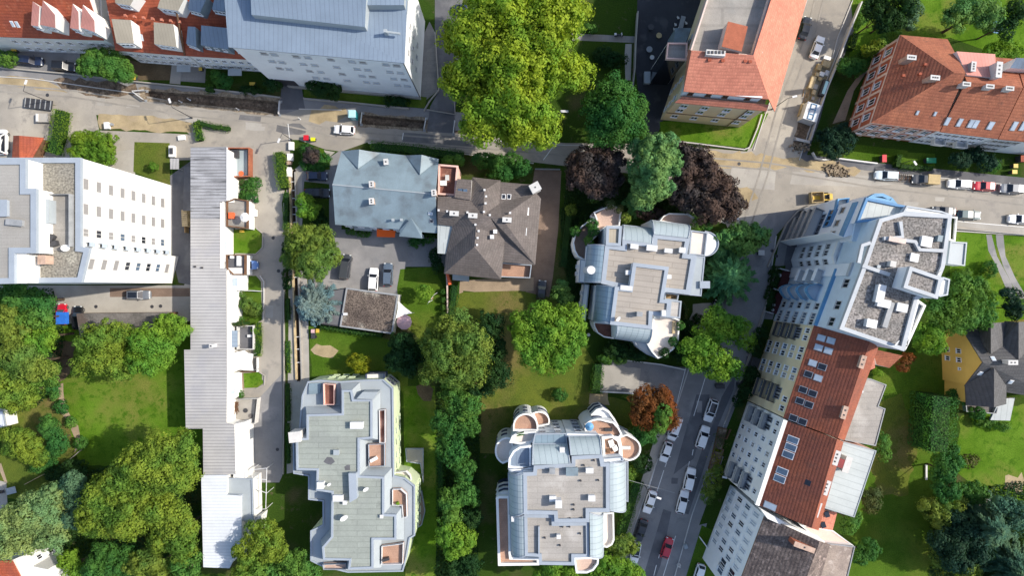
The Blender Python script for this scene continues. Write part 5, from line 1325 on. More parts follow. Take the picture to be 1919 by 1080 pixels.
tier(b, [(1781, 406), (1794, 407), (1790, 452), (1779, 450)], 16, 'hedge_olive', 'plaster_white', .2, .4, 'plaster_white', name='planter_terrace')
tier(b, [(1720, 562), (1735, 573), (1712, 624), (1700, 650), (1697, 656)], 18, 'glass_sky', 'plaster_white', .3, .5, 'plaster_white', name='terrace')
tier(b, [(1768, 520), (1780, 524), (1776, 553), (1762, 556), (1752, 550)], 17, 'plaster_white', 'plaster_white', .2, .3)
A, B = Vector(W2(1617, 503, 24.4)), Vector(W2(1574, 617, 24.4))
A0 = A + (A - B) * .8
facade(b, A, B, [20.6], [.25, .62, .9], 1.5, 1.6, 'plaster_grey')
mb = MB(); d = (B - A).normalized(); n = Vector((d.y, -d.x)); n = -n if n.dot(A) > 0 else n
mb.prism([tuple(A), tuple(B), tuple(B + n * .5), tuple(A + n * .5)], 16.9, 17.3); mb.build('cornice', M('rail_blue'), b)
facade(b, A, B, [14.2, 11.0, 7.8, 4.6, 1.4], [.66, .84, .94], 1.2, 1.4, 'plaster_grey', panes=['glass_dark', 'glass_sky'])
for k, z in enumerate((13.2, 9.8, 6.4, 3.0)):
    balcony(b, A, B, .28, .56, z, .9, 'plaster_blue' if k < 2 else 'plaster_white', 'rail_blue', 1.5, 1.0)
for z in (12.6, 9.4, 6.2): balcony(b, A, B, .02, .24, z, 1.6, 'plaster_white', 'plaster_cool')
C, D = Vector(W2(1585, 450, 12.5)), Vector(W2(1616, 503, 24))
wq = [(1545, 470), (1585, 450), (1606, 493), (1598, 503), (1590, 525), (1560, 532)]
tier(b, [(1572, 452), (1597, 452), (1606, 492), (1590, 515), (1570, 512), (1562, 480)], 15.5, 'plaster_cool', 'plaster_cool', .3, .4, 'plaster_white')
P0, P1 = Vector(W2(1572, 452, 15.9)), Vector(W2(1562, 480, 15.9)); P2 = Vector(W2(1570, 512, 15.9))
facade(b, P0, P1, [12.4, 9.4, 6.4, 3.4], [.3, .75], 1.0, 1.3, 'plaster_grey')
facade(b, P1, P2, [12.4, 9.4, 6.4, 3.4], [.3, .7], 1.0, 1.3, 'plaster_grey')
Q0, Q1 = Vector(W2(1624, 371, 21.35)), Vector(W2(1604, 418, 21.35)); Q1 = Q1 + (Q1 - Q0) * .55
mb = MB(); mb.prism([tuple(Q0), tuple(Q1), tuple(Q1 + Vector((3, 1))), tuple(Q0 + Vector((3, 0)))], -.1, 19.4); mb.build('wall', M('plaster_cool'), b)
dq = (Q1 - Q0).normalized(); nq = Vector((dq.y, -dq.x)); nq = -nq if nq.dot(Q0) > 0 else nq
def panel(z0, z1, t0, t1, m, w_=.1, name='blue_panel'):
    a, c = Q0 + (Q1 - Q0) * t0, Q0 + (Q1 - Q0) * t1
    mb = MB(); mb.prism([tuple(a), tuple(c), tuple(c + nq * w_), tuple(a + nq * w_)], z0, z1, bottom=True); mb.build(name, M(m), b)
panel(17.6, 19.3, .05, .98, 'rail_blue'); panel(10.6, 13.4, .12, .6, 'blue_strong', .14); panel(0, 19.4, .985, 1.0, 'plaster_white', 2.2, 'wing_wall')
facade(b, Q0, Q1, [14.6], [.2, .55, .85], 1.2, 1.4, 'plaster_grey', mull=False)
facade(b, Q0 + nq * .14, Q1 + nq * .14, [11.2], [.2, .36, .52], 1.0, 1.4, 'rail_blue', mull=False)
for k, z in enumerate((1.4, 3.7, 6.0, 8.3)): balcony(b, Q0, Q1, .1 if k else .25, .97, z, 1.9, 'plaster_grey', 'metal_grey', rh=.8)
for z in (1.5, 3.8, 6.1, 8.4): facade(b, Q0, Q1, [z], [.2, .4, .6, .8], 1.5, 1.5, 'frame_grey', mull=False)

# yellow apartment house
b = building('pale yellow apartment house with rust-red roof and twin roof windows', 1510, 700)
ze, zr = 17, 21.2
rf, fs = roof(b, [[(1527, 609, ze), (1469, 784, ze), (1570, 822, zr), (1631, 637, zr)], [(1631, 637, zr), (1570, 822, zr), (1583, 826, 18.2), (1646, 652, 18.2)]], 'tile_brown_red', .25, rimm='tile_red')
p = [W2(1531, 612, ze), W2(1473, 785, ze), W2(1581, 826, 18), W2(1643, 653, 18)]
mb = MB(); mb.prism(p, -.1, ze - .25)
mb.face([Vector((*p[0], ze - .3)), W(1631, 637, zr - .25), Vector((*p[3], ze - .3))]); mb.face([Vector((*p[1], ze - .3)), Vector((*p[2], ze - .3)), W(1570, 822, zr - .25)])
mb.build('wall', M('plaster_yellow'), b)
zs = [13.9, 10.7, 7.5, 4.3, 1.1]
facade(b, p[0], p[1], zs, [.06, .14], .95, 1.4, panes=['glass_dark'], skip=[(i, j) for i in (1, 2, 3, 4) for j in (0, 1)])
facade(b, p[0], p[1], zs, [.27, .35, .50, .58], 1.0, 1.5, panes=['glass_dark', 'blind', 'glass_sky', 'glass_dark'])
facade(b, p[0], p[1], zs[:1], [.82, .92], 1.0, 1.5)
for z in zs[1:4]:
    for t0, t1 in ((.02, .18), (.70, .90)): balcony(b, p[0], p[1], t0, t1, z - .4, 1.2, 'plaster_yellow', 'rail_dark')
    facade(b, p[0], p[1], [z - .3], [.07, .13, .75, .82], 1.0, 2.0, 'frame_grey')
for px, py in ((1539, 634), (1557, 639), (1534, 652), (1552, 658), (1523, 681), (1541, 688), (1515, 702), (1533, 709), (1505, 731), (1523, 738), (1499, 752), (1516, 759), (1487, 784), (1504, 791)):
    skylight(rf, px, py, fs[0], 1.1, 1.32, 'glass_pale' if py < 660 or (px, py) in ((1523, 681), (1533, 709)) else 'glass_dark', 'frame_grey')
chimney(rf, 1617, 679, 21.6, 2.6, .7, 2.0, -.3, 'chimney', 2, 'chimney'); chimney(rf, 1583, 774, 21.4, 2.4, .7, 2.0, -.3, 'chimney', 2, 'chimney')
slant(b, [(1634, 654, 17.4), (1692, 667, 16.4), (1667, 690, 15.0), (1643, 684, 15.6)], -.1, 'tile_brick', 'plaster_white', 'annex')
slant(b, [(1628, 642, 20.2), (1637, 652, 19.0), (1640, 690, 17.2), (1603, 706, 17.2), (1596, 730, 18)], -.1, 'tile_orange', 'plaster_pink', 'annex')
tier(b, [(1604, 706), (1632, 711), (1661, 722), (1646, 762), (1659, 767), (1641, 836), (1576, 824), (1598, 740)], 14.6, 'felt_beige', 'plaster_grey', .1, .12, 'metal_grey')
unit(b, 1610, 731, 14.6, 1.1, 1.2, .5, .3, m='metal_white')

# white apartment house
b = building('off-white apartment house with brown-red roof, white gutter and copper-red chimneys', 1480, 870)
ze, zr = 17.2, 21.4
rf, fs = roof(b, [[(1475, 789, ze), (1422, 948, ze), (1521, 991, zr), (1569, 824, zr)], [(1569, 824, zr), (1521, 991, zr), (1534, 995, 18.6), (1581, 829, 18.6)]], 'tile_brown_red', .25, rimm='tile_red')
mb = MB(); mb.strip(PP([(1472, 788), (1419, 948)], ze + .1), .7, ze - .3, ze + .15); mb.build('gutter', M('plaster_white'), rf)
p = [W2(1475, 788, ze), W2(1421, 948, ze), W2(1531, 995, 18), W2(1580, 829, 18)]
mb = MB(); mb.prism(p, -.1, ze - .3); mb.face([Vector((*p[1], ze - .3)), Vector((*p[2], ze - .3)), W(1521, 991, zr - .25)]); mb.build('wall', M('plaster_white'), b)
facade(b, p[0], p[1], zs, [.32, .45, .58, .70], .9, 1.4, panes=['glass_dark', 'glass_sky', 'glass_dark', 'blind'])
facade(b, p[0], p[1], zs[:1], [.08, .18, .9], .9, 1.3)
for z in zs[1:4]:
    for t0, t1 in ((.03, .22), (.77, .96)): balcony(b, p[0], p[1], t0, t1, z - .4, 1.2, 'plaster_white', 'metal_grey')
    facade(b, p[0], p[1], [z - .3], [.08, .17, .82, .91], 1.0, 2.0, 'frame_grey')
for px, py in ((1486, 825), (1482, 839), (1477, 853), (1466, 884), (1461, 898)): skylight(rf, px, py, fs[0], 1.15, 1.8, 'glass_sky', 'frame_white')
for px, py in ((1535, 845), (1514, 905)): skylight(rf, px, py, fs[0], 1.1, 1.1, 'glass_dark', 'frame_white')
skylight(rf, 1443, 949, fs[0], 1.1, 2.0, 'glass_pale', 'frame_grey')
tier(b, [(1577, 828), (1642, 846), (1601, 970), (1530, 948), (1560, 870)], 15.6, 'seam_pale', 'plaster_pink', .08, .1, 'metal_pale', uv=1.25)
for px, py in ((1567, 859), (1548, 915), (1531, 956)):
    chimney(rf, px, py, 20.6, 5, 1.0, 2.3, -.32, 'chimney_white', 3); v = W(px - 5, py - 2, 20.2)
    mb = MB(); mb.box((v.x, v.y, 17), (.5, 2.3, 3.2), -.32); mb.build('chimney_cladding', M('copper_red'), rf)
unit(b, 1588, 872, 15.6, 1.0, 2.6, 1.8, -.32, 'chimney_white', 'chimney'); unit(b, 1576, 869, 15.6, .8, 1.4, 2.0, -.32, 'copper_red', 'chimney')
slant(b, [(1533, 955, 14.5), (1569, 962, 13.5), (1560, 996, 13.5), (1518, 990, 14.5)], -.1, 'tile_orange', 'plaster_white', 'annex')
for px, py in ((1550, 965), (1543, 985)): unit(b, px, py, 14.0, .7, .9, .3, .3, 'frame_grey', 'skylight', 'glass_dark')

# pale blue house with the old roof
b = building('pale blue house with mottled old grey-brown tile roof at the bottom edge', 1420, 1040)
rf, fs = roof(b, [[(1433, 968, 17), (1372, 1130, 17), (1480, 1170, 21), (1536, 1016, 21)], [(1536, 1016, 21), (1480, 1170, 21), (1510, 1180, 18.5), (1556, 1022, 18.5)]], 'tile_old', .25, rimm='wood_brown')
p = [W2(1436, 970, 17), W2(1375, 1130, 17), W2(1505, 1180, 18), W2(1553, 1022, 18)]
mb = MB(); mb.prism(p, -.1, 16.7); mb.face([Vector((*p[0], 16.6)), W(1536, 1016, 20.7), Vector((*p[3], 16.6))]); mb.build('wall', M('plaster_cool'), b)
mb = MB(); mb.prism(PP([(1433, 968), (1420, 950), (1535, 1013), (1552, 1022)], 17), 16.4, 18.2); mb.build('firewall', M('plaster_white'), b)
facade(b, p[0], p[1], [12.6, 8.8, 5.0, 1.4], [.06, .16, .27, .38, .49, .60, .70], .9, 2.2, panes=['glass_pale', 'glass_dark', 'glass_sky'])
for z in (11.8, 7.6): facade(b, p[0], p[1], [z], [.8, .88], 1.6, 2.4, panes=['glass_dark', 'glass_sky'])
chimney(rf, 1508, 1027, 21.2, 2.2, 3.4, .7, -.35, 'brick_red', 1, 'chimney')
tier(b, [(1537, 1018), (1602, 1026), (1582, 1110), (1510, 1100)], 15.5, 'tile_old_pale', 'plaster_white', .1, .12, 'metal_grey')
unit(b, 1523, 1075, 15.6, 1.3, 1.6, 1.2, -.3, m='metal_white', name='chimney')
tier(b, [(1500, 985), (1560, 996), (1600, 1024), (1536, 1014)], 14, 'plaster_pink', 'plaster_white', .1, .1, 'plaster_white')
# yellow house on the right
b = building('ochre yellow house with anthracite gabled roof among the gardens', 1860, 690, 'villa', 'house')
F = [[(1804, 618, 6.4), (1842, 680, 10.6), (1990, 676, 10.6), (1990, 596, 6.4)], [(1842, 680, 10.6), (1808, 724, 6.4), (1990, 752, 6.4), (1990, 676, 10.6)]]
rf, fs = roof(b, F, 'tile_anthracite', .25)
p = [W2(1808, 622, 6.4), W2(1812, 722, 6.4), W2(1990, 748, 6.4), W2(1990, 600, 6.4)]
mb = MB(); mb.prism(p, -.1, 6.2); mb.face([Vector((*p[0], 6.1)), Vector((*p[1], 6.1)), W(1843, 680, 10.3)]); mb.build('wall', M('plaster_ochre'), b)
g = MB(); a_, b_ = W(1863, 690, 10.4), W(1863, 764, 9.0)
g.slab([[a_, W(1809, 722, 6.6), W(1811, 760, 6.3), b_], [a_, b_, W(1886, 758, 6.6), W(1886, 724, 8.2)]], .2)
g.build('gable_roof', M('tile_anthracite'), rf); g = MB()
a2, b2 = W(1857, 664, 10.4), W(1857, 606, 9.4); g.slab([[a2, b2, W(1836, 618, 6.8), W(1836, 640, 7.6)], [a2, W(1894, 640, 7.6), W(1890, 604, 6.8), b2]], .2)
g.build('gable_roof', M('tile_anthracite'), rf); g = MB()
a3, b3 = W(1909, 674, 10.5), W(1909, 604, 9.5); g.slab([[a3, b3, W(1884, 602, 7), W(1872, 648, 8)], [a3, W(1940, 650, 8), W(1938, 602, 7), b3]], .2)
g.build('gable_roof', M('tile_anthracite'), rf)
mb = MB(); mb.prism(PP([(1814, 722), (1814, 756), (1884, 756), (1884, 724)], 6.2), -.1, 6.4); mb.build('wall', M('plaster_ochre'), b)
facade(b, p[0], p[1], [4.2, 1.2], [.38, .55], .9, 1.1); facade(b, p[0], p[1], [4.6], [.72], .5, .5, mull=False)
chimney(rf, 1899, 680, 12.0, 2, 1.6, .7, 0, 'chimney_white', 2)
for px, py in ((1837, 700), (1894, 716), (1861, 673)): skylight(rf, px, py, fs[1] if py > 690 else fs[0], .7, .9, 'glass_pale', 'frame_white')
slant(b, [(1874, 748, 3.4), (1902, 746, 3.4), (1893, 789, 2.6), (1856, 788, 2.6)], 2.3, 'seam_pale', 'metal_pale', 'porch_roof')
tier(b, [(1810, 755), (1872, 757), (1868, 776), (1812, 772)], 2.4, 'wood_grey', 'plaster_ochre', .1, .7, 'metal_grey', name='terrace')
# ------------------------------------------------------------------ foliage
def unitv(n):
    v = RNG.normal(size=(n, 3)); return v / np.linalg.norm(v, axis=1)[:, None]
def leaf_quads(c, nrm, size, asp=.62, axis=None):
    """one small rhombic leaf card per centre"""
    n = len(c)
    nrm = nrm / np.maximum(np.linalg.norm(nrm, axis=1)[:, None], 1e-6)
    r = unitv(n) if axis is None else axis
    t = np.cross(nrm, r); t /= np.maximum(np.linalg.norm(t, axis=1)[:, None], 1e-6)
    if axis is not None:
        t2 = axis / np.maximum(np.linalg.norm(axis, axis=1)[:, None], 1e-6); b = t; t = t2
    else:
        b = np.cross(nrm, t)
    s = size[:, None] * .5
    v = np.empty((n, 4, 3))
    v[:, 0] = c - t * s; v[:, 1] = c + b * s * asp; v[:, 2] = c + t * s; v[:, 3] = c - b * s * asp
    return v
def leaf_object(name, quads, m, parent=None, at=None):
    v = np.concatenate(quads).reshape(-1, 3)
    n = len(v) // 4
    o0 = Vector((0, 0, 0))
    if parent is not None: o0 = ORI[parent.name]
    elif at is not None: o0 = Vector(at)
    me = bpy.data.meshes.new(name)
    me.vertices.add(n * 4); me.vertices.foreach_set('co', (v - np.array(o0)).astype(np.float32).ravel())
    me.loops.add(n * 4); me.loops.foreach_set('vertex_index', np.arange(n * 4, dtype=np.int32))
    me.polygons.add(n); me.polygons.foreach_set('loop_start', np.arange(0, n * 4, 4, dtype=np.int32))
    me.update(calc_edges=True)
    me.materials.append(M(m))
    ob = bpy.data.objects.new(name, me); COL.objects.link(ob)
    if parent is not None: ob.parent = parent
    else: ob.location = o0
    ORI[ob.name] = o0
    return ob
def crown_quads(lobes, cr, leaf, per, zlow=-.45):
    """clumped leaf cards over a set of ellipsoid lobes (x, y, z, rx, ry, rz) in metres"""
    E_ = []
    for (x, y, z, rx, ry, rz) in lobes:                  # each lobe breaks up into billows of different sizes
        if min(rx, ry) < 1.5: E_.append((x, y, z, rx, ry, rz)); continue
        E_.append((x, y, z - rz * .1, rx * .66, ry * .66, rz * .62))
        n_ = 9 if min(rx, ry) > 3 else 7
        for i in range(n_):
            if i == 0: d = np.array([0, 0, 1.])
            else:
                a = 6.2832 * (i / (n_ - 1)) + random.uniform(-.45, .45); e = random.uniform(-.1, .75)
                d = np.array([math.cos(a) * math.cos(e), math.sin(a) * math.cos(e), math.sin(e)])
            f = random.uniform(.26, .5); g = random.uniform(.84, 1.2) - f
            E_.append((x + d[0] * rx * g, y + d[1] * ry * g, z + d[2] * rz * g, rx * f, ry * f, (rx + ry) / 2 * f * .85))
    L = np.array(E_, dtype=float); out = []
    for i, (x, y, z, rx, ry, rz) in enumerate(L):
        area = 4 * math.pi * ((rx * ry) ** 1.6 / 3 + (rx * rz) ** 1.6 / 3 + (ry * rz) ** 1.6 / 3) ** (1 / 1.6)
        nc = max(7, int(area * .72 / (cr * cr * 1.15)))
        d = unitv(nc * 2); d = d[d[:, 2] > zlow][:nc]
        rad = RNG.uniform(.66, 1.1, len(d))
        p = np.array([x, y, z]) + d * np.array([rx, ry, rz]) * rad[:, None]
        keep = np.ones(len(p), bool)
        for j, (x2, y2, z2, a, b_, c) in enumerate(L):
            if j != i: keep &= (((p - [x2, y2, z2]) / [a, b_, c]) ** 2).sum(1) > .55
        p = p[keep]; d = d[keep]
        k = len(p)
        if k:
            rr = cr * RNG.uniform(.6, 1.35, k)
            o = unitv(k * per); dd = np.repeat(d, per, 0)
            s = (o * dd).sum(1); o[s < -.25] *= -1
            c = np.repeat(p, per, 0) + o * (np.repeat(rr, per) * RNG.uniform(.62, 1.0, k * per))[:, None] * np.array([1, 1, .85])
            nn = o * 1.0 + dd * .3 + np.array([0, 0, .1]) + RNG.normal(size=(k * per, 3)) * .17
            out.append(leaf_quads(c, nn, leaf * RNG.uniform(.45, 1.5, k * per)))
        ni = int(area * 2.2)
        u = unitv(ni) * (RNG.uniform(.25, .82, ni))[:, None]
        out.append(leaf_quads(np.array([x, y, z]) + u * [rx, ry, rz], unitv(ni) + [0, 0, .5], np.full(ni, leaf * 2.0)))
    return out
def trunk(t, x, y, h, r, lobes):
    mb = MB()
    mb.tube((x, y, -.1), (x + .1, y, h * .45), r, r * .75, 9); mb.tube((x + .1, y, h * .45), (x, y + .1, h * .8), r * .75, r * .3, 8)
    for l in lobes[:7]:
        mb.tube((x + .05, y, h * .4), (l[0], l[1], max(h * .5, l[2] - l[5] * .2)), r * .5, r * .14, 6)
    mb.build('trunk', M('bark'), t)
def tree(label, lobes, zc, m, cr=1.15, leaf=.42, per=46, flat=.85, name='tree', cat='tree', group=None, base=None, mats2=None):
    """lobes in photo pixels (x, y, rx[, ry]) seen at crown height zc"""
    k = S * (H - zc) / H
    W_ = []
    for i, l in enumerate(lobes):
        rx = l[2] * k; ry = (l[3] if len(l) > 3 else l[2]) * k
        dz = (l[4] if len(l) > 4 else 0) + random.uniform(-.35, .35) * min(rx, ry) * .8
        z = zc + dz
        x, y = W2(l[0], l[1], z)
        rz = min(rx, ry) * flat
        if z - rz < .3: z = max(z, rz * .75)
        W_.append((x, y, z, rx, ry, rz))
    cx = sum(l[0] for l in W_) / len(W_); cy = sum(l[1] for l in W_) / len(W_)
    if base: cx, cy = W2(*base)
    t = thing(name, label, cat, (cx, cy, 0), group)
    rmax = max(l[3] for l in W_)
    trunk(t, cx, cy, zc, max(.07, min(.55, rmax * .07)), W_)
    leaf_object('crown', crown_quads(W_, cr, leaf, per), m, t)
    return t
def bush(label, lobes, zc, m, cr=.5, leaf=.24, per=34, flat=.9, cat='bush', name='bush', group=None):
    k = S * (H - zc) / H; W_ = []
    for l in lobes:
        rx = l[2] * k; ry = (l[3] if len(l) > 3 else l[2]) * k
        x, y = W2(l[0], l[1], zc); W_.append((x, y, max(zc * .6, .25), rx, ry, max(.3, zc * .65)))
    cx, cy = W_[0][0], W_[0][1]
    t = thing(name, label, cat, (cx, cy, 0), group)
    mb = MB()
    for l in W_[:5]: mb.tube((cx, cy, -.05), (l[0], l[1], l[2]), .06, .03, 5)
    mb.build('stem', M('bark'), t)
    leaf_object('foliage', crown_quads(W_, cr, leaf, per, -.3), m, t)
    return t
def hedge(label, pts, width, h, m='hedge', leaf=.2, dens=26, name='hedge', cat='hedge', group=None):
    """clipped hedge along a photo polyline at its top height"""
    p = [Vector(W2(*q, h)) for q in pts]
    t = thing(name, label, cat, (p[0].x, p[0].y, 0), group)
    qs = []; mb = MB(); mb.strip([tuple(q) for q in p], width * .62, 0, h * .86); mb.build('branches', M('ivy_dark'), t)
    for a, b_ in zip(p[:-1], p[1:]):
        d = b_ - a; ln = d.length; d.normalize(); nn = Vector((-d.y, d.x))
        n = int(ln * (width + 2 * h) * dens)
        u = RNG.uniform(-.1, ln + .1, n)
        # perimeter position: left side, top, right side
        s = RNG.uniform(0, width + 2 * h, n)
        off = np.where(s < h, -width / 2, np.where(s < h + width, s - h - width / 2, width / 2))
        z = np.where(s < h, s, np.where(s < h + width, h, width + 2 * h - s))
        wob = np.sin(u * 1.9 + pts[0][0]) * .1 + np.sin(u * .7) * .08 + RNG.normal(size=n) * .09
        nrm = np.stack([np.where(s < h, -nn.x, np.where(s < h + width, 0, nn.x)), np.where(s < h, -nn.y, np.where(s < h + width, 0, nn.y)), np.where((s >= h) & (s < h + width), 1., .2)], 1)
        c = np.stack([a.x + d.x * u + nn.x * off, a.y + d.y * u + nn.y * off, z], 1) + nrm * wob[:, None]
        qs.append(leaf_quads(c, nrm + RNG.normal(size=(n, 3)) * .45, leaf * RNG.uniform(.7, 1.4, n)))
    leaf_object('foliage', qs, m, t)
    return t
def conifer(label, base, tip, zt, rad, m, n_lv=13, droop=.25, m2=None, name='conifer', z0=1.2, dens=1.0, fan=None, blen=.5, cat='tree', jit=.12):
    """layered conifer: whorls of branches with needle sprays; base and tip are photo pixels"""
    bx, by = W2(*base); tx, ty = W2(*tip, zt)
    t = thing(name, label, cat, (bx, by, 0))
    mb = MB(); mb.tube((bx, by, -.1), (tx, ty, zt), .06 * rad + .12, .03, 8)
    qs = []
    for k in range(n_lv):
        f = (k + .5) / n_lv
        z = z0 + (zt - z0) * f
        cx, cy = bx + (tx - bx) * z / zt, by + (ty - by) * z / zt
        ln = rad * (1 - f) ** .8 + .25
        nb = max(6, int(13 * (1 - f * .4)))
        a0 = random.uniform(0, 6.28)
        for j in range(nb):
            a = a0 + 6.2832 * j / nb + random.uniform(-.2, .2)
            l = ln * random.uniform(.78, 1.12)
            d = Vector((math.cos(a), math.sin(a), 0))
            ns = max(4, int(l / .24 * dens))
            s = np.linspace(.12, 1, ns); s = np.repeat(s, 7)
            n = len(s)
            zz = z + .15 * l * s - droop * l * s ** 2 * 1.6
            side = RNG.uniform(-1, 1, n) * (.42 * (1.1 - s) + .14) * min(1.5, .5 + l * .25)
            c = np.stack([cx + d.x * l * s - d.y * side, cy + d.y * l * s + d.x * side, zz - np.abs(side) * .12 + RNG.normal(size=n) * jit], 1)
            ax = np.stack([d.x * .8 - d.y * np.sign(side) * .55, d.y * .8 + d.x * np.sign(side) * .55, np.full(n, -.15)], 1) + RNG.normal(size=(n, 3)) * .2
            nr = np.stack([RNG.normal(size=n) * .35, RNG.normal(size=n) * .35, np.ones(n)], 1)
            qs.append(leaf_quads(c, nr, blen * RNG.uniform(.7, 1.25, n), .3, ax))
            if f < .75: mb.tube((cx, cy, z), (cx + d.x * l * .9, cy + d.y * l * .9, z + .13 * l - droop * l * 1.25), .05, .015, 4)
    mb.build('trunk', M('bark'), t)
    leaf_object('crown', qs, m, t)
    return t
def cover(name, label, pts, n, m, h=.5, leaf=.3, cat='undergrowth'):
    """loose ground cover over an area: one object nobody could count"""
    p = ccw(PP(pts)); xs = [q[0] for q in p]; ys = [q[1] for q in p]
    X = RNG.uniform(min(xs), max(xs), n * 3); Y = RNG.uniform(min(ys), max(ys), n * 3)
    ins = np.zeros(len(X), bool)
    for i in range(len(p)):
        (x1, y1), (x2, y2) = p[i - 1], p[i]
        c = ((y1 > Y) != (y2 > Y)) & (X < (x2 - x1) * (Y - y1) / (y2 - y1 + 1e-9) + x1); ins ^= c
    X, Y = X[ins][:n], Y[ins][:n]
    hh = h * (.45 + .55 * np.sin(X * .9) * np.cos(Y * 1.1 + X * .3)) + .15
    c = np.stack([X, Y, np.abs(hh) * RNG.uniform(.3, 1.1, len(X)) + .05], 1)
    o = leaf_object(name, [leaf_quads(c, RNG.normal(size=(len(X), 3)) * .5 + [0, 0, .8], leaf * RNG.uniform(.6, 1.4, len(X)))], m, None, (X.mean(), Y.mean(), 0))
    tag(o, label, cat, None, 'stuff')

# --- big trees
tree('huge bright yellow-green broad tree at the top centre, the largest of all', [(905, 60, 62, 62, 1), (960, 45, 66, 64, 3), (1030, 55, 58, 58, 2), (1070, 15, 34, 40, -1), (905, 130, 50, 54, 1), (965, 125, 62, 60, 4), (1035, 130, 52, 50, 1), (1080, 140, 32, 30, -2), (862, 150, 38, 40, -1), (920, 195, 52, 50, 1), (975, 200, 52, 52, 2), (1010, 240, 36, 38, -1), (960, 245, 36, 34, -1), (900, 240, 36, 34, -2), (940, -20, 60, 60, 1), (1010, -20, 60, 50, 1), (860, 75, 32, 36, -2)], 15, 'leaf_plane', 1.3, .46, 50, base=(965, 150))
tree('rounded rich dark green tree right of the huge yellow-green one', [(1150, 180, 40, 40, 1), (1125, 210, 34), (1178, 212, 36), (1150, 245, 38, 34), (1185, 245, 26, 28, -1), (1120, 245, 24, 28, -1), (1155, 212, 36, 36, 2)], 10, 'leaf_green', 1.0, .36, 50)
tree('dark purple-leaved tree left of the blue-green cedar', [(1095, 310, 34, 34), (1130, 305, 36, 34), (1112, 340, 36, 32), (1140, 335, 26), (1085, 335, 24)], 8, 'leaf_purple', .9, .42, 60)
tree('largest dark purple-leaved tree beside the street crossing', [(1290, 305, 40, 36), (1315, 345, 46, 42), (1350, 365, 38, 38), (1285, 360, 36, 36), (1330, 390, 36, 26), (1368, 388, 22, 22)], 8.5, 'leaf_purple', .95, .42, 60)
tree('small purple-leaved shrub above the round terrace with trees behind', [(1225, 402, 22, 10), (1205, 400, 12, 8)], 4, 'leaf_purple', .5, .26, 36)
conifer('cedar leaning over the tall feathery cedar with lighter hanging sprays', (1200, 380), (1204, 372), 8.5, 3.0, 'needle_green', 10, .4, blen=.7, jit=.2)
tree('tall feathery blue-green cedar between two purple trees', [(1235, 280, 34, 30, 2), (1205, 285, 26, 26), (1255, 310, 24, 26, 1), (1225, 318, 32, 30, 3), (1195, 320, 20, 22), (1212, 355, 28, 28, 1), (1240, 345, 24, 24), (1205, 378, 20, 16, -2)], 11, 'needle_cedar', .62, .34, 40)
conifer('dark green star-shaped conifer beside the lower street', (1362, 520), (1374, 512), 12, 5.4, 'needle_green', 13, .15, blen=.75)
conifer('smaller star-shaped conifer overlapping the lower street', (1348, 478), (1350, 470), 7, 3.0, 'needle_green', 9, .15, blen=.7)
tree('pale feathery green tree above the dark star-shaped conifer', [(1385, 440, 32, 22), (1415, 442, 24, 24), (1360, 450, 24, 22), (1395, 460, 28, 20)], 7, 'needle_pale', .7, .4, 34)
tree('light green street tree, the upper of two over the lower street', [(1345, 615, 38, 28), (1378, 612, 28, 22), (1395, 640, 18, 14, -1), (1340, 595, 24, 18)], 9, 'leaf_fresh', .85, .36, 42)
tree('light green street tree, the lower of two over the lower street', [(1310, 655, 34, 28), (1345, 680, 34, 30), (1320, 640, 28, 20), (1370, 690, 18, 20, -1), (1300, 680, 20, 18, -1)], 8.5, 'leaf_fresh', .85, .36, 42)
tree('round yellow-green maple on the middle lawn', [(1015, 590, 30, 26), (1060, 598, 34, 28), (1030, 625, 44, 36, 1), (1070, 635, 28, 32), (985, 640, 26, 30), (1010, 665, 34, 30), (1048, 672, 28, 26), (980, 610, 22, 24), (1075, 590, 20)], 9.5, 'leaf_fresh', 1.0, .38, 46)
tree('tall olive-yellow tree beside the pink parasol', [(850, 620, 40, 36, 1), (835, 660, 42, 40, 2), (880, 650, 40, 40, 2), (860, 695, 42, 34), (890, 690, 28, 30), (810, 640, 26, 28, -1), (815, 695, 26, 26, -1)], 10, 'leaf_olive', .95, .34, 46)
tree('dark olive tree right of the tall olive-yellow tree', [(915, 620, 28, 34), (925, 660, 28, 32), (925, 700, 32, 32), (900, 725, 24, 20)], 7.5, 'leaf_dark', .9, .34, 42)
tree('small dark green glossy round tree left of the tall olive-yellow tree', [(752, 642, 24, 22), (772, 660, 24, 26), (745, 672, 20, 22), (768, 690, 18, 16)], 6, 'leaf_dark', .65, .34, 44)
tree('dome-shaped olive-green tree by the long lane', [(565, 448, 32, 28), (600, 452, 34, 30), (555, 480, 28, 28), (590, 490, 40, 34, 1), (620, 478, 22, 26)], 7, 'leaf_olive', .62, .28, 44)
conifer('silvery blue spruce leaning over the garage lean-to', (606, 566), (566, 576), 11.5, 4.6, 'needle_blue', 13, .12, blen=.6)
tree('round golden-yellow bush on the small lawn', [(672, 680, 19, 20)], 2.6, 'leaf_yellow', .45, .22, 40, name='shrub', cat='bush')
tree('small light green tree beside the parked dark pickup', [(570, 378, 14, 14), (585, 392, 14, 16), (566, 396, 10)], 4, 'leaf_fresh', .5, .26, 38)
tree('small purple bush in the front garden by the lane', [(585, 293, 15, 15)], 2.4, 'leaf_purple', .4, .2, 40, name='shrub', cat='bush')
tree('broad dark green bush-like tree in front of the terraced houses', [(195, 108, 36, 20), (215, 125, 36, 26), (180, 120, 28, 24), (235, 140, 20, 18), (165, 125, 18, 16)], 4.5, 'leaf_mid', .6, .28, 44)
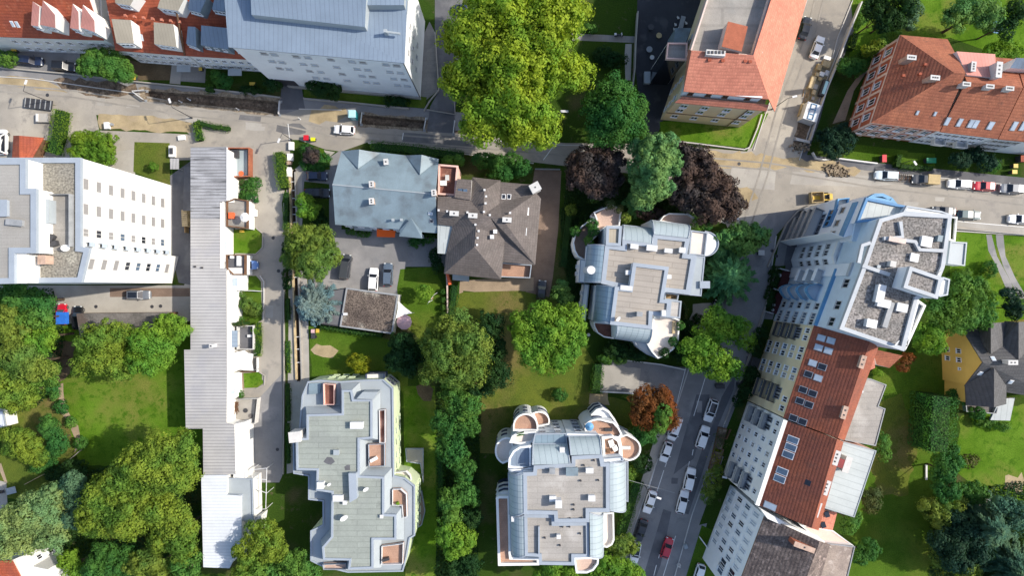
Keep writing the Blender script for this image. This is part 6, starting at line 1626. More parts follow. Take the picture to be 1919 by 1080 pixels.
tree('bright green clipped dome-shaped bush beside the white left block', [(160, 268, 30, 26), (190, 275, 30, 30), (165, 285, 28, 24), (200, 295, 20, 20)], 2.6, 'hedge_light', .5, .22, 46, name='shrub', cat='bush')
tree('dark green round bush below the metal-roofed white block', [(595, 160, 22, 20), (610, 168, 26, 22), (622, 160, 16, 18)], 3.4, 'leaf_dark', .55, .26, 44, name='shrub', cat='bush')
tree('dark bush at the street corner by the brick villa', [(1552, 258, 24, 22), (1575, 256, 26, 24), (1560, 280, 22, 20), (1585, 270, 14, 18)], 3.4, 'leaf_deep', .6, .26, 44, name='shrub', cat='bush')
tree('dark green dome bush beside the brick villa and the road works', [(1588, 125, 22, 18), (1605, 122, 14, 12)], 3, 'leaf_green', .5, .24, 44, name='shrub', cat='bush')
tree('rust-orange autumn tree beside the yard and lower street', [(1205, 750, 24, 24), (1235, 748, 26, 24), (1215, 780, 30, 26), (1248, 770, 22, 24), (1195, 778, 16, 20), (1258, 790, 16, 18)], 6, 'leaf_rust', .7, .3, 44)
tree('green bush growing into the rust-orange autumn tree', [(1243, 778, 15, 18), (1238, 800, 12, 12)], 7.4, 'leaf_mid', .5, .26, 40, name='shrub', cat='bush')
tree('large light green tree between the blue-white block and the yellow house', [(1785, 545, 36, 34), (1822, 555, 36, 34), (1800, 590, 42, 36), (1760, 585, 28, 30), (1840, 590, 22, 28), (1750, 565, 22, 20)], 8.5, 'leaf_mid', .8, .32, 46)
tree('bright green small tree beside the roof of the blue-white block', [(1740, 625, 28, 24), (1730, 640, 24, 20), (1752, 645, 18, 20)], 6.5, 'leaf_fresh', .65, .3, 44)
tree('small amber-leaved bush under the blue-white block', [(1700, 672, 12, 10), (1692, 686, 12, 10)], 3, 'leaf_rust', .4, .22, 36, name='shrub', cat='bush')
# --- left wood
LW = [('dark green tree at the top of the left wood', [(36, 560, 46, 28), (74, 566, 26, 22)], 8, 'leaf_green'), ('dense green tree under the top of the left wood', [(72, 592, 30, 26), (48, 600, 26, 22)], 8, 'leaf_mid'),
      ('olive green tree at the left edge of the wood, upper half', [(15, 600, 34, 30), (30, 630, 30, 28)], 9, 'leaf_olive'), ('lighter green tree in the middle of the left wood', [(70, 635, 36, 32), (88, 628, 22, 20)], 8, 'leaf_fresh'),
      ('olive green tree below the lighter green one in the wood', [(40, 670, 44, 34), (70, 690, 30, 26)], 9, 'leaf_olive'), ('yellowish tree at the lower part of the left wood', [(25, 720, 40, 34), (55, 740, 28, 30), (20, 750, 24, 24)], 8, 'leaf_gold'),
      ('small mid-green tree at the edge of the lawn in the left wood', [(92, 702, 22, 20), (85, 685, 16, 14)], 5, 'leaf_mid')]
for lb, lo, z, m_ in LW: tree(lb, lo, z, m_, .9, .36, 46)
tree('twin-crowned yellow-green tree above the big lawn, left one', [(180, 635, 34, 30), (225, 630, 36, 30), (200, 665, 44, 34), (165, 680, 28, 24), (225, 690, 30, 26)], 7.5, 'leaf_gold', .85, .32, 46)
tree('yellow-green tree above the big lawn, nearer the long roof', [(275, 640, 36, 34), (300, 660, 32, 32), (275, 680, 34, 24)], 7.5, 'leaf_fresh', .85, .32, 46)
tree('bright lime-green small tree touching the long corrugated roof', [(320, 605, 22, 18), (338, 620, 20, 20), (325, 632, 18, 14)], 6, 'leaf_fresh', .6, .3, 42)
for i, (x, y, r, lb) in enumerate([(95, 728, 14, 'round clipped shrub at the start of the curved garden path'), (100, 742, 11, 'small dark round shrub on the curved garden path'), (112, 765, 17, 'round shrub in the middle of the curved garden path'),
                                   (130, 793, 13, 'small round shrub where the garden path bends'), (148, 832, 15, 'round shrub at the lower end of the garden path')]):
    bush(lb, [(x, y, r * .72)], 1.4, 'leaf_mid' if i % 2 else 'leaf_green')
tree('bright green oval tree below the curved garden path', [(95, 800, 20, 24), (110, 830, 22, 26), (98, 848, 14, 12)], 4, 'leaf_green', .6, .26, 46)
tree('broad yellow-green tree at the left edge under the wood', [(45, 835, 34, 30), (70, 850, 22, 24), (25, 820, 24, 22)], 4.5, 'leaf_gold', .6, .26, 46)
bush('dark green shrub at the foot of the broad yellow-green tree', [(72, 875, 18, 14), (85, 868, 12, 10)], 2, 'leaf_green')
bush('low dark hedge-like bush beside the thin garden fence', [(105, 892, 26, 14), (135, 880, 24, 16)], 2, 'leaf_dark')
tree('very large golden-green tree, upper part of the bottom-left grove', [(300, 840, 44, 32), (340, 850, 34, 36), (270, 870, 44, 36, 1), (320, 890, 44, 40, 1), (235, 890, 40, 34), (355, 890, 20, 30, -2)], 12, 'leaf_gold', 1.1, .38, 50)
tree('large golden-green tree in the middle of the bottom-left grove', [(210, 930, 44, 38), (260, 940, 46, 38, 1), (310, 950, 40, 36), (190, 970, 42, 34), (240, 985, 40, 28)], 11, 'leaf_gold', 1.1, .38, 50)
tree('yellow-green tree along the dark gap of the bottom-left grove', [(330, 985, 30, 34), (345, 1020, 26, 34), (305, 1010, 26, 26), (350, 985, 22, 26)], 9, 'leaf_gold', .95, .36, 46)
tree('pale grey-green tree at the bottom-left edge', [(95, 935, 32, 28), (60, 960, 44, 34), (100, 970, 36, 36), (20, 980, 34, 34), (50, 1005, 46, 30), (100, 1010, 26, 22), (10, 1025, 30, 26)], 8.5, 'leaf_pale', .95, .36, 48)
tree('blue-green tree squeezed between pale and golden trees', [(140, 905, 22, 24), (145, 945, 18, 28), (135, 975, 16, 20)], 8.5, 'needle_teal', .7, .34, 42)
tree('dark green tree at the bottom of the left grove', [(200, 1040, 30, 26), (235, 1055, 34, 30), (180, 1065, 24, 22)], 6, 'leaf_green', .8, .32, 44)
tree('olive tree at the bottom edge right of the dark one', [(275, 1055, 36, 30), (310, 1070, 34, 26)], 6.5, 'leaf_olive', .8, .32, 44)
tree('mid-green tree at the bottom edge beside the white metal roof', [(350, 1065, 26, 26), (335, 1085, 30, 22)], 6, 'leaf_mid', .8, .32, 44)
tree('bright green bush behind the white corner villa', [(130, 1050, 22, 20), (145, 1070, 20, 18)], 4, 'leaf_fresh', .6, .28, 42)
# --- bottom centre
tree('yellow-green tree right of the white metal roof', [(500, 1000, 34, 30), (470, 1035, 34, 30), (515, 1030, 26, 26), (470, 1075, 36, 26)], 7, 'leaf_gold', .75, .3, 46)
tree('blue-green tree at the bottom edge beside the pale green house', [(555, 1055, 34, 26), (520, 1072, 30, 22), (580, 1075, 26, 18)], 5.5, 'leaf_mid', .75, .32, 44)
BR = [('bright green tree, first at the top of the long garden belt', [(850, 740, 30, 26), (880, 755, 26, 28), (865, 770, 24, 18)], 7, 'leaf_mid'), ('green tree, second of the long garden belt', [(845, 800, 30, 26), (875, 795, 24, 26), (825, 790, 16, 18)], 6.5, 'leaf_green'),
      ('darker green tree, third of the long garden belt', [(855, 850, 26, 30), (835, 835, 18, 20), (870, 880, 22, 20)], 6, 'leaf_green'), ('loose green tree, fourth of the long garden belt', [(850, 935, 26, 26), (875, 925, 22, 24), (845, 965, 22, 18)], 6.5, 'leaf_mid'),
      ('tree with yellow-green tips, fifth of the long garden belt', [(840, 1000, 24, 24), (865, 1010, 28, 28), (850, 1030, 20, 20)], 6.5, 'leaf_fresh'), ('dark tree at the bottom end of the long garden belt', [(850, 1065, 30, 26), (880, 1060, 22, 24), (880, 975, 20, 22)], 6, 'leaf_dark')]
for lb, lo, z, m_ in BR: tree(lb, lo, z, m_, .75, .32, 44)
hedge('narrow dark clipped hedge beside the long garden belt', [(823, 850), (825, 900), (825, 960)], 1.5, 1.8)
tree('yellow-green tree hiding the lower edge of the stepped white house', [(1035, 1072, 22, 20), (1065, 1078, 18, 16), (1015, 1078, 16, 14)], 8, 'leaf_fresh', .6, .3, 44)
tree('yellow-green tree at the bottom edge beside the lower street', [(1145, 1062, 32, 26), (1175, 1070, 26, 22), (1120, 1078, 22, 16), (1192, 1078, 16, 14)], 7, 'leaf_fresh', .7, .3, 46)
tree('dark olive tree between stepped white house and lower street', [(1160, 1025, 22, 22), (1178, 1022, 18, 20)], 4.5, 'leaf_olive', .55, .26, 42)
tree('dark green bush at the side street beside the terracotta terrace', [(1207, 870, 15, 14), (1196, 862, 10)], 2.6, 'leaf_dark', .5, .24, 42, name='shrub', cat='bush')
tree('green bush under the rust-orange tree', [(1208, 812, 24, 20), (1190, 825, 16, 14)], 3, 'leaf_green', .5, .26, 42, name='shrub', cat='bush')
bush('yellowish small bush at the wall of the stepped white house', [(1185, 890, 10, 14)], 2, 'leaf_gold')
hedge('dark green hedge along the lower street left of the parked cars', [(1196, 905), (1180, 960), (1166, 1005)], 2.2, 1.5, 'hedge')
hedge('bright green hedge bounding the yard on its left', [(1122, 684), (1120, 712), (1117, 738)], 2.2, 2.0, 'hedge')
bush('small round dark bush alone on the middle lawn', [(1049, 741, 12, 11)], 1.8, 'leaf_green')
bush('dark green shrub above the yard next to the white terraces', [(1170, 660, 24, 18), (1150, 655, 16, 16), (1200, 668, 14, 10)], 3, 'leaf_dark')
bush('lighter green shrub at the upper left corner of the yard', [(1140, 672, 16, 10), (1160, 674, 12, 8)], 2, 'leaf_mid')
bush('dark shrub row right of the white terraces', [(1285, 640, 16, 16), (1290, 615, 12, 14), (1275, 665, 14, 12)], 2.6, 'leaf_dark')
bush('small shrub in the driveway island by the street trees', [(1310, 600, 10), (1300, 622, 9)], 1.6, 'leaf_dark')
# --- middle
hedge('long clipped hedge along the main street by the blue-grey villa', [(694, 274), (760, 278), (868, 292)], 2.1, 1.9, 'hedge')
tree('green shrubs beside the street above the brown-roofed house', [(905, 300, 20, 14), (930, 306, 22, 18), (955, 302, 22, 14), (975, 315, 20, 16), (940, 325, 26, 12)], 2.6, 'leaf_green', .55, .26, 42, name='shrub', cat='bush')
bush('light green creeper on the corner of the blue-grey villa roof terrace', [(842, 300, 14, 7), (858, 298, 8, 6)], 5, 'leaf_mid')
hedge('tall clipped hedge column at the lane corner by the flower strip', [(520, 284), (524, 330), (530, 352)], 1.9, 2.2, 'hedge_light')
hedge('low green hedge running down beside the lane from the tall column', [(536, 360), (534, 430)], 1.1, 1.2, 'hedge')
hedge('ivy hedge column beside the parking yard at the left', [(108, 205), (103, 250), (92, 285)], 2.3, 2.4, 'hedge_light')
hedge('ivy strip at the upper end of the long corrugated roof', [(364, 228), (372, 262)], 1.3, 1.4, 'hedge_light')
hedge('ivy on the low wall running right from the corrugated roof', [(368, 228), (395, 236), (428, 240)], 1.1, 1.1, 'hedge')
tree('ball-shaped clipped tree in the yard of the white left block lawn', [(287, 313, 7, 7)], 1.4, 'hedge_light', .35, .18, 36, name='shrub', cat='bush')
bush('leafy bush in the front garden below the red-walled yard', [(462, 352, 16, 14), (474, 345, 12, 12), (465, 370, 18, 10)], 1.6, 'leaf_green')
bush('olive-green round bush in the front garden by the blue car', [(462, 573, 17, 16), (476, 580, 12, 12)], 2, 'leaf_olive')
hedge('light green strip hedge beside the lane at the blue roof', [(482, 605), (483, 640), (480, 668)], 1.1, 1.2, 'hedge_light')
hedge('planter hedge above the small blue roof', [(430, 608), (458, 607)], .9, 2.6, 'hedge_olive')
for y0, y1, lb in ((560, 600, 'first short hedge'), (640, 700, 'second hedge'), (720, 790, 'third hedge'), (795, 870, 'dark fourth hedge')):
    hedge(lb + ' in the green strip between lane and channel', [(538, y0), (540, y1)], .8, .8, 'hedge' if y0 != 640 else 'hedge_light')
bush('dark green hedge patch under the tree by the lane', [(536, 470, 8, 30), (537, 520, 8, 24)], 1.0, 'leaf_dark')
hedge('clipped hedge below the mossy garage roof', [(600, 612), (660, 622), (715, 630)], .9, 1.6, 'hedge')
for k, (x, y) in enumerate([(830, 547), (830, 562), (830, 577), (831, 590)]):
    bush(('first', 'second', 'third', 'last')[k] + ' of four clipped green balls in a row along the garden wall', [(x, y, 4.6)], 1.0, 'hedge', .25, .14, 30, group='clipped balls along the garden wall')
hedge('green hedge right of the garden wall with the clipped balls', [(852, 535), (848, 570), (842, 600)], 1.6, 1.5, 'hedge')
tree('small apple-green tree by the swing on the dark lawn', [(795, 550, 15, 13)], 3, 'leaf_fresh', .5, .24, 36)
tree('soft green conifer-like tree next to the dark car on the paved drive', [(1052, 545, 17, 20), (1060, 562, 12, 12)], 4.5, 'needle_pale', .55, .28, 40)
hedge('dark hedge along the paved drive by the white terraces', [(1068, 390), (1062, 440), (1056, 500)], 1.8, 1.6, 'ivy_dark')
bush('yellowish bush at the dark hedge of the paved drive', [(1070, 393, 9)], 1.8, 'leaf_olive')
bush('dark shrub beside the dark lawn and brown-roofed house', [(815, 480, 10, 14), (820, 500, 9, 12)], 1.8, 'leaf_dark')
bush('green shrubs at the bay of the blue-grey villa', [(780, 455, 14, 8), (800, 448, 12, 7)], 1.4, 'leaf_green')
bush('green planting under the eaves left of the orange awning', [(660, 432, 12, 5), (680, 436, 14, 5)], 1.2, 'leaf_green')
bush('low hedge plants in the front garden round the purple bush', [(572, 280, 12, 10), (603, 300, 14, 14), (590, 312, 18, 8), (570, 305, 8, 12)], 1.1, 'leaf_green')
bush('overgrown green strip under the car yard and tree', [(600, 425, 14, 20), (590, 400, 12, 16)], 1.4, 'leaf_dark')
# terraces of the round white house
for k, (px, py, r, lb, m_, z) in enumerate([(1143, 384, 8, 'olive bush at the top rim of the pink terrace', 'hedge_olive', 7.3), (1160, 392, 6, 'small olive bush on the right rim of the pink terrace', 'hedge_olive', 7.3), (1171, 408, 9, 'yellow-green bush hanging from the pink terrace', 'leaf_olive', 6.8),
                                            (1110, 420, 10, 'round dark bush at the left of the pink terrace', 'leaf_green', 7.2), (1112, 435, 9, 'dark bush below the round one on the terrace', 'leaf_green', 7), (1103, 452, 8, 'light bush above the brown terrace', 'leaf_mid', 7),
                                            (1078, 435, 9, 'bush at the outer rim of the brown terrace', 'leaf_green', 6), (1307, 422, 12, 'bush between pink terrace and white canopy', 'leaf_mid', 8), (1325, 422, 9, 'bush over the corner of the white canopy', 'leaf_green', 8),
                                            (1274, 610, 7, 'planting on the right rim of the pale terrace', 'leaf_green', 7.6), (1262, 642, 8, 'planting on the lower right rim of the pale terrace', 'leaf_green', 7.6), (1245, 662, 8, 'planting at the tip of the pale terrace', 'leaf_dark', 7.4)]):
    x, y = W2(px, py, z); kk = S * (H - z) / H
    t = thing('potted_bush', lb, 'bush', (x, y, z - .6))
    mb = MB(); mb.cyl((x, y, z - 1.0), .45, .6, 10, r2=.5); mb.build('planter', M('chimney'), t)
    leaf_object('foliage', crown_quads([(x, y, z + .1, r * kk, r * kk, .8)], .4, .2, 32, -.4), m_, t)
hedge('curved hedge on the narrow right balcony of the white terraces', [(1279, 568), (1288, 580), (1285, 598)], .7, 2.2, 'hedge_olive')
# --- right gardens
hedge('tall dark hedge row between two right-hand gardens', [(1772, 745), (1768, 800), (1766, 850)], 5.2, 6.0, 'leaf_green', .3, 20)
tree('tall dark green tree ending the hedge row', [(1765, 880, 24, 30), (1785, 860, 18, 22), (1770, 915, 26, 24)], 5, 'leaf_green', .7, .3, 44)
tree('dark yellow-tipped tree in the lower right garden', [(1760, 965, 28, 26), (1740, 950, 22, 20), (1785, 945, 20, 20)], 5, 'leaf_olive', .7, .3, 44)
conifer('huge dark blue-green spruce at the lower right', (1842, 985), (1878, 1000), 14, 6.2, 'needle_teal', 14, .2, blen=.7)
conifer('dark spruce at the bottom right corner', (1890, 1055), (1925, 1090), 12, 5.5, 'needle_teal', 12, .2, blen=.7)
tree('deep green tree left of the huge spruce', [(1800, 990, 34, 34), (1775, 1020, 30, 30), (1820, 1030, 34, 30), (1790, 1050, 30, 24)], 6, 'leaf_deep', .9, .34, 46)
tree('dark olive tree at the bottom of the right garden', [(1800, 1060, 34, 24), (1765, 1045, 22, 20)], 5.5, 'leaf_olive', .8, .32, 42)
tree('blue-green shrub tree above the huge spruce', [(1822, 925, 24, 20), (1805, 918, 18, 16)], 4, 'leaf_green', .6, .28, 42)
tree('pale-topped dark tree at the right edge above the spruce', [(1900, 960, 26, 30), (1870, 950, 22, 20)], 8, 'needle_teal', .8, .34, 42)
tree('brown-green bare-looking bush beside the pale metal annex', [(1632, 940, 18, 24), (1640, 925, 12, 12)], 3, 'hedge_olive', .5, .24, 34, name='shrub', cat='bush')
tree('light green bush below the pale metal annex', [(1590, 985, 18, 18), (1600, 970, 12, 12)], 4, 'leaf_mid', .5, .26, 40, name='shrub', cat='bush')
tree('green bush right of the pale blue house by the lawn', [(1625, 1030, 22, 22), (1612, 1045, 14, 14)], 3, 'leaf_green', .55, .26, 40, name='shrub', cat='bush')
tree('yellowish bush at the corner of the beige flat annex', [(1652, 830, 14, 18), (1655, 850, 12, 14)], 3, 'leaf_mid', .5, .24, 36, name='shrub', cat='bush')
bush('bright small bush under the red corner roof of the yellow house', [(1647, 698, 7)], 1.5, 'leaf_fresh')
tree('dark round cypress-like tree at the right edge', [(1898, 578, 20, 20)], 5, 'leaf_deep', .55, .26, 46)
tree('dark oval tree above the round dark tree at right edge', [(1895, 552, 22, 10)], 5, 'leaf_deep', .55, .26, 46)
bush('dark shrub on the bright lawn beside the two wheel tracks', [(1858, 505, 12, 14)], 1.8, 'leaf_green')
bush('pale planting where the wheel tracks end', [(1830, 530, 22, 14), (1810, 515, 14, 10)], 1.4, 'leaf_mid')
tree('dark bushes at the foot of the yellow house gable', [(1795, 745, 26, 12), (1830, 775, 14, 10)], 3, 'leaf_green', .55, .28, 40, name='shrub', cat='bush')
bush('green planting below the porch of the yellow house', [(1850, 792, 22, 8), (1880, 800, 14, 8)], 1.6, 'leaf_mid')
tree('branchy little dead-looking tree on the right lawn', [(1815, 865, 20, 12)], 2.6, 'hedge_olive', .5, .3, 14)
# top right garden
TR = [('dark tree at the top right of the wall, first in the garden', [(1640, 20, 24, 26), (1655, 45, 20, 20)], 7, 'leaf_dark'), ('dark tree second from the wall in the top right garden', [(1690, 10, 28, 26), (1675, 40, 18, 18)], 8, 'leaf_dark'),
      ('dark blue-green tree reaching to the brick villa roof', [(1700, 35, 16, 22), (1712, 20, 14, 16)], 7, 'needle_teal'), ('pale feathery tree in the top right garden', [(1820, 20, 44, 30), (1790, 30, 28, 24), (1850, 35, 26, 22)], 7.5, 'needle_pale'),
      ('bright yellow-green bush right of the blue trampoline', [(1880, 90, 26, 18), (1860, 100, 18, 14), (1900, 98, 16, 14)], 5, 'leaf_fresh'), ('dark tree at the top right corner of the garden', [(1900, 25, 24, 20), (1885, 55, 16, 14)], 8, 'leaf_dark'),
      ('small yellow-green bush by the garden path in the top right', [(1630, 92, 14, 10), (1648, 85, 12, 10), (1662, 95, 10, 8)], 2.2, 'leaf_gold')]
for lb, lo, z, m_ in TR: tree(lb, lo, z, m_, .75, .32, 42)
hedge('long green hedge along the wall of the upper street', [(1606, 62), (1592, 100), (1612, 40), (1618, 20)][:1] + [(1598, 90)], 1.6, 1.5, 'hedge_light')
hedge('thin hedge before the white house by the parked cars', [(1688, 290), (1684, 312)], 1.2, 1.4, 'hedge')
hedge('low hedge along the pavement before the white house', [(1690, 311), (1750, 315)], 1.0, 1.2, 'hedge')
tree('dark shrubs in front of the white house at the right edge', [(1800, 300, 22, 12), (1825, 290, 20, 16), (1850, 305, 18, 14)], 3.2, 'leaf_deep', .55, .26, 42, name='shrub', cat='bush')
bush('dark bush at the foot of the white house near the yellow bins', [(1865, 310, 10, 10)], 2.0, 'leaf_green')
bush('bush under the first house at the top left edge', [(8, 108, 22, 14)], 1.8, 'leaf_mid')
bush('narrow bush in the front garden by the blue rug', [(415, 150, 18, 12), (405, 140, 12, 10)], 1.8, 'leaf_green')
bush('upright bush left of the driveway gateway', [(508, 152, 18, 20)], 3, 'leaf_dark')
hedge('low hedge in the front garden near the yellow crate', [(384, 165), (398, 166)], 1.4, 1.2, 'hedge')
bush('low green hedge beside the second yellow crate', [(470, 168, 20, 7)], 1.2, 'leaf_dark')
bush('shrub under the huge tree beside the brick-paved path', [(1105, 52, 14, 8)], 1.2, 'leaf_mid')
bush('dark shrub by the courtyard wall and pale path', [(1150, 110, 26, 18), (1130, 100, 16, 14)], 2, 'leaf_dark')
bush('shrubs under the dark lawn wall below the white block', [(735, 188, 18, 8), (755, 190, 12, 6)], 1.4, 'leaf_dark')
tree('olive shrub planting beside the pale blue house', [(1335, 905, 14, 24), (1325, 930, 12, 14), (1345, 885, 8, 12)], 2.2, 'leaf_olive', .5, .24, 34, name='shrub', cat='bush')
tree('dark shrub planting along the foot of the yellow house', [(1408, 705, 13, 18), (1398, 732, 12, 16), (1416, 652, 12, 18), (1428, 625, 11, 16), (1384, 752, 9, 10)], 1.8, 'leaf_dark', .45, .24, 34, name='shrub', cat='bush')
bush('dark green hedge strip before the blue-white block', [(1452, 520, 7, 22), (1444, 560, 7, 22)], 1.3, 'leaf_dark')
# --- ground cover
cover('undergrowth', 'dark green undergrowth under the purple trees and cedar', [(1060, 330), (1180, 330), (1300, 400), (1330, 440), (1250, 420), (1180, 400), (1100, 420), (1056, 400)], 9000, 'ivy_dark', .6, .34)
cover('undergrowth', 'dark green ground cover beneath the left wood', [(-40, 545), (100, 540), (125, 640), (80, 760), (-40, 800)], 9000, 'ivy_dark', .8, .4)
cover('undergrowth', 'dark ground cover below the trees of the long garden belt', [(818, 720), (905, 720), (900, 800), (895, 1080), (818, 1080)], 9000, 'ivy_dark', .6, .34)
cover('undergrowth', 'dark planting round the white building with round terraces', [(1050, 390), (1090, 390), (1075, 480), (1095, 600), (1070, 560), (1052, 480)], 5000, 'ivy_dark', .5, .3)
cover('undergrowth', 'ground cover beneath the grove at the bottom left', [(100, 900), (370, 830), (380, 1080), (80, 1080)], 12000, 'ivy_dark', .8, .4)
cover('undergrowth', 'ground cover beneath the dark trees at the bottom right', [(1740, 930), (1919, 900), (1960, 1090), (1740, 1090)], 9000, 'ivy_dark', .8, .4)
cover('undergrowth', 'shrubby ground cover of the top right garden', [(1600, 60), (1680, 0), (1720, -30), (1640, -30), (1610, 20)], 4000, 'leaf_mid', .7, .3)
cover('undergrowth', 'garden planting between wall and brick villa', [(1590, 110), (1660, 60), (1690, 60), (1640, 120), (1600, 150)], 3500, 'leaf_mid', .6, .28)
# ------------------------------------------------------------------ vehicles
def loft(mb, secs, m=0):
    """secs: list of closed cross sections (same point count) along the body"""
    for a, b in zip(secs[:-1], secs[1:]):
        n = len(a)
        for i in range(n):
            j = (i + 1) % n
            mb.face([a[i], a[j], b[j], b[i]], m)
    mb.face(secs[0][::-1], m); mb.face(secs[-1], m)
TYPES = {  # length, width, height, belt, bonnet end, roof front, roof rear, tail top (x from the rear bumper as a fraction of length), bonnet height, boot height
    'hatchback': (4.1, 1.76, 1.48, .92, .72, .56, .16, .03, .86, .92), 'saloon': (4.6, 1.8, 1.44, .9, .72, .55, .26, .13, .84, .9),
    'estate': (4.7, 1.8, 1.48, .92, .72, .56, .12, .02, .86, .92), 'off_roader': (4.6, 1.88, 1.68, 1.04, .73, .58, .11, .02, .98, 1.04),
    'van': (4.9, 1.92, 1.92, 1.1, .84, .70, .05, .01, 1.05, 1.1), 'pickup': (5.0, 1.86, 1.72, 1.02, .76, .62, .40, .33, .98, 1.0),
}
PROTO = {}
def car_proto(kind):
    if kind in PROTO: return PROTO[kind]
    L, Wd, Ht, belt, xb, xrf, xrr, xt, zb, zt = TYPES[kind]
    X = lambda f: (f - .5) * L
    hw = Wd / 2
    parts = []
    def part_(name, mb, mats, sub=None):
        o = mb.build(name, mats); parts.append((o, sub)); return o
    mb = MB(); secs = []
    for f, s_, z in ((0, .74, zt - .2), (.025, .88, zt - .04), (.08, .97, zt), (.2, 1, belt), (.5, 1, belt), (xb, .99, max(zb + .03, belt - .03)), (.86, .96, zb), (.95, .88, zb - .08), (.985, .76, zb - .2), (1, .62, zb - .3)):
        w_ = hw * s_; x = X(f)
        secs.append([(x, -w_ * .93, .22), (x, -w_, .42), (x, -w_, z - .16), (x, -w_ * .93, z - .03), (x, -w_ * .5, z + .015), (x, w_ * .5, z + .015), (x, w_ * .93, z - .03), (x, w_, z - .16), (x, w_, .42), (x, w_ * .93, .22)])
    loft(mb, secs)
    # cabin
    a = [X(xt), X(xrr), X(xrf), X(xb)]
    wb, wt = hw * .9, hw * .74
    lo = belt - .06
    def cab(i, s):
        x = a[i]; return (x, s * (wt if i in (1, 2) else wb), Ht - .02 if i in (1, 2) else lo)
    q = {(i, s): cab(i, s) for i in range(4) for s in (-1, 1)}
    xm = (a[1] + a[2]) / 2
    R1, R2 = (xm, -wt * 1.02, Ht + .02), (xm, wt * 1.02, Ht + .02)
    rb = [(a[0], -wb, lo), (a[3], -wb, lo), (a[3], wb, lo), (a[0], wb, lo)]
    mb.face([q[(1, -1)], R1, R2, q[(1, 1)]]); mb.face([R1, q[(2, -1)], q[(2, 1)], R2])
    mb.face([q[(2, -1)], q[(3, -1)], q[(3, 1)], q[(2, 1)]]); mb.face([q[(0, -1)], q[(1, -1)], q[(1, 1)], q[(0, 1)]])
    for s in (-1, 1):
        f = [q[(0, s)], q[(3, s)], q[(2, s)], (xm, s * wt * 1.02, Ht + .02), q[(1, s)]]
        mb.face(f if s < 0 else f[::-1])
    body = part_('body', mb, [M('car_white')])
    def glass(name, pts, k=.86, out=.012):
        P_ = [Vector(p) for p in pts]; c = sum(P_, Vector()) / len(P_)
        n = (P_[1] - P_[0]).cross(P_[2] - P_[0]).normalized()
        if n.dot(c - Vector((c.x * .3, 0, .6))) < 0: n = -n
        P_ = [c + (p - c) * k for p in P_]
        m_ = MB(); m_.face([p + n * out for p in P_]); m_.face([p - n * .02 for p in P_][::-1])
        for i in range(len(P_)):
            j = (i + 1) % len(P_); m_.face([P_[i] - n * .02, P_[j] - n * .02, P_[j] + n * out, P_[i] + n * out])
        part_(name, m_, [M('glass_dark')])
    glass('windscreen', [q[(3, -1)], q[(3, 1)], q[(2, 1)], q[(2, -1)]], .9)
    glass('rear_window', [q[(0, -1)], q[(0, 1)], q[(1, 1)], q[(1, -1)]], .8)
    for s in (-1, 1): glass('side_window', [q[(0, s)], q[(3, s)], q[(2, s)], q[(1, s)]], .86)
    for fx in (.16, .82):
        for s in (-1, 1):
            m_ = MB(); c = Vector((X(fx), s * (hw - .1), .32)); m_.tube(c - Vector((0, .1, 0)), c + Vector((0, .115 if s > 0 else .1, 0)), .32, n=14)
            if s < 0: m_ = MB(); m_.tube(c - Vector((0, .115, 0)), c + Vector((0, .1, 0)), .32, n=14)
            t = part_('wheel', m_, [M('tyre')])
            m_ = MB(); m_.tube(c, c + Vector((0, s * .125, 0)), .2, n=10); part_('rim', m_, [M('rim')], t)
    for s in (-1, 1):
        m_ = MB(); m_.box((X(.965), s * hw * .66, zb - .27), (.22, .32, .16)); part_('headlight', m_, [M('lamp_glass')])
        m_ = MB(); m_.box((X(.012), s * hw * .7, zt - .3), (.12, .26, .18)); part_('tail_light', m_, [M('lamp_red')])
        m_ = MB(); m_.box((X(xb) - .35, s * (hw + .06), belt - .02), (.13, .2, .14)); part_('wing_mirror', m_, [M('car_white')])
    PROTO[kind] = parts
    return parts
_used = {}
def car(label, kind, px, py, head, colour, scale=1.0, group=None, glassroof=False, cat='car', length=None):
    """head: a photo pixel offset pointing the way the car faces"""
    parts = car_proto(kind)
    v = W(px, py, .75)
    ang = math.atan2(-head[1], head[0])
    L = TYPES[kind][0]
    sc = (length / L) if length else scale
    r = thing('parked_car', label, cat, (v.x, v.y, GZ), group, ang)
    r.scale = (sc, sc if .85 < sc < 1.15 else 1, 1)
    cp = {}
    for o, sub in parts:
        c = o.copy(); COL.objects.link(c); cp[o] = c
        if sub is None:
            c.parent = r
        else:
            c.parent = cp[sub]; c.location = o.location - sub.location
        if o.name.split('.')[0] in ('body', 'wing_mirror'):
            c.material_slots[0].link = 'OBJECT'; c.material_slots[0].material = M('car_' + colour)
    if glassroof:
        mb = MB(); _, Wd, Ht, _, _, f1, f2, *_r = TYPES[kind]
        x0, x1 = (f2 - .5) * L + .2, (f1 - .5) * L - .1
        mb.box(((x0 + x1) / 2, 0, Ht - .01), (x1 - x0, Wd * .62, .045)); o = mb.build('glass_roof', M('glass_dark')); o.parent = r; o.location = ((x0 + x1) / 2, 0, Ht - .01)
    return r
def cleanup_protos():
    for parts in PROTO.values():
        for o, _ in parts: bpy.data.objects.remove(o)
up, dn, lf, rt = (0, -1), (0, 1), (-1, 0), (1, 0)
SD, SU = (-.33, 1), (.33, -1)
GK = 'cars parked along the lower street'
GE = 'cars along the right-hand street'
GN = 'cars of the upper street'
GY = 'cars parked in the villa yard'
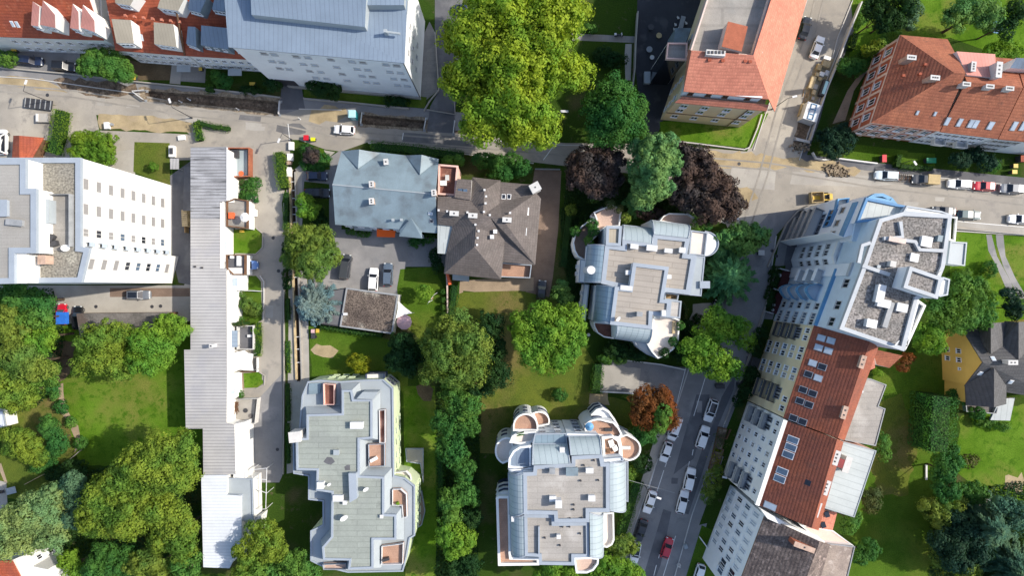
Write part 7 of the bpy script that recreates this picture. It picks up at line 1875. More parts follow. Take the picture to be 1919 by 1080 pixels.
CARS = [
    ('dark blue estate car parked under the white terraced house at top left', 'estate', 57, 113, (1, .1), 'navy', None),
    ('black off-roader parked left of the broad dark green bush', 'off_roader', 120, 124, (1, .08), 'black', None),
    ('white van half out of the picture at the left edge', 'van', 4, 266, up, 'white', None),
    ('white hatchback driving along the main street past the teal toilet cabin', 'hatchback', 645, 243, (-1, -.06), 'white', None),
    ('dark blue car in the front yard, the upper of two side by side', 'hatchback', 594, 330, rt, 'navy', GY),
    ('dark pickup in the front yard, the lower of two side by side', 'pickup', 595, 362, rt, 'black', GY),
    ('long graphite van with grey roof beside the dome-shaped olive tree', 'van', 648, 500, (.14, -1), 'graphite', GY),
    ('white off-roader parked in the yard above the mossy garage', 'off_roader', 700, 524, (.06, -1), 'white', GY),
    ('dark steel-blue off-roader right of the white one in the yard', 'off_roader', 727, 515, (.03, -1), 'steel', GY),
    ('grey car with a sunroof in the concrete yard of the tall white block', 'estate', 259, 553, rt, 'grey', None),
    ('red car with a bright blue cover over half of it', 'hatchback', 116, 589, up, 'red', None),
    ('black car half under the weathered wooden shed', 'estate', 146, 596, up, 'black', None),
    ('blue small car nosing out of a porch by the lane', 'hatchback', 464, 497, rt, 'blue', None),
    ('dark car with white bonnet on the brick-paved drive', 'hatchback', 1015, 545, (.1, -1), 'black', None),
    ('black saloon on the upper street at the top', 'saloon', 1509, 52, (.28, -1), 'black', GN),
    ('white saloon on the upper street below the black one', 'saloon', 1532, 88, (.38, -1), 'white', GN),
    ('pale blue-grey car left of the rack on the right-hand street', 'estate', 1662, 329, (-1, -.06), 'pale', GE),
    ('white estate car left of the red one on the right-hand street', 'estate', 1799, 345, (-1, -.06), 'white', GE),
    ('bright red hatchback between white and grey cars', 'hatchback', 1845, 349, (-1, -.06), 'red', GE),
    ('grey car at the right edge next to the red hatchback', 'off_roader', 1895, 354, (-1, -.06), 'grey', GE),
    ('silver-black car half hidden behind the blue-white block', 'saloon', 1769, 396, (-1, -.05), 'graphite', GE),
    ('dark teal car right of the half hidden one', 'estate', 1816, 403, (1, .05), 'teal', GE),
    ('white car on the near side at the right edge', 'saloon', 1912, 411, (-1, -.05), 'white', GE),
    ('white car with a large black glass roof', 'off_roader', 1332, 770, SD, 'white', GK),
    ('white van under the rust-orange tree', 'van', 1264, 803, SD, 'white', GK),
    ('white off-roader between the glass-roofed car and the kerb hedge', 'off_roader', 1317, 820, SU, 'white', GK),
    ('white hatchback behind the white van at the left kerb', 'hatchback', 1248, 848, SD, 'white', GK),
    ('white off-roader at the right kerb, upper one of two nose to tail', 'off_roader', 1292, 899, (.24, -1), 'white', GK),
    ('white estate at the right kerb, lower one of two nose to tail', 'estate', 1279, 942, (.26, -1), 'white', GK),
    ('white saloon alone at the left kerb near the overhead wire', 'saloon', 1218, 942, SD, 'white', GK),
    ('black car with a light interior parked behind the white saloon', 'saloon', 1201, 996, SD, 'black', GK),
    ('white car with black soft top at the left kerb', 'hatchback', 1191, 1037, (-.2, 1), 'white', GK),
    ('red car driving up the lower street', 'hatchback', 1250, 1028, SU, 'red', GK),
    ('white car cut by the bottom edge in the front garden', 'hatchback', 1310, 1078, (-.3, 1), 'white', GK),
    ('black car parked beside the dark star-shaped conifer', 'hatchback', 1340, 582, (.4, -1), 'black', None),
    ('pale grey car half hidden under the largest purple tree', 'hatchback', 1374, 394, (.2, 1), 'silver', None),
    ('dark blue car under the huge yellow-green tree at the top', 'saloon', 873, 18, (1, .1), 'navy', None),
]
for lb, kd, x, y, hd, col_, g in CARS:
    car(lb, kd, x, y, hd, col_, 1.0, g, glassroof=('glass roof' in lb or 'sunroof' in lb or 'soft top' in lb))
# light truck with a tarpaulin bed
r = car('small dark pickup with a tan tarpaulin box on the right-hand street', 'pickup', 1732, 337, (-1, -.06), 'graphite', 1.0, GE)
mb = MB(); mb.box((-1.25, 0, .9), (2.3, 1.86, .95)); o = mb.build('tarpaulin_box', M('tan')); o.parent = r; o.location = (-1.25, 0, .9)
cleanup_protos()
# blue cover on the red car
v = W(116, 597, 1.2); mb = MB()
mb.prism([(v.x - .95, v.y - 1.15), (v.x + .98, v.y - 1.1), (v.x + .95, v.y + 1.2), (v.x - .9, v.y + 1.25)], .62, 1.55)
tag(mb.build('car_cover', M('tarp_blue')), 'bright blue tarpaulin spread over the rear of the red car', 'tarpaulin')
# dumper on the crossing
v = W(1538, 370, 1)
t = thing('site_dumper', 'small yellow site dumper with tan skip on the crossing', 'dumper', (v.x, v.y, GZ), None, math.atan2(-.06, -1))
def tp(name, mb, m, par=None):
    o = mb.build(name, M(m)); p = par or t
    o.parent = p; o.location = o.location - (ORI[par.name] if par else Vector((0, 0, 0)))
    return o
mb = MB(); bx = [(-.1, -.85), (2.0, -.95), (2.0, .95), (-.1, .85)]
mb.prism([(.1, -.7), (1.8, -.75), (1.8, .75), (.1, .7)], .55, .65, bottom=True); mb.ring([(-.25, -1.0), (2.15, -1.05), (2.15, 1.05), (-.25, 1.0)], .1, .6, 1.8); mb.ring(bx, .12, .6, .9); tp('skip', mb, 'tan')
mb = MB(); mb.box((-1.2, 0, .55), (1.7, 1.3, .6)); mb.box((-1.8, 0, 1.15), (.6, 1.1, .3)); mb.box((.3, 0, .5), (2.2, .7, .25)); tp('body', mb, 'yellow')
mb = MB(); mb.box((-1.05, 0, 1.15), (.6, .8, .12)); mb.box((-1.35, 0, 1.2), (.12, .8, .5)); tp('seat', mb, 'metal_dark')
for x in (-1.3, 1.1):
    for s in (-1, 1):
        mb = MB(); c = Vector((x, s * .75, .45)); mb.tube(c - Vector((0, .17, 0)), c + Vector((0, .17, 0)), .45, n=14); tp('wheel', mb, 'tyre')
# rack of dark bicycles on a trailer between two cars
v = W(1694, 333, .6)
t = thing('bicycle_rack', 'dark rack packed with bicycles between two parked cars', 'bicycle rack', (v.x, v.y, GZ), None, -.05)
mb = MB(); mb.tube((-1.1, -.6, .08), (1.1, -.6, .08), .05); mb.tube((-1.1, .6, .08), (1.1, .6, .08), .05); tp('frame', mb, 'metal_grey')
for k in range(6):
    x = -1.0 + .4 * k
    mb = MB()
    for y in (-.5, .5):
        for i in range(12):
            a, b_ = 6.2832 * i / 12, 6.2832 * (i + 1) / 12
            mb.tube((x, y + .33 * math.cos(a), .36 + .33 * math.sin(a)), (x, y + .33 * math.cos(b_), .36 + .33 * math.sin(b_)), .03, n=4)
    mb.tube((x, -.5, .36), (x, -.1, .8), .03); mb.tube((x, .5, .36), (x, .35, .85), .03); mb.tube((x, -.1, .8), (x, .35, .85), .03); mb.tube((x - .25, .38, .98), (x + .25, .38, .98), .03); mb.box((x, -.15, .88), (.15, .28, .08))
    tp('bicycle', mb, 'wood_brown' if k % 2 else 'metal_dark')
# ------------------------------------------------------------------ street furniture and small things
def lamp(label, base, top, h=7.0, arm=None, name='street_lamp'):
    x, y = W2(*base); 
    t = thing(name, label, 'street lamp', (x, y, 0))
    mb = MB(); mb.cyl((x, y, 0), .16, .5, 8); mb.tube((x, y, 0), (x, y, h), .09, .055); mb.build('pole', M('metal_dark'), t)
    ax, ay = (top if top else (.9, 0))
    mb = MB(); mb.tube((x, y, h), (x + ax, y + ay, h + .15), .045); mb.build('arm', M('metal_dark'), t)
    a = math.atan2(ay, ax)
    mb = MB(); mb.box((x + ax, y + ay, h + .1), (.9, .34, .14), a); hd = mb.build('lamp_head', M('metal_white'), t)
    return t
lamp('dark street lamp above the parking yard at the left', (97, 192), (.6, 1.6))
lamp('street lamp by the ivy wall near the corrugated roof', (360, 221), (-.4, 1.2))
lamp('street lamp at the channel on the upper end of the lane', (547, 262), (-.6, -1.4), 5)
lamp('street lamp on the upper street at the cream building', (1446, 205), (1.2, .3))
lamp('street lamp in the front garden of the white house', (1685, 308), (.4, -.6), 4)
lamp('street lamp by the overhead wire in the lower street', (1205, 906), (1.4, -.5))
lamp('lamp at the corner of the lower street and the driveway', (1352, 885), (-.8, .2), 4)
# teal toilet cabin
v = W(665, 219, 0)
t = thing('toilet_cabin', 'teal portable toilet cabin with pale roof beside a trench', 'toilet cabin', (v.x, v.y, 0))
mb = MB(); mb.box((v.x, v.y, 0), (1.35, 1.35, 2.1)); mb.build('cabin', M('teal'), t)
mb = MB(); mb.box((v.x, v.y, 2.1), (1.45, 1.45, .12)); mb.box((v.x, v.y, 2.22), (1.1, 1.1, .1)); mb.build('roof', M('teal_pale'), t)
mb = MB(); mb.box((v.x, v.y - .69, .1), (.75, .06, 1.85)); mb.build('door', M('teal_pale'), t)
# barriers at the trenches
def barrier(label, a, b_, h=1.0, m='metal_white', name='barrier', wd=.12):
    A, B = Vector(W2(*a, h)), Vector(W2(*b_, h)); t = thing(name, label, 'barrier', (A.x, A.y, 0))
    mb = MB()
    mb.strip([tuple(A), tuple(B)], wd, h - .3, h); mb.strip([tuple(A), tuple(B)], wd * .6, h - .65, h - .5); mb.build('board', M(m), t)
    mb = MB()
    for q in (A, B): mb.tube((q.x, q.y, 0), (q.x, q.y, h), .05); mb.box((q.x, q.y, 0), (.5, .5, .1))
    mb.build('post', M('metal_grey'), t)
    return t
barrier('white barrier board at the left end of the short trench by the toilet cabin', (678, 210), (675, 231))
barrier('white barrier board at the right end of the short trench', (798, 220), (794, 242))
barrier('white barrier board by the driveway under the huge tree', (852, 225), (849, 249))
barrier('white barrier at the right end of the long trench', (523, 188), (521, 213))
barrier('pale red-white barrier closing the left end of the long trench', (247, 170), (270, 168)); barrier('second pale barrier at the left end of the long trench', (247, 171), (268, 186))
barrier('low white barrier pipe across the upper street works', (1492, 260), (1518, 266), .6, 'chimney_white', wd=.5)
for k, (x, y, lb) in enumerate([(338, 190, 'white marker post at the trench edge, upper left'), (561, 222, 'small white marker post in the road'), (445, 204, 'white hose roll on the trench edge'), (354, 186, 'thin survey marker by the long trench')]):
    v = W(x, y, .5); mb = MB(); mb.cyl((v.x, v.y, 0), .16, .06, 10); mb.tube((v.x, v.y, 0), (v.x, v.y, 1.2), .1, .07); tag(mb.build('marker_post', M('metal_white')), lb, 'marker post')
v = W(202, 236, .3); t = thing('pump_unit', 'white pump unit standing on the sand patch', 'pump', (v.x, v.y, 0))
mb = MB(); mb.box((v.x, v.y, .1), (.9, 1.3, .7), .1); mb.build('housing', M('metal_white'), t)
mb = MB(); mb.cyl((v.x + .8, v.y + .3, 0), .28, .5); mb.build('barrel', M('metal_grey'), t)
# trestle bridges of the channel: struts
xs = [(549, 341), (551, 357), (552, 372), (553, 388), (553, 402), (554, 417), (555, 520), (558, 632), (559, 655), (560, 680)]
for k, (x, y) in enumerate(xs):
    mb = MB(); A, B = W(x - 4.5, y, .1), W(x + 4.5, y - .5, .1); mb.tube(A, B, .09)
    tag(mb.build('trench_strut', M('metal_white')), 'white cross strut over the narrow channel beside the lane', 'strut', 'struts over the narrow channel')
for side, dx in (('left', -5.2), ('right', 5.6)):
    pts = [(550 + dx - 3, 322), (555 + dx - 2, 500), (560 + dx, 712)]
    wall_line('pale timber lining along the %s side of the narrow channel' % side, pts, .45, .3, 'wood_pale' if side == 'left' else 'concrete', 'timber_lining', 'timber')
for k, (x, y, sx, sy, m_) in enumerate([(545, 273, .9, 1.6, 'sail_white'), (543, 294, 1.1, 1.4, 'sail_white'), (541, 322, .95, 1.9, 'sail_white'), (541, 305, .9, .7, 'chimney')]):
    v = W(x, y, .7); mb = MB(); mb.box((v.x, v.y, 0), (sx, sy, .55)); mb.box((v.x, v.y, .55), (sx * .94, sy * .94, .18)); o = mb.build('building_material_pallet', M(m_))
    tag(o, ('topmost white pallet of material at the channel', 'white square pallet below the topmost at the channel', 'long white pallet lowest at the channel', 'brown brick pallet between the white pallets')[k], 'pallet')
# site of the upper street: pallets, skips, sacks
SITE = [(1551, 108, 1.4, .7, .5, 'sail_white', 'pale stack at the upper end of the street works'), (1549, 119, 1.5, 1.2, .8, 'wood_pale', 'square pale crate near the upper end of the street works'), (1536, 125, .9, 1.2, .6, 'tan', 'tan crate left of the pale crate'),
        (1541, 138, .9, .8, .6, 'sail_white', 'white bulk bag amid the street works'), (1550, 136, .7, 1.0, .5, 'metal_white', 'white box right of the bulk bag'), (1532, 139, .7, .7, .5, 'wood_pale', 'small pale stack left of the bulk bag'),
        (1523, 154, .95, 2.6, .6, 'wood_pale', 'long tan timber pack, upper one at the kerb'), (1529, 162, .8, 1.0, .6, 'concrete', 'concrete stack beside the teal container'), (1526, 172, .7, .9, .6, 'wood_pale', 'small pale stack below the concrete one'),
        (1505, 206, .95, 2.6, .7, 'wood_pale', 'long tan timber pack, lower one beside the white container'), (1537, 147, .7, .7, .5, 'tan', 'small tan sack above the teal container'), (1524, 184, .6, .6, .5, 'concrete', 'grey block stack near the white container')]
for x, y, sx, sy, h, m_, lb in SITE:
    v = W(x, y, h); mb = MB(); a = -.32
    mb.box((v.x, v.y, 0), (sx, sy, .12), a); 
    for k in range(3): mb.box((v.x, v.y, .12 + k * (h - .12) / 3), (sx * (.97 - .03 * (k % 2)), sy * (.97 - .03 * (k % 2)), (h - .12) / 3 - .01), a)
    tag(mb.build('material_stack', M(m_)), lb, 'material stack')
v = W(1545, 164, 1); t = thing('tool_container', 'narrow dark container with bright teal lid at the street works', 'container', (v.x, v.y, 0))
mb = MB(); mb.box((v.x, v.y, 0), (1.0, 3.2, 1.0), -.33); mb.build('box', M('metal_dark'), t); mb = MB(); mb.box((v.x + .12, v.y, 1.0), (.55, 2.6, .12), -.33); mb.build('lid', M('teal_pale'), t)
v = W(1521, 210, 2.2); t = thing('site_container', 'white site container with dark frame on its roof', 'container', (v.x, v.y, 0))
mb = MB(); mb.box((v.x, v.y, 0), (2.7, 3.4, 2.4), -.3); mb.build('box', M('metal_white'), t)
mb = MB(); a = -.3
def rot2(x, y, a): return (v.x + x * math.cos(a) - y * math.sin(a), v.y + x * math.sin(a) + y * math.cos(a))
for p, q in (((-.5, -1.5), (-.5, 1.5)), ((.5, -1.5), (.5, 1.5)), ((-.5, -.5), (.5, -.5)), ((-.5, .5), (.5, .5)), ((-.5, -1.5), (.5, -1.5)), ((-.5, 1.5), (.5, 1.5))):
    mb.tube((*rot2(*p, a), 2.5), (*rot2(*q, a), 2.5), .07)
mb.build('roof_frame', M('rail_blue'), t)
mb = MB()
for k in range(9): 
    A = W(1512 + random.uniform(-8, 8), 190 + random.uniform(-18, 12), .2); mb.box((A.x, A.y, 0), (random.uniform(.1, .2), random.uniform(1, 2.4), .18), -.35 + random.uniform(-.2, .2))
tag(mb.build('planks', M('wood')), 'loose brown planks lying along the kerb of the upper street', 'planks')
for k, (x, y, lb) in enumerate([(1576, 322, 'rubble heap at the road works before the corner bush'), (1560, 318, 'small earth heap by the cut in the pavement'), (1503, 275, 'spoil heap below the white barrier pipe')]):
    v = W(x, y, .3); q = []
    n = 260; c = np.stack([RNG.normal(size=n) * .8 + v.x, RNG.normal(size=n) * .45 + v.y, RNG.uniform(.05, .5, n)], 1)
    mb = MB()
    for p in c[:70]: mb.box((p[0], p[1], 0), (random.uniform(.15, .45), random.uniform(.15, .4), random.uniform(.1, .5)), random.uniform(0, 3))
    tag(mb.build('rubble_heap', M('rubble')), lb, 'rubble heap')
# bins and post boxes
def bin_(label, x, y, m, name='wheelie_bin', lidm=None, s=(.6, .7, 1.05), cat='bin', group=None, rz=0):
    v = W(x, y, .5); t = thing(name, label, cat, (v.x, v.y, 0), group)
    mb = MB(); mb.prism([(v.x - s[0] * .42, v.y - s[1] * .42), (v.x + s[0] * .42, v.y - s[1] * .42), (v.x + s[0] * .5, v.y + s[1] * .5), (v.x - s[0] * .5, v.y + s[1] * .5)], .05, s[2] * .92, 0); mb.build('body', M('metal_dark' if lidm else m), t)
    mb = MB(); mb.box((v.x, v.y, s[2] * .92), (s[0] * 1.08, s[1] * 1.1, .12)); mb.build('lid', M(lidm or m), t)
    return t
bin_('yellow-lidded bin before the white terraced house at top left', 30, 94, 'yellow', lidm='yellow', s=(.9, .7, 1.1)); bin_('yellow bin right of the broad dark green bush', 252, 147, 'yellow', lidm='yellow', s=(1.0, .8, 1.1))
bin_('yellow crate in the front garden by the paved court', 377, 130, 'yellow', lidm='yellow', s=(.6, .6, .8)); bin_('yellow crate in the front garden near the gateway', 474, 158, 'yellow', lidm='yellow', s=(1.0, .6, .8))
bin_('round red bin at the channel end of the main street', 575, 259, 'red_gloss', lidm='red_gloss', s=(.9, .9, 1.0)); bin_('bright yellow bin beside the round red bin', 588, 262, 'yellow_bright', lidm='yellow_bright', s=(.8, .6, 1.0))
bin_('pink-red bin in the front garden of the white house', 1654, 298, 'red_gloss', lidm='red_gloss', s=(.8, 1.3, 1.1)); bin_('green waste container with red crate on top', 1741, 302, 'green_bin', lidm='green_bin', s=(1.7, .9, 1.2), name='waste_container')
bin_('upper yellow bin by the driveway at the right edge', 1899, 312, 'yellow', lidm='yellow', s=(.8, .7, 1.1)); bin_('lower yellow bin by the driveway at the right edge', 1897, 323, 'yellow', lidm='yellow', s=(.9, .7, 1.1))
bin_('red shed-like box at the right edge behind the yellow bins', 1914, 299, 'tile_red', lidm='tile_red', s=(1.8, 1.2, 1.6), name='storage_box')
bin_('pink bin beside the clipped dome-shaped bush', 151, 292, 'red_gloss', lidm='red_gloss', s=(.8, .9, 1.1))
bin_('dark waste container on the pavement by the lower street lamp', 1389, 722 + 0, 'metal_dark', lidm='metal_dark', s=(1.7, .9, 1.2), name='waste_container'); bin_('dark box at the kerb under the lower street trees', 1348, 724, 'metal_dark', lidm='metal_dark', s=(1.6, .8, 1.1), name='waste_container')
bin_('grey electrical cabinet beside the lower street conifer', 1425, 474, 'plaster_grey', lidm='plaster_grey', s=(1.1, .9, 1.0), name='electrical_cabinet', cat='cabinet')
# garden things
v = W(1868, 50, .9); t = thing('trampoline', 'round blue-rimmed trampoline on the top right lawn', 'trampoline', (v.x, v.y, 0))
mb = MB(); mb.cyl((v.x, v.y, .78), .98, .04, 28); mb.build('jumping_mat', M('trampoline'), t)
mb = MB(); rg = [(v.x + 1.2 * math.cos(6.2832 * i / 28), v.y + 1.2 * math.sin(6.2832 * i / 28)) for i in range(28)]; mb.ring(rg, .24, .74, .86); mb.build('rim', M('rail_blue'), t)
for k in range(4):
    mb = MB(); a = 6.2832 * k / 4; mb.tube((v.x + 1.1 * math.cos(a), v.y + 1.1 * math.sin(a), 0), (v.x + 1.1 * math.cos(a), v.y + 1.1 * math.sin(a), .78), .04); mb.build('leg', M('metal_grey'), t)
v = W(757, 604, 2.4); t = thing('parasol', 'round dusty-pink parasol beside the garage', 'parasol', (v.x, v.y, 0))
mb = MB(); n = 10; r = 1.5
for i in range(n):
    a, b_ = 6.2832 * i / n, 6.2832 * (i + 1) / n; mb.face([(v.x, v.y, 2.75), (v.x + r * math.cos(a), v.y + r * math.sin(a), 2.2), (v.x + r * math.cos(b_), v.y + r * math.sin(b_), 2.2)]); mb.face([(v.x, v.y, 2.70), (v.x + r * math.cos(b_), v.y + r * math.sin(b_), 2.15), (v.x + r * math.cos(a), v.y + r * math.sin(a), 2.15)])
mb.build('canopy', M('parasol_pink'), t); mb = MB(); mb.tube((v.x, v.y, 0), (v.x, v.y, 2.8), .03); mb.cyl((v.x, v.y, 0), .3, .1); mb.build('pole', M('metal_white'), t)
def sail(label, pts, m):
    p = pts3(pts); t = thing('shade_sail', label, 'shade sail', (p[0].x, p[0].y, 0))
    c = sum(p, Vector()) / len(p); c.z -= .25; mb = MB(); n = len(p); tri = []
    for i in range(n):
        a, b_ = p[i], p[(i + 1) % n]; e = a.lerp(b_, .5).lerp(c, .12); tri += [[a, e, c], [e, b_, c]]
    mb.slab(tri, .03); mb.build('canopy', M(m), t)
    mb = MB()
    for q in p: mb.tube((q.x, q.y, 0), (q.x, q.y, q.z + .1), .04)
    mb.build('pole', M('metal_grey'), t)
def parasol2(label, px, py, z, m, r=1.3):
    v = W(px, py, z + 2.3); t = thing('parasol', label, 'parasol', (v.x, v.y, z))
    mb = MB(); mb.cyl((v.x, v.y, z + 1.95), r, .5, 10, r2=.02); mb.build('canopy', M(m), t)
    mb = MB(); mb.tube((v.x, v.y, z), (v.x, v.y, z + 2.5), .03); mb.cyl((v.x, v.y, z), .25, .1); mb.build('pole', M('metal_white'), t)
parasol2('bright blue parasol on the upper right terracotta terrace', 1105, 801, 8.4, 'rail_blue', .8)
parasol2('small white parasol on the deck of the row house', 457, 407, 2.9, 'sail_white', .9)
for k, (x, y, z, m_, lb) in enumerate([(1140, 806, 8.4, 'metal_dark', 'dark curved sofa on the upper right terracotta terrace'), (984, 812, 8.2, 'wood_brown', 'brown planter bench on the upper left terracotta terrace'), (975, 814, 9.5, 'leaf_green', 'green planter box behind the upper left terrace'), (722, 1050, 7.4, 'metal_dark', 'dark seats on the lowest terracotta deck of the pale green house'),
                                      (745, 945, 7.5, 'leaf_fresh', 'potted green plant on the terracotta deck of the pale green house'), (700, 862, 7.8, 'sail_white', 'white garden screen on the upper terracotta deck')]):
    v = W(x, y, z + .4); mb = MB(); mb.box((v.x, v.y, z), (1.4 if k != 4 else .5, .6, .45), .1 * k); mb.box((v.x, v.y + .25, z + .45), (1.3 if k != 4 else .4, .15, .4), .1 * k)
    tag(mb.build('terrace_furniture', M(m_)), lb, 'furniture')
sail('white triangular shade sail next to the pink parasol', [(746, 564, 2.9), (773, 587, 2.3), (742, 597, 2.7)], 'sail_white')
sail('white and grey shade sail over the courtyard of the long row house', [(425, 661, 3.0), (458, 657, 2.6), (475, 664, 2.6), (475, 695, 2.6), (425, 697, 3.0)], 'sail_white')
v = W(809, 559, 1); t = thing('swing', 'white A-frame garden swing on the dark lawn', 'swing', (v.x, v.y, 0))
mb = MB(); A, B = W(803, 567, 2), W(814, 552, 2); 
for q in (A, B):
    mb.tube(q, (q.x - .5, q.y - .4, 0), .05); mb.tube(q, (q.x + .5, q.y + .4, 0), .05)
mb.tube(A, B, .05); mb.build('frame', M('metal_white'), t); mb = MB(); c = (A + B) / 2; mb.box((c.x, c.y, .5), (.5, .25, .05), .9); mb.tube((c.x, c.y, .5), (c.x, c.y, 2), .015); mb.build('seat', M('wood'), t)
v = W(1737, 886, .4)
mb = MB(); mb.box((v.x, v.y, .1), (.3, 3.0, .25)); mb.box((v.x, v.y + 1.2, 0), (.25, .15, .12)); mb.box((v.x, v.y - 1.2, 0), (.25, .15, .12)); tag(mb.build('garden_bench', M('metal_white')), 'long thin white bench or board at the dark hedge', 'bench')
v = W(1841, 941, 1); t = thing('garden_hut', 'little hut with white ridge among the lower right trees', 'hut', (v.x, v.y, 0))
mb = MB(); mb.box((v.x, v.y, 0), (1.9, 1.2, 1.6)); mb.build('wall', M('stone_trim'), t); mb = MB(); mb.box((v.x, v.y + .5, 1.6), (2.0, .3, .15)); mb.build('ridge_board', M('metal_white'), t)
v = W(598, 626, .8); t = thing('garden_tractor', 'small dark garden tractor with pink hood beside the small lawn', 'tractor', (v.x + -.8, v.y, 0))
tx, ty = W2(587, 626, .6)
mb = MB(); mb.box((tx, ty, .3), (.75, 1.9, .45)); mb.build('body', M('metal_dark'), t); mb = MB(); mb.box((tx, ty + .55, .75), (.65, .7, .2)); mb.build('hood', M('parasol_pink'), t)
for dx in (-.45, .45):
    for dy in (-.6, .6):
        mb = MB(); c = Vector((tx + dx, ty + dy, .3)); mb.tube(c - Vector((.1, 0, 0)), c + Vector((.1, 0, 0)), .3, n=10); mb.build('wheel', M('tyre'), t)
bin_('yellow box beside the garden tractor', 596, 620, 'yellow', lidm='yellow', s=(.6, .7, .8), name='storage_box', cat='box')
v = W(1160, 65, .6); t = thing('motor_scooter', 'white and black motor scooter on the brick-paved path', 'scooter', (v.x, v.y, 0))
mb = MB(); mb.box((v.x, v.y, .35), (1.2, .32, .3), .1); mb.box((v.x - .4, v.y, .65), (.55, .3, .14), .1); mb.build('body', M('metal_dark'), t)
mb = MB(); mb.box((v.x + .5, v.y + .05, .4), (.16, .45, .6), .1); mb.box((v.x - .75, v.y, .75), (.4, .4, .3), .1); mb.build('fairing', M('metal_white'), t)
mb = MB(); mb.tube((v.x + .5, v.y - .3, 1.0), (v.x + .5, v.y + .4, 1.0), .03); mb.build('handlebar', M('metal_grey'), t)
for dx in (-.55, .65):
    mb = MB(); c = Vector((v.x + dx, v.y, .25)); mb.tube(c - Vector((0, .07, 0)), c + Vector((0, .07, 0)), .25, n=10); mb.build('wheel', M('tyre'), t)
def table(label, x, y, m='metal_grey', r=.6, cat='table', name='garden_table'):
    v = W(x, y, .7); t = thing(name, label, cat, (v.x, v.y, 0)); mb = MB(); mb.cyl((v.x, v.y, .68), r, .05, 14); mb.build('table_top', M(m), t); mb = MB(); mb.tube((v.x, v.y, 0), (v.x, v.y, .68), .05); mb.cyl((v.x, v.y, 0), r * .5, .04); mb.build('leg', M('metal_dark'), t)
table('round pale table in the dark courtyard by the cream building', 1235, 66, 'tan', .55); table('dark round table in the middle of the dark courtyard', 1220, 50, 'metal_dark'); table('dark table near the glass stair tower in the courtyard', 1217, 92)
table('white-topped table at the lower end of the dark courtyard', 1222, 107, 'plaster_grey', .45); table('round white table on the lawn below the round terraces', 1103, 628, 'chimney_white', .32, 'table')
for k, (x, y, lb) in enumerate([(1271, 33, 'topmost white chair at the long dark table of the courtyard'), (1266, 46, 'second white chair at the long dark table of the courtyard'), (1264, 55, 'third white chair at the long dark table of the courtyard'), (1286, 43, 'white chair alone on the right of the long dark table'), (1273, 54, 'lowest white chair on the right of the long dark table')]):
    v = W(x, y, .45); t = thing('garden_chair', lb, 'chair', (v.x, v.y, 0), 'white chairs in the dark courtyard'); mb = MB(); mb.box((v.x, v.y, .42), (.42, .42, .05), .3); mb.build('seat', M('metal_white'), t); mb = MB(); mb.box((v.x - .2, v.y, .45), (.05, .42, .45), .3); mb.build('backrest', M('metal_white'), t)
    mb = MB()
    for dx in (-.16, .16):
        for dy in (-.16, .16): mb.tube((v.x + dx, v.y + dy, 0), (v.x + dx, v.y + dy, .43), .02, n=5)
    mb.build('legs', M('metal_grey'), t)
v = W(1278, 42, .7); t = thing('garden_table', 'long dark table between the white chairs in the courtyard', 'table', (v.x, v.y, 0)); mb = MB(); mb.box((v.x, v.y, .68), (.9, 2.6, .06), -.25); mb.build('table_top', M('metal_grey'), t)
mb = MB()
for s in (-1, 1): mb.box((v.x + s * .25, v.y + s * 1.0, 0), (.5, .1, .68), -.25)
mb.build('leg', M('metal_dark'), t)
v = W(1213, 145, 1); t = thing('storage_box', 'pale metal box at the foot of the glass stair tower', 'box', (v.x, v.y, 0)); mb = MB(); mb.box((v.x, v.y, 0), (1.1, 2.2, 1.0)); mb.build('box', M('metal_pale'), t); mb = MB(); mb.box((v.x, v.y, 1.0), (1.2, 2.3, .1)); mb.build('lid', M('metal_pale'), t)
v = W(1058, 208, .5); mb = MB(); mb.box((v.x, v.y, .35), (1.5, .45, .06)); mb.box((v.x - .6, v.y, 0), (.1, .4, .35)); mb.box((v.x + .6, v.y, 0), (.1, .4, .35)); tag(mb.build('garden_bench', M('metal_white')), 'small pale bench in the deep shade right of the huge tree', 'bench')
# vehicles' ramp, yard things at left
v = W(72, 195, .5); t = thing('ramp_trailer', 'dark flat trailer with ramp under the street lamp at left', 'trailer', (v.x, v.y, 0), None, -.12)
def tl(name, mb, m):
    o = mb.build(name, M(m)); o.parent = t
tl_mb = MB(); tl_mb.box((0, 0, .5), (5.6, 1.9, .12)); tl('bed', tl_mb, 'metal_dark')
for k in range(6):
    mb = MB(); mb.box((-2.5 + k, 0, .62), (.12, 1.8, .12)); tl('crossbar', mb, 'metal_grey')
for x in (-.6, .6):
    for s in (-1, 1):
        mb = MB(); c = Vector((x, s * .85, .3)); mb.tube(c - Vector((0, .1, 0)), c + Vector((0, .1, 0)), .3, n=10); tl('wheel', mb, 'tyre')
v = W(80, 221, .6); t = thing('pallet_crate', 'grey crate frame with white board in the left yard', 'crate', (v.x, v.y, 0)); mb = MB(); mb.box((v.x, v.y, 0), (2.4, 1.7, .8)); mb.build('crate', M('concrete'), t); mb = MB(); mb.box((v.x - .9, v.y, .8), (.4, 1.5, .15)); mb.build('board', M('metal_white'), t)
v = W(340, 258, .4); mb = MB(); mb.box((v.x, v.y, 0), (1.3, .9, .5), .1); mb.box((v.x - .2, v.y + .1, .5), (.5, .4, .1), .1); tag(mb.build('garden_chest', M('sail_white')), 'cream garden chest at the end of the sand strip', 'chest')
v = W(323, 284, .5); t = thing('garden_grill', 'white and dark garden kitchen unit right of the small lawn', 'grill', (v.x, v.y, 0)); mb = MB(); mb.box((v.x, v.y, 0), (1.0, 2.2, .9)); mb.build('counter', M('sail_white'), t); mb = MB(); mb.box((v.x + .05, v.y, .9), (.6, 1.2, .2)); mb.build('hood', M('metal_dark'), t)
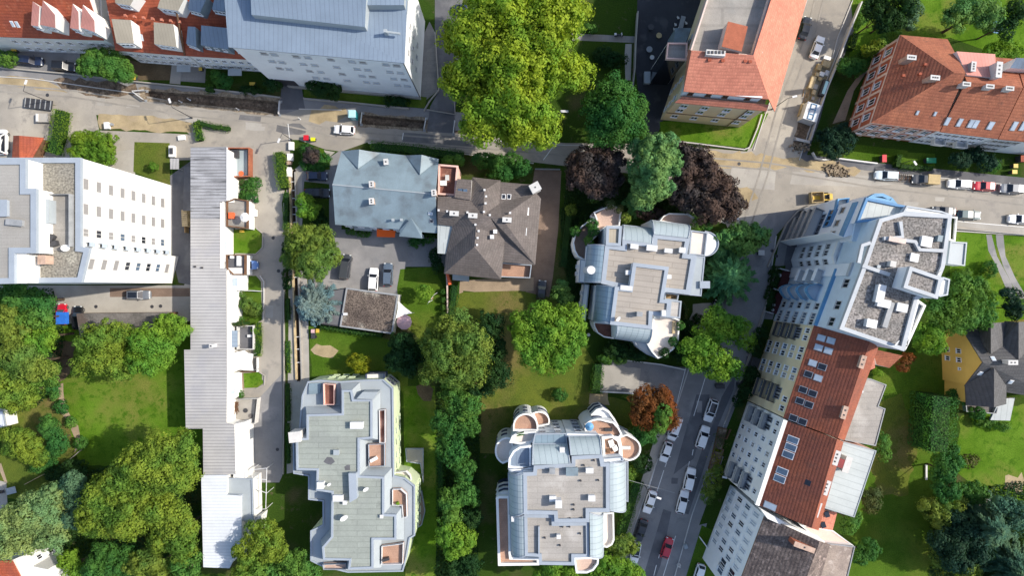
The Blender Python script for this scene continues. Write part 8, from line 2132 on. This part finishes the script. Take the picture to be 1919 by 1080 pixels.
v = W(349, 410, 1); t = thing('timber_stack', 'stack of yellow timber leaning at the corrugated roof', 'timber', (v.x, v.y, 0))
for k in range(8):
    mb = MB(); mb.box((v.x + .1, v.y + 1.4 - .4 * k, 0), (1.1, .34, 2.0 - .04 * k)); mb.build('plank', M('wood_pale'), t)
wall_line('timber edge board beside the stack of yellow timber', [(346, 392), (346, 436)], 1.4, .2, 'wood', 'edge_board', 'board')
v = W(352, 335, 1.2); t = thing('lean_to', 'narrow dark lean-to roof along the corrugated building', 'lean-to', (v.x, v.y, 0)); mb = MB(); mb.slab([pts3([(345, 312, 2.4), (357, 312, 2.8), (357, 395, 2.8), (343, 395, 2.4)])], .12); mb.build('roof', M('asphalt_dark'), t)
mb = MB()
for y in (314, 350, 392): q = W(345, y, 2.3); mb.tube((q.x, q.y, 0), (q.x, q.y, 2.3), .06)
mb.build('post', M('metal_grey'), t)
v = W(327, 310, 1.1); t = thing('garden_shelter', 'small grey sheet roof beside the lawn of the white left block', 'shelter', (v.x, v.y, 0)); mb = MB(); mb.slab([pts3([(319, 297, 2.2), (335, 297, 2.2), (335, 317, 2.4), (319, 317, 2.4)])], .1); mb.build('roof', M('corrugated'), t); mb = MB(); q = W(320, 300, 2.1); mb.tube((q.x, q.y, 0), (q.x, q.y, 2.1), .06); q = W(334, 316, 2.1); mb.tube((q.x, q.y, 0), (q.x, q.y, 2.1), .06); mb.build('post', M('metal_grey'), t)
# courtyards of the row house
def yard(label, pts, floor, wallm='plaster_grey', h=1.7, wd=.2, openn=False):
    t = thing('walled_yard', label, 'courtyard', (*W2(*pts[0]), 0)); p = PP(pts, h)
    mb = MB(); mb.ngon(PP(pts), .6); mb.prism(PP(pts), 0, .6, top=False); mb.build('floor', M(floor), t)
    mb = MB(); mb.strip(p, wd, 0, h, closed=not openn); mb.build('wall', M(wallm), t); return t
yard('walled yard with red brick wall and grey floor at the top of the row house', [(427, 277), (466, 277), (466, 330), (427, 331)], 'metal_seam', 'tile_brick', 1.7, .3)
table('orange table in the red-walled yard of the row house', 452, 325, 'orange_plastic', .5)
v = W(436, 288, 1.6); mb = MB(); mb.box((v.x, v.y, .6), (1.8, 1.4, .9)); mb.box((v.x, v.y, 1.5), (1.9, 1.5, .08)); tag(mb.build('outdoor_sofa', M('metal_dark')), 'dark covered outdoor sofa in the red-walled yard', 'sofa')
yard('dark paved yard behind the small blue roof', [(444, 613), (474, 611), (474, 655), (444, 655)], 'asphalt_dark')
v = W(434, 636, 2.3); t = thing('carport', 'small blue metal lean-to roof at the row house', 'lean-to', (v.x, v.y, 0)); mb = MB(); mb.slab([pts3([(425, 620, 2.7), (445, 620, 2.3), (445, 651, 2.3), (425, 651, 2.7)])], .1); mb.build('roof', M('metal_blue'), t)
mb = MB()
for y in (622, 649): q = W(444, y, 2.2); mb.tube((q.x, q.y, 0), (q.x, q.y, 2.2), .06)
mb.build('post', M('metal_grey'), t)
v = W(468, 630, 1); mb = MB(); mb.box((v.x, v.y, .6), (.9, .5, .5)); mb.box((v.x + .2, v.y, 1.1), (.5, .4, .06)); tag(mb.build('garden_bench', M('metal_white')), 'white garden seat in the dark paved yard', 'seat')
yard('yard with firewood heap and dark floor at the lower row house', [(427, 750), (482, 748), (477, 795), (428, 792)], 'concrete', 'chimney_white', 1.7, .12)
mb = MB(); v = W(438, 762, .9)
for k in range(60): mb.tube((v.x + random.uniform(-1, 1), v.y + random.uniform(-1.6, 1.0), .6 + random.uniform(0, .7)), (v.x + random.uniform(-1, 1), v.y + random.uniform(-1.6, 1.0), .6 + random.uniform(0, .7)), .06, n=5)
tag(mb.build('firewood', M('wood_brown')), 'heap of brown firewood in the yard of the row house', 'firewood')
v = W(477, 399, .8); mb = MB(); mb.box((v.x, v.y, 0), (.5, 1.3, .9)); mb.box((v.x, v.y, .9), (.6, 1.4, .08)); tag(mb.build('garden_chest', M('sail_white')), 'white box beside the lane at the deck of the row house', 'chest')
v = W(452, 433, .5); mb = MB(); mb.box((v.x, v.y, 0), (.8, .5, .4)); mb.box((v.x, v.y, .4), (.7, .4, .1)); tag(mb.build('toy_car', M('yellow')), 'little yellow toy box on the small bright lawn', 'toy')
for px, py, r, m_, lb in ((452, 342, 6, 'hedge_olive', 'pale potted plants beside the white porch of the row house'), (444, 365, 5, 'hedge_olive', 'dry looking shrub on the brown deck of the row house'), (447, 600, 7, 'leaf_green', 'small shrub under the planter hedge of the row house'), (436, 684, 4, 'leaf_mid', 'small plant at the wall below the shade sail'),
                          (475, 618, 5, 'leaf_mid', 'shrub at the corner of the dark paved yard'), (450, 552, 6, 'leaf_olive', 'shrub beside the pale patio of the row house'), (446, 738, 5, 'leaf_green', 'small shrub at the lower lane garden by the wall')):
    bush(lb, [(px, py, r), (px + 4, py + 4, r * .7)], 1.2, m_, .35, .18, 30)
for pts, lb in (([(441, 545), (470, 545), (488, 546)], 'low white fence between two lane gardens'), ([(426, 424), (450, 428), (462, 428)], 'dark railing at the lower end of the brown terrace'), ([(425, 604), (444, 606)], 'white wall end beside the planter hedge'), ([(425, 698), (478, 698)], 'dark wall below the shade sail'), ([(441, 478), (441, 515)], 'white wall of the dark terrace by the blue car')):
    wall_line(lb, pts, 1.1, .12, 'wood_brown' if 'dark' in lb[:6] else 'metal_white', 'garden_fence', 'fence')
for px, py, m_, lb in ((431, 345, 'sail_white', 'white table at the porch wall near the brown deck'), (433, 310, 'wood_brown', 'dark seat group in the red-walled yard corner'), (447, 583, 'metal_white', 'white seat beside the olive bush'), (460, 770, 'metal_dark', 'dark grill in the firewood yard'), (470, 780, 'wood_grey', 'grey bench in the firewood yard')):
    table(lb, px, py, m_, .45)
# walls and kerbs
WL = [('white-topped low wall between the street and the top left gardens', [(0, 126), (130, 138), (250, 152), (400, 167), (525, 182)], .6, .22, 'concrete'), ('low wall before the metal-roofed white block', [(568, 184), (640, 190), (765, 203)], .7, .25, 'concrete'),
      ('wall beside the driveway under the huge tree', [(794, 207), (804, 190), (822, 168), (815, 60)], .5, .2, 'concrete'), ('low white wall in the shade left of the dark driveway', [(851, 190), (853, 214), (800, 205)], .5, .15, 'concrete'),
      ('long white-topped wall of the upper street', [(1616, 2), (1588, 70), (1570, 120), (1553, 160), (1534, 215), (1520, 262)], 1.1, .25, 'plaster_grey'), ('white kerb line wall along the upper street pavement', [(1598, 0), (1570, 70), (1560, 110)], .18, .16, 'kerb'),
      ('rounded white wall at the corner of the brick villa garden', [(1524, 285), (1530, 296), (1545, 299), (1575, 297), (1645, 306)], .7, .22, 'plaster_white'), ('white kerb wall below the cream building lawn', [(1248, 262), (1300, 268), (1395, 280), (1405, 276), (1420, 240), (1428, 214)], .4, .22, 'kerb'),
      ('courtyard wall between dark lawn and dark court', [(1196, 20), (1192, 80), (1190, 130), (1186, 165)], 1.4, .2, 'concrete'), ('wall along the left edge of the lane strip', [(531, 380), (537, 470), (531, 560), (532, 700), (530, 890)], .5, .18, 'concrete'),
      ('white garden wall with pale posts left of the hedge', [(836, 500), (838, 540), (839, 588)], 1.2, .25, 'stone_trim'), ('yard wall at the top of the pale yard', [(1128, 676), (1180, 677), (1240, 684), (1285, 694)], .7, .18, 'plaster_white'), ('white wall at the bottom of the pale yard', [(1125, 735), (1188, 738)], .7, .18, 'plaster_white'),
      ('pavement edge wall along the front gardens of the lower street', [(1457, 500), (1432, 585), (1418, 625), (1395, 700), (1360, 790)], .5, .15, 'concrete'), ('curved wall at the corner of the blue-white block', [(1563, 383), (1520, 385), (1497, 395), (1475, 420), (1455, 465), (1440, 500)], .6, .18, 'concrete'),
      ('curved inner railing wall at the foot of the corner block', [(1500, 395), (1535, 392), (1560, 395)], .9, .1, 'metal_dark'), ('wall by the right-hand street along the bright lawn', [(1790, 428), (1860, 434), (1925, 440)], .6, .2, 'concrete'),
      ('hotel-like white edge of the private drive gate', [(1003, 316), (1050, 317)], .9, .12, 'metal_grey'), ('white lawn edge by the first lane garden', [(487, 517), (494, 528), (494, 560), (493, 600)], .35, .2, 'kerb'), ('white edge at the second lane garden', [(437, 478), (478, 477), (492, 464), (492, 438), (480, 428)], .25, .15, 'concrete'),
      ('rounded edge of the lower lane garden', [(484, 697), (496, 705), (495, 722), (480, 729)], .25, .15, 'concrete'), ('white gate rail left of the lane at the shade sail', [(481, 671), (481, 698)], .9, .1, 'metal_white'), ('thin wooden garden fence in the left garden', [(45, 909), (75, 893), (100, 882)], .6, .08, 'wood_pale'),
      ('thin fence along the lower edge of the garden path', [(104, 880), (130, 862), (158, 838)], .5, .06, 'concrete'), ('front garden divider, upper one of the blue-white block', [(1462, 503), (1480, 508)], 1.4, .12, 'metal_white'), ('front garden divider, middle one of the blue-white block', [(1450, 541), (1468, 546)], 1.4, .12, 'metal_white'), ('front garden divider, lower one of the blue-white block', [(1436, 584), (1450, 588)], 1.4, .12, 'metal_white'),
      ('dark bin fence before the white apartment house, upper', [(1347, 820), (1362, 824), (1370, 806)], .8, .15, 'wood_brown'), ('dark wall end by the pale blue house driveway', [(1313, 1010), (1335, 1040), (1350, 1080)], 1.0, .2, 'plaster_white')]
for lb, pts, h, wd, m_ in WL: wall_line(lb, pts, h, wd, m_)
# terraces at the foot of the blue-white block
for k, pts in enumerate(([(1466, 508), (1482, 510), (1472, 545), (1455, 541)], [(1455, 548), (1470, 550), (1458, 590), (1440, 585)])):
    mb = MB(); mb.prism(PP(pts), -.05, .35); tag(mb.build('garden_terrace', M('burgundy')), ('upper' if not k else 'lower') + ' burgundy paved terrace at the foot of the blue-white block', 'terrace')
table('white round table on the lower burgundy terrace', 1450, 572, 'metal_white', .32); table('second white table on the lower burgundy terrace', 1448, 581, 'metal_white', .32); table('white table on the upper burgundy terrace', 1461, 516, 'metal_white', .35)
# planters before the white apartment house
for k, pts in enumerate(([(1345, 800), (1362, 804), (1350, 850), (1335, 846)], [(1338, 838), (1356, 842), (1345, 884), (1326, 880)])):
    t = thing('flower_bed', ('upper' if not k else 'lower') + ' raised brown flower bed before the white apartment house', 'flower bed', (*W2(*pts[0]), 0)); mb = MB(); mb.prism(PP(pts), -.05, .4); mb.build('border', M('wood_brown'), t); q = inset(ccw(PP(pts)), .15); mb = MB(); mb.ngon(q, .42); mb.build('soil', M('wet_soil'), t)
    cc = np.array(q).mean(0); n = 160; c = np.stack([RNG.normal(size=n) * .7 + cc[0], RNG.normal(size=n) * 1.2 + cc[1], RNG.uniform(.45, .8, n)], 1); leaf_object('foliage', [leaf_quads(c, RNG.normal(size=(n, 3)) * .4 + [0, 0, 1], RNG.uniform(.15, .35, n))], 'leaf_yellow' if k else 'hedge_olive', t)  # flowers of the bed, built as scattered leaf cards
# manholes
for k, (x, y) in enumerate([(522, 508), (512, 446), (89, 178), (180, 575), (285, 575), (301, 574), (1455, 480), (1447, 470), (1425, 208), (1385, 307), (1264, 758), (520, 843)]):
    v = W(x, y, 0); mb = MB(); mb.cyl((v.x, v.y, .0), .34, GZ + .006, 14); mb.cyl((v.x, v.y, .0), .26, GZ + .012, 14)
    tag(mb.build('manhole_cover', M('metal_dark')), 'round dark manhole cover set in the paving', 'manhole cover', 'manhole covers in streets and yards')
for k, (x, y, lb) in enumerate([(1305, 862 + 3, 'pale statue-like stone'), ]): pass
v = W(1273, 1062, .6); mb = MB(); mb.cyl((v.x, v.y, 0), .4, .3, 10); mb.cyl((v.x, v.y, .3), .3, .8, 10, r2=.12); tag(mb.build('garden_statue', M('chimney_white')), 'pale garden statue on the lawn by the lower street', 'statue')
v = W(1285, 1025, .4); mb = MB(); mb.box((v.x, v.y, 0), (.7, .9, .5), .3); mb.box((v.x, v.y, .5), (.5, .6, .15), .3); tag(mb.build('garden_stone', M('metal_pale')), 'pale stone block on the lawn by the red car', 'stone')
# overhead wire
mb = MB(); A, B = W(1176, 900, 6), W(1265, 925, 6); mb.tube(A, B, .035); tag(mb.build('overhead_wire', M('metal_grey')), 'thin overhead wire crossing the lower street', 'wire')
# corner things at the left edge
v = W(16, 918, .6); t = thing('garden_table', 'grey and white garden table on the terrace at the left edge', 'table', (v.x, v.y, 0)); mb = MB(); mb.box((v.x + .6, v.y - .2, .7), (1.9, 1.3, .06), .25); mb.build('table_top', M('metal_pale'), t); mb = MB(); mb.box((v.x + .6, v.y - .2, 0), (.3, .3, .7)); mb.build('leg', M('metal_grey'), t)
t = thing('garden_chair', 'dark garden chairs beside the grey and white table', 'chair', (*W2(6, 922), 0)); x, y = W2(6, 922, .4); mb = MB(); mb.box((x, y, .4), (.6, .6, .08), .3); mb.build('seat', M('metal_dark'), t); mb = MB(); mb.box((x - .3, y, .45), (.08, .6, .5), .3); mb.build('backrest', M('metal_dark'), t)
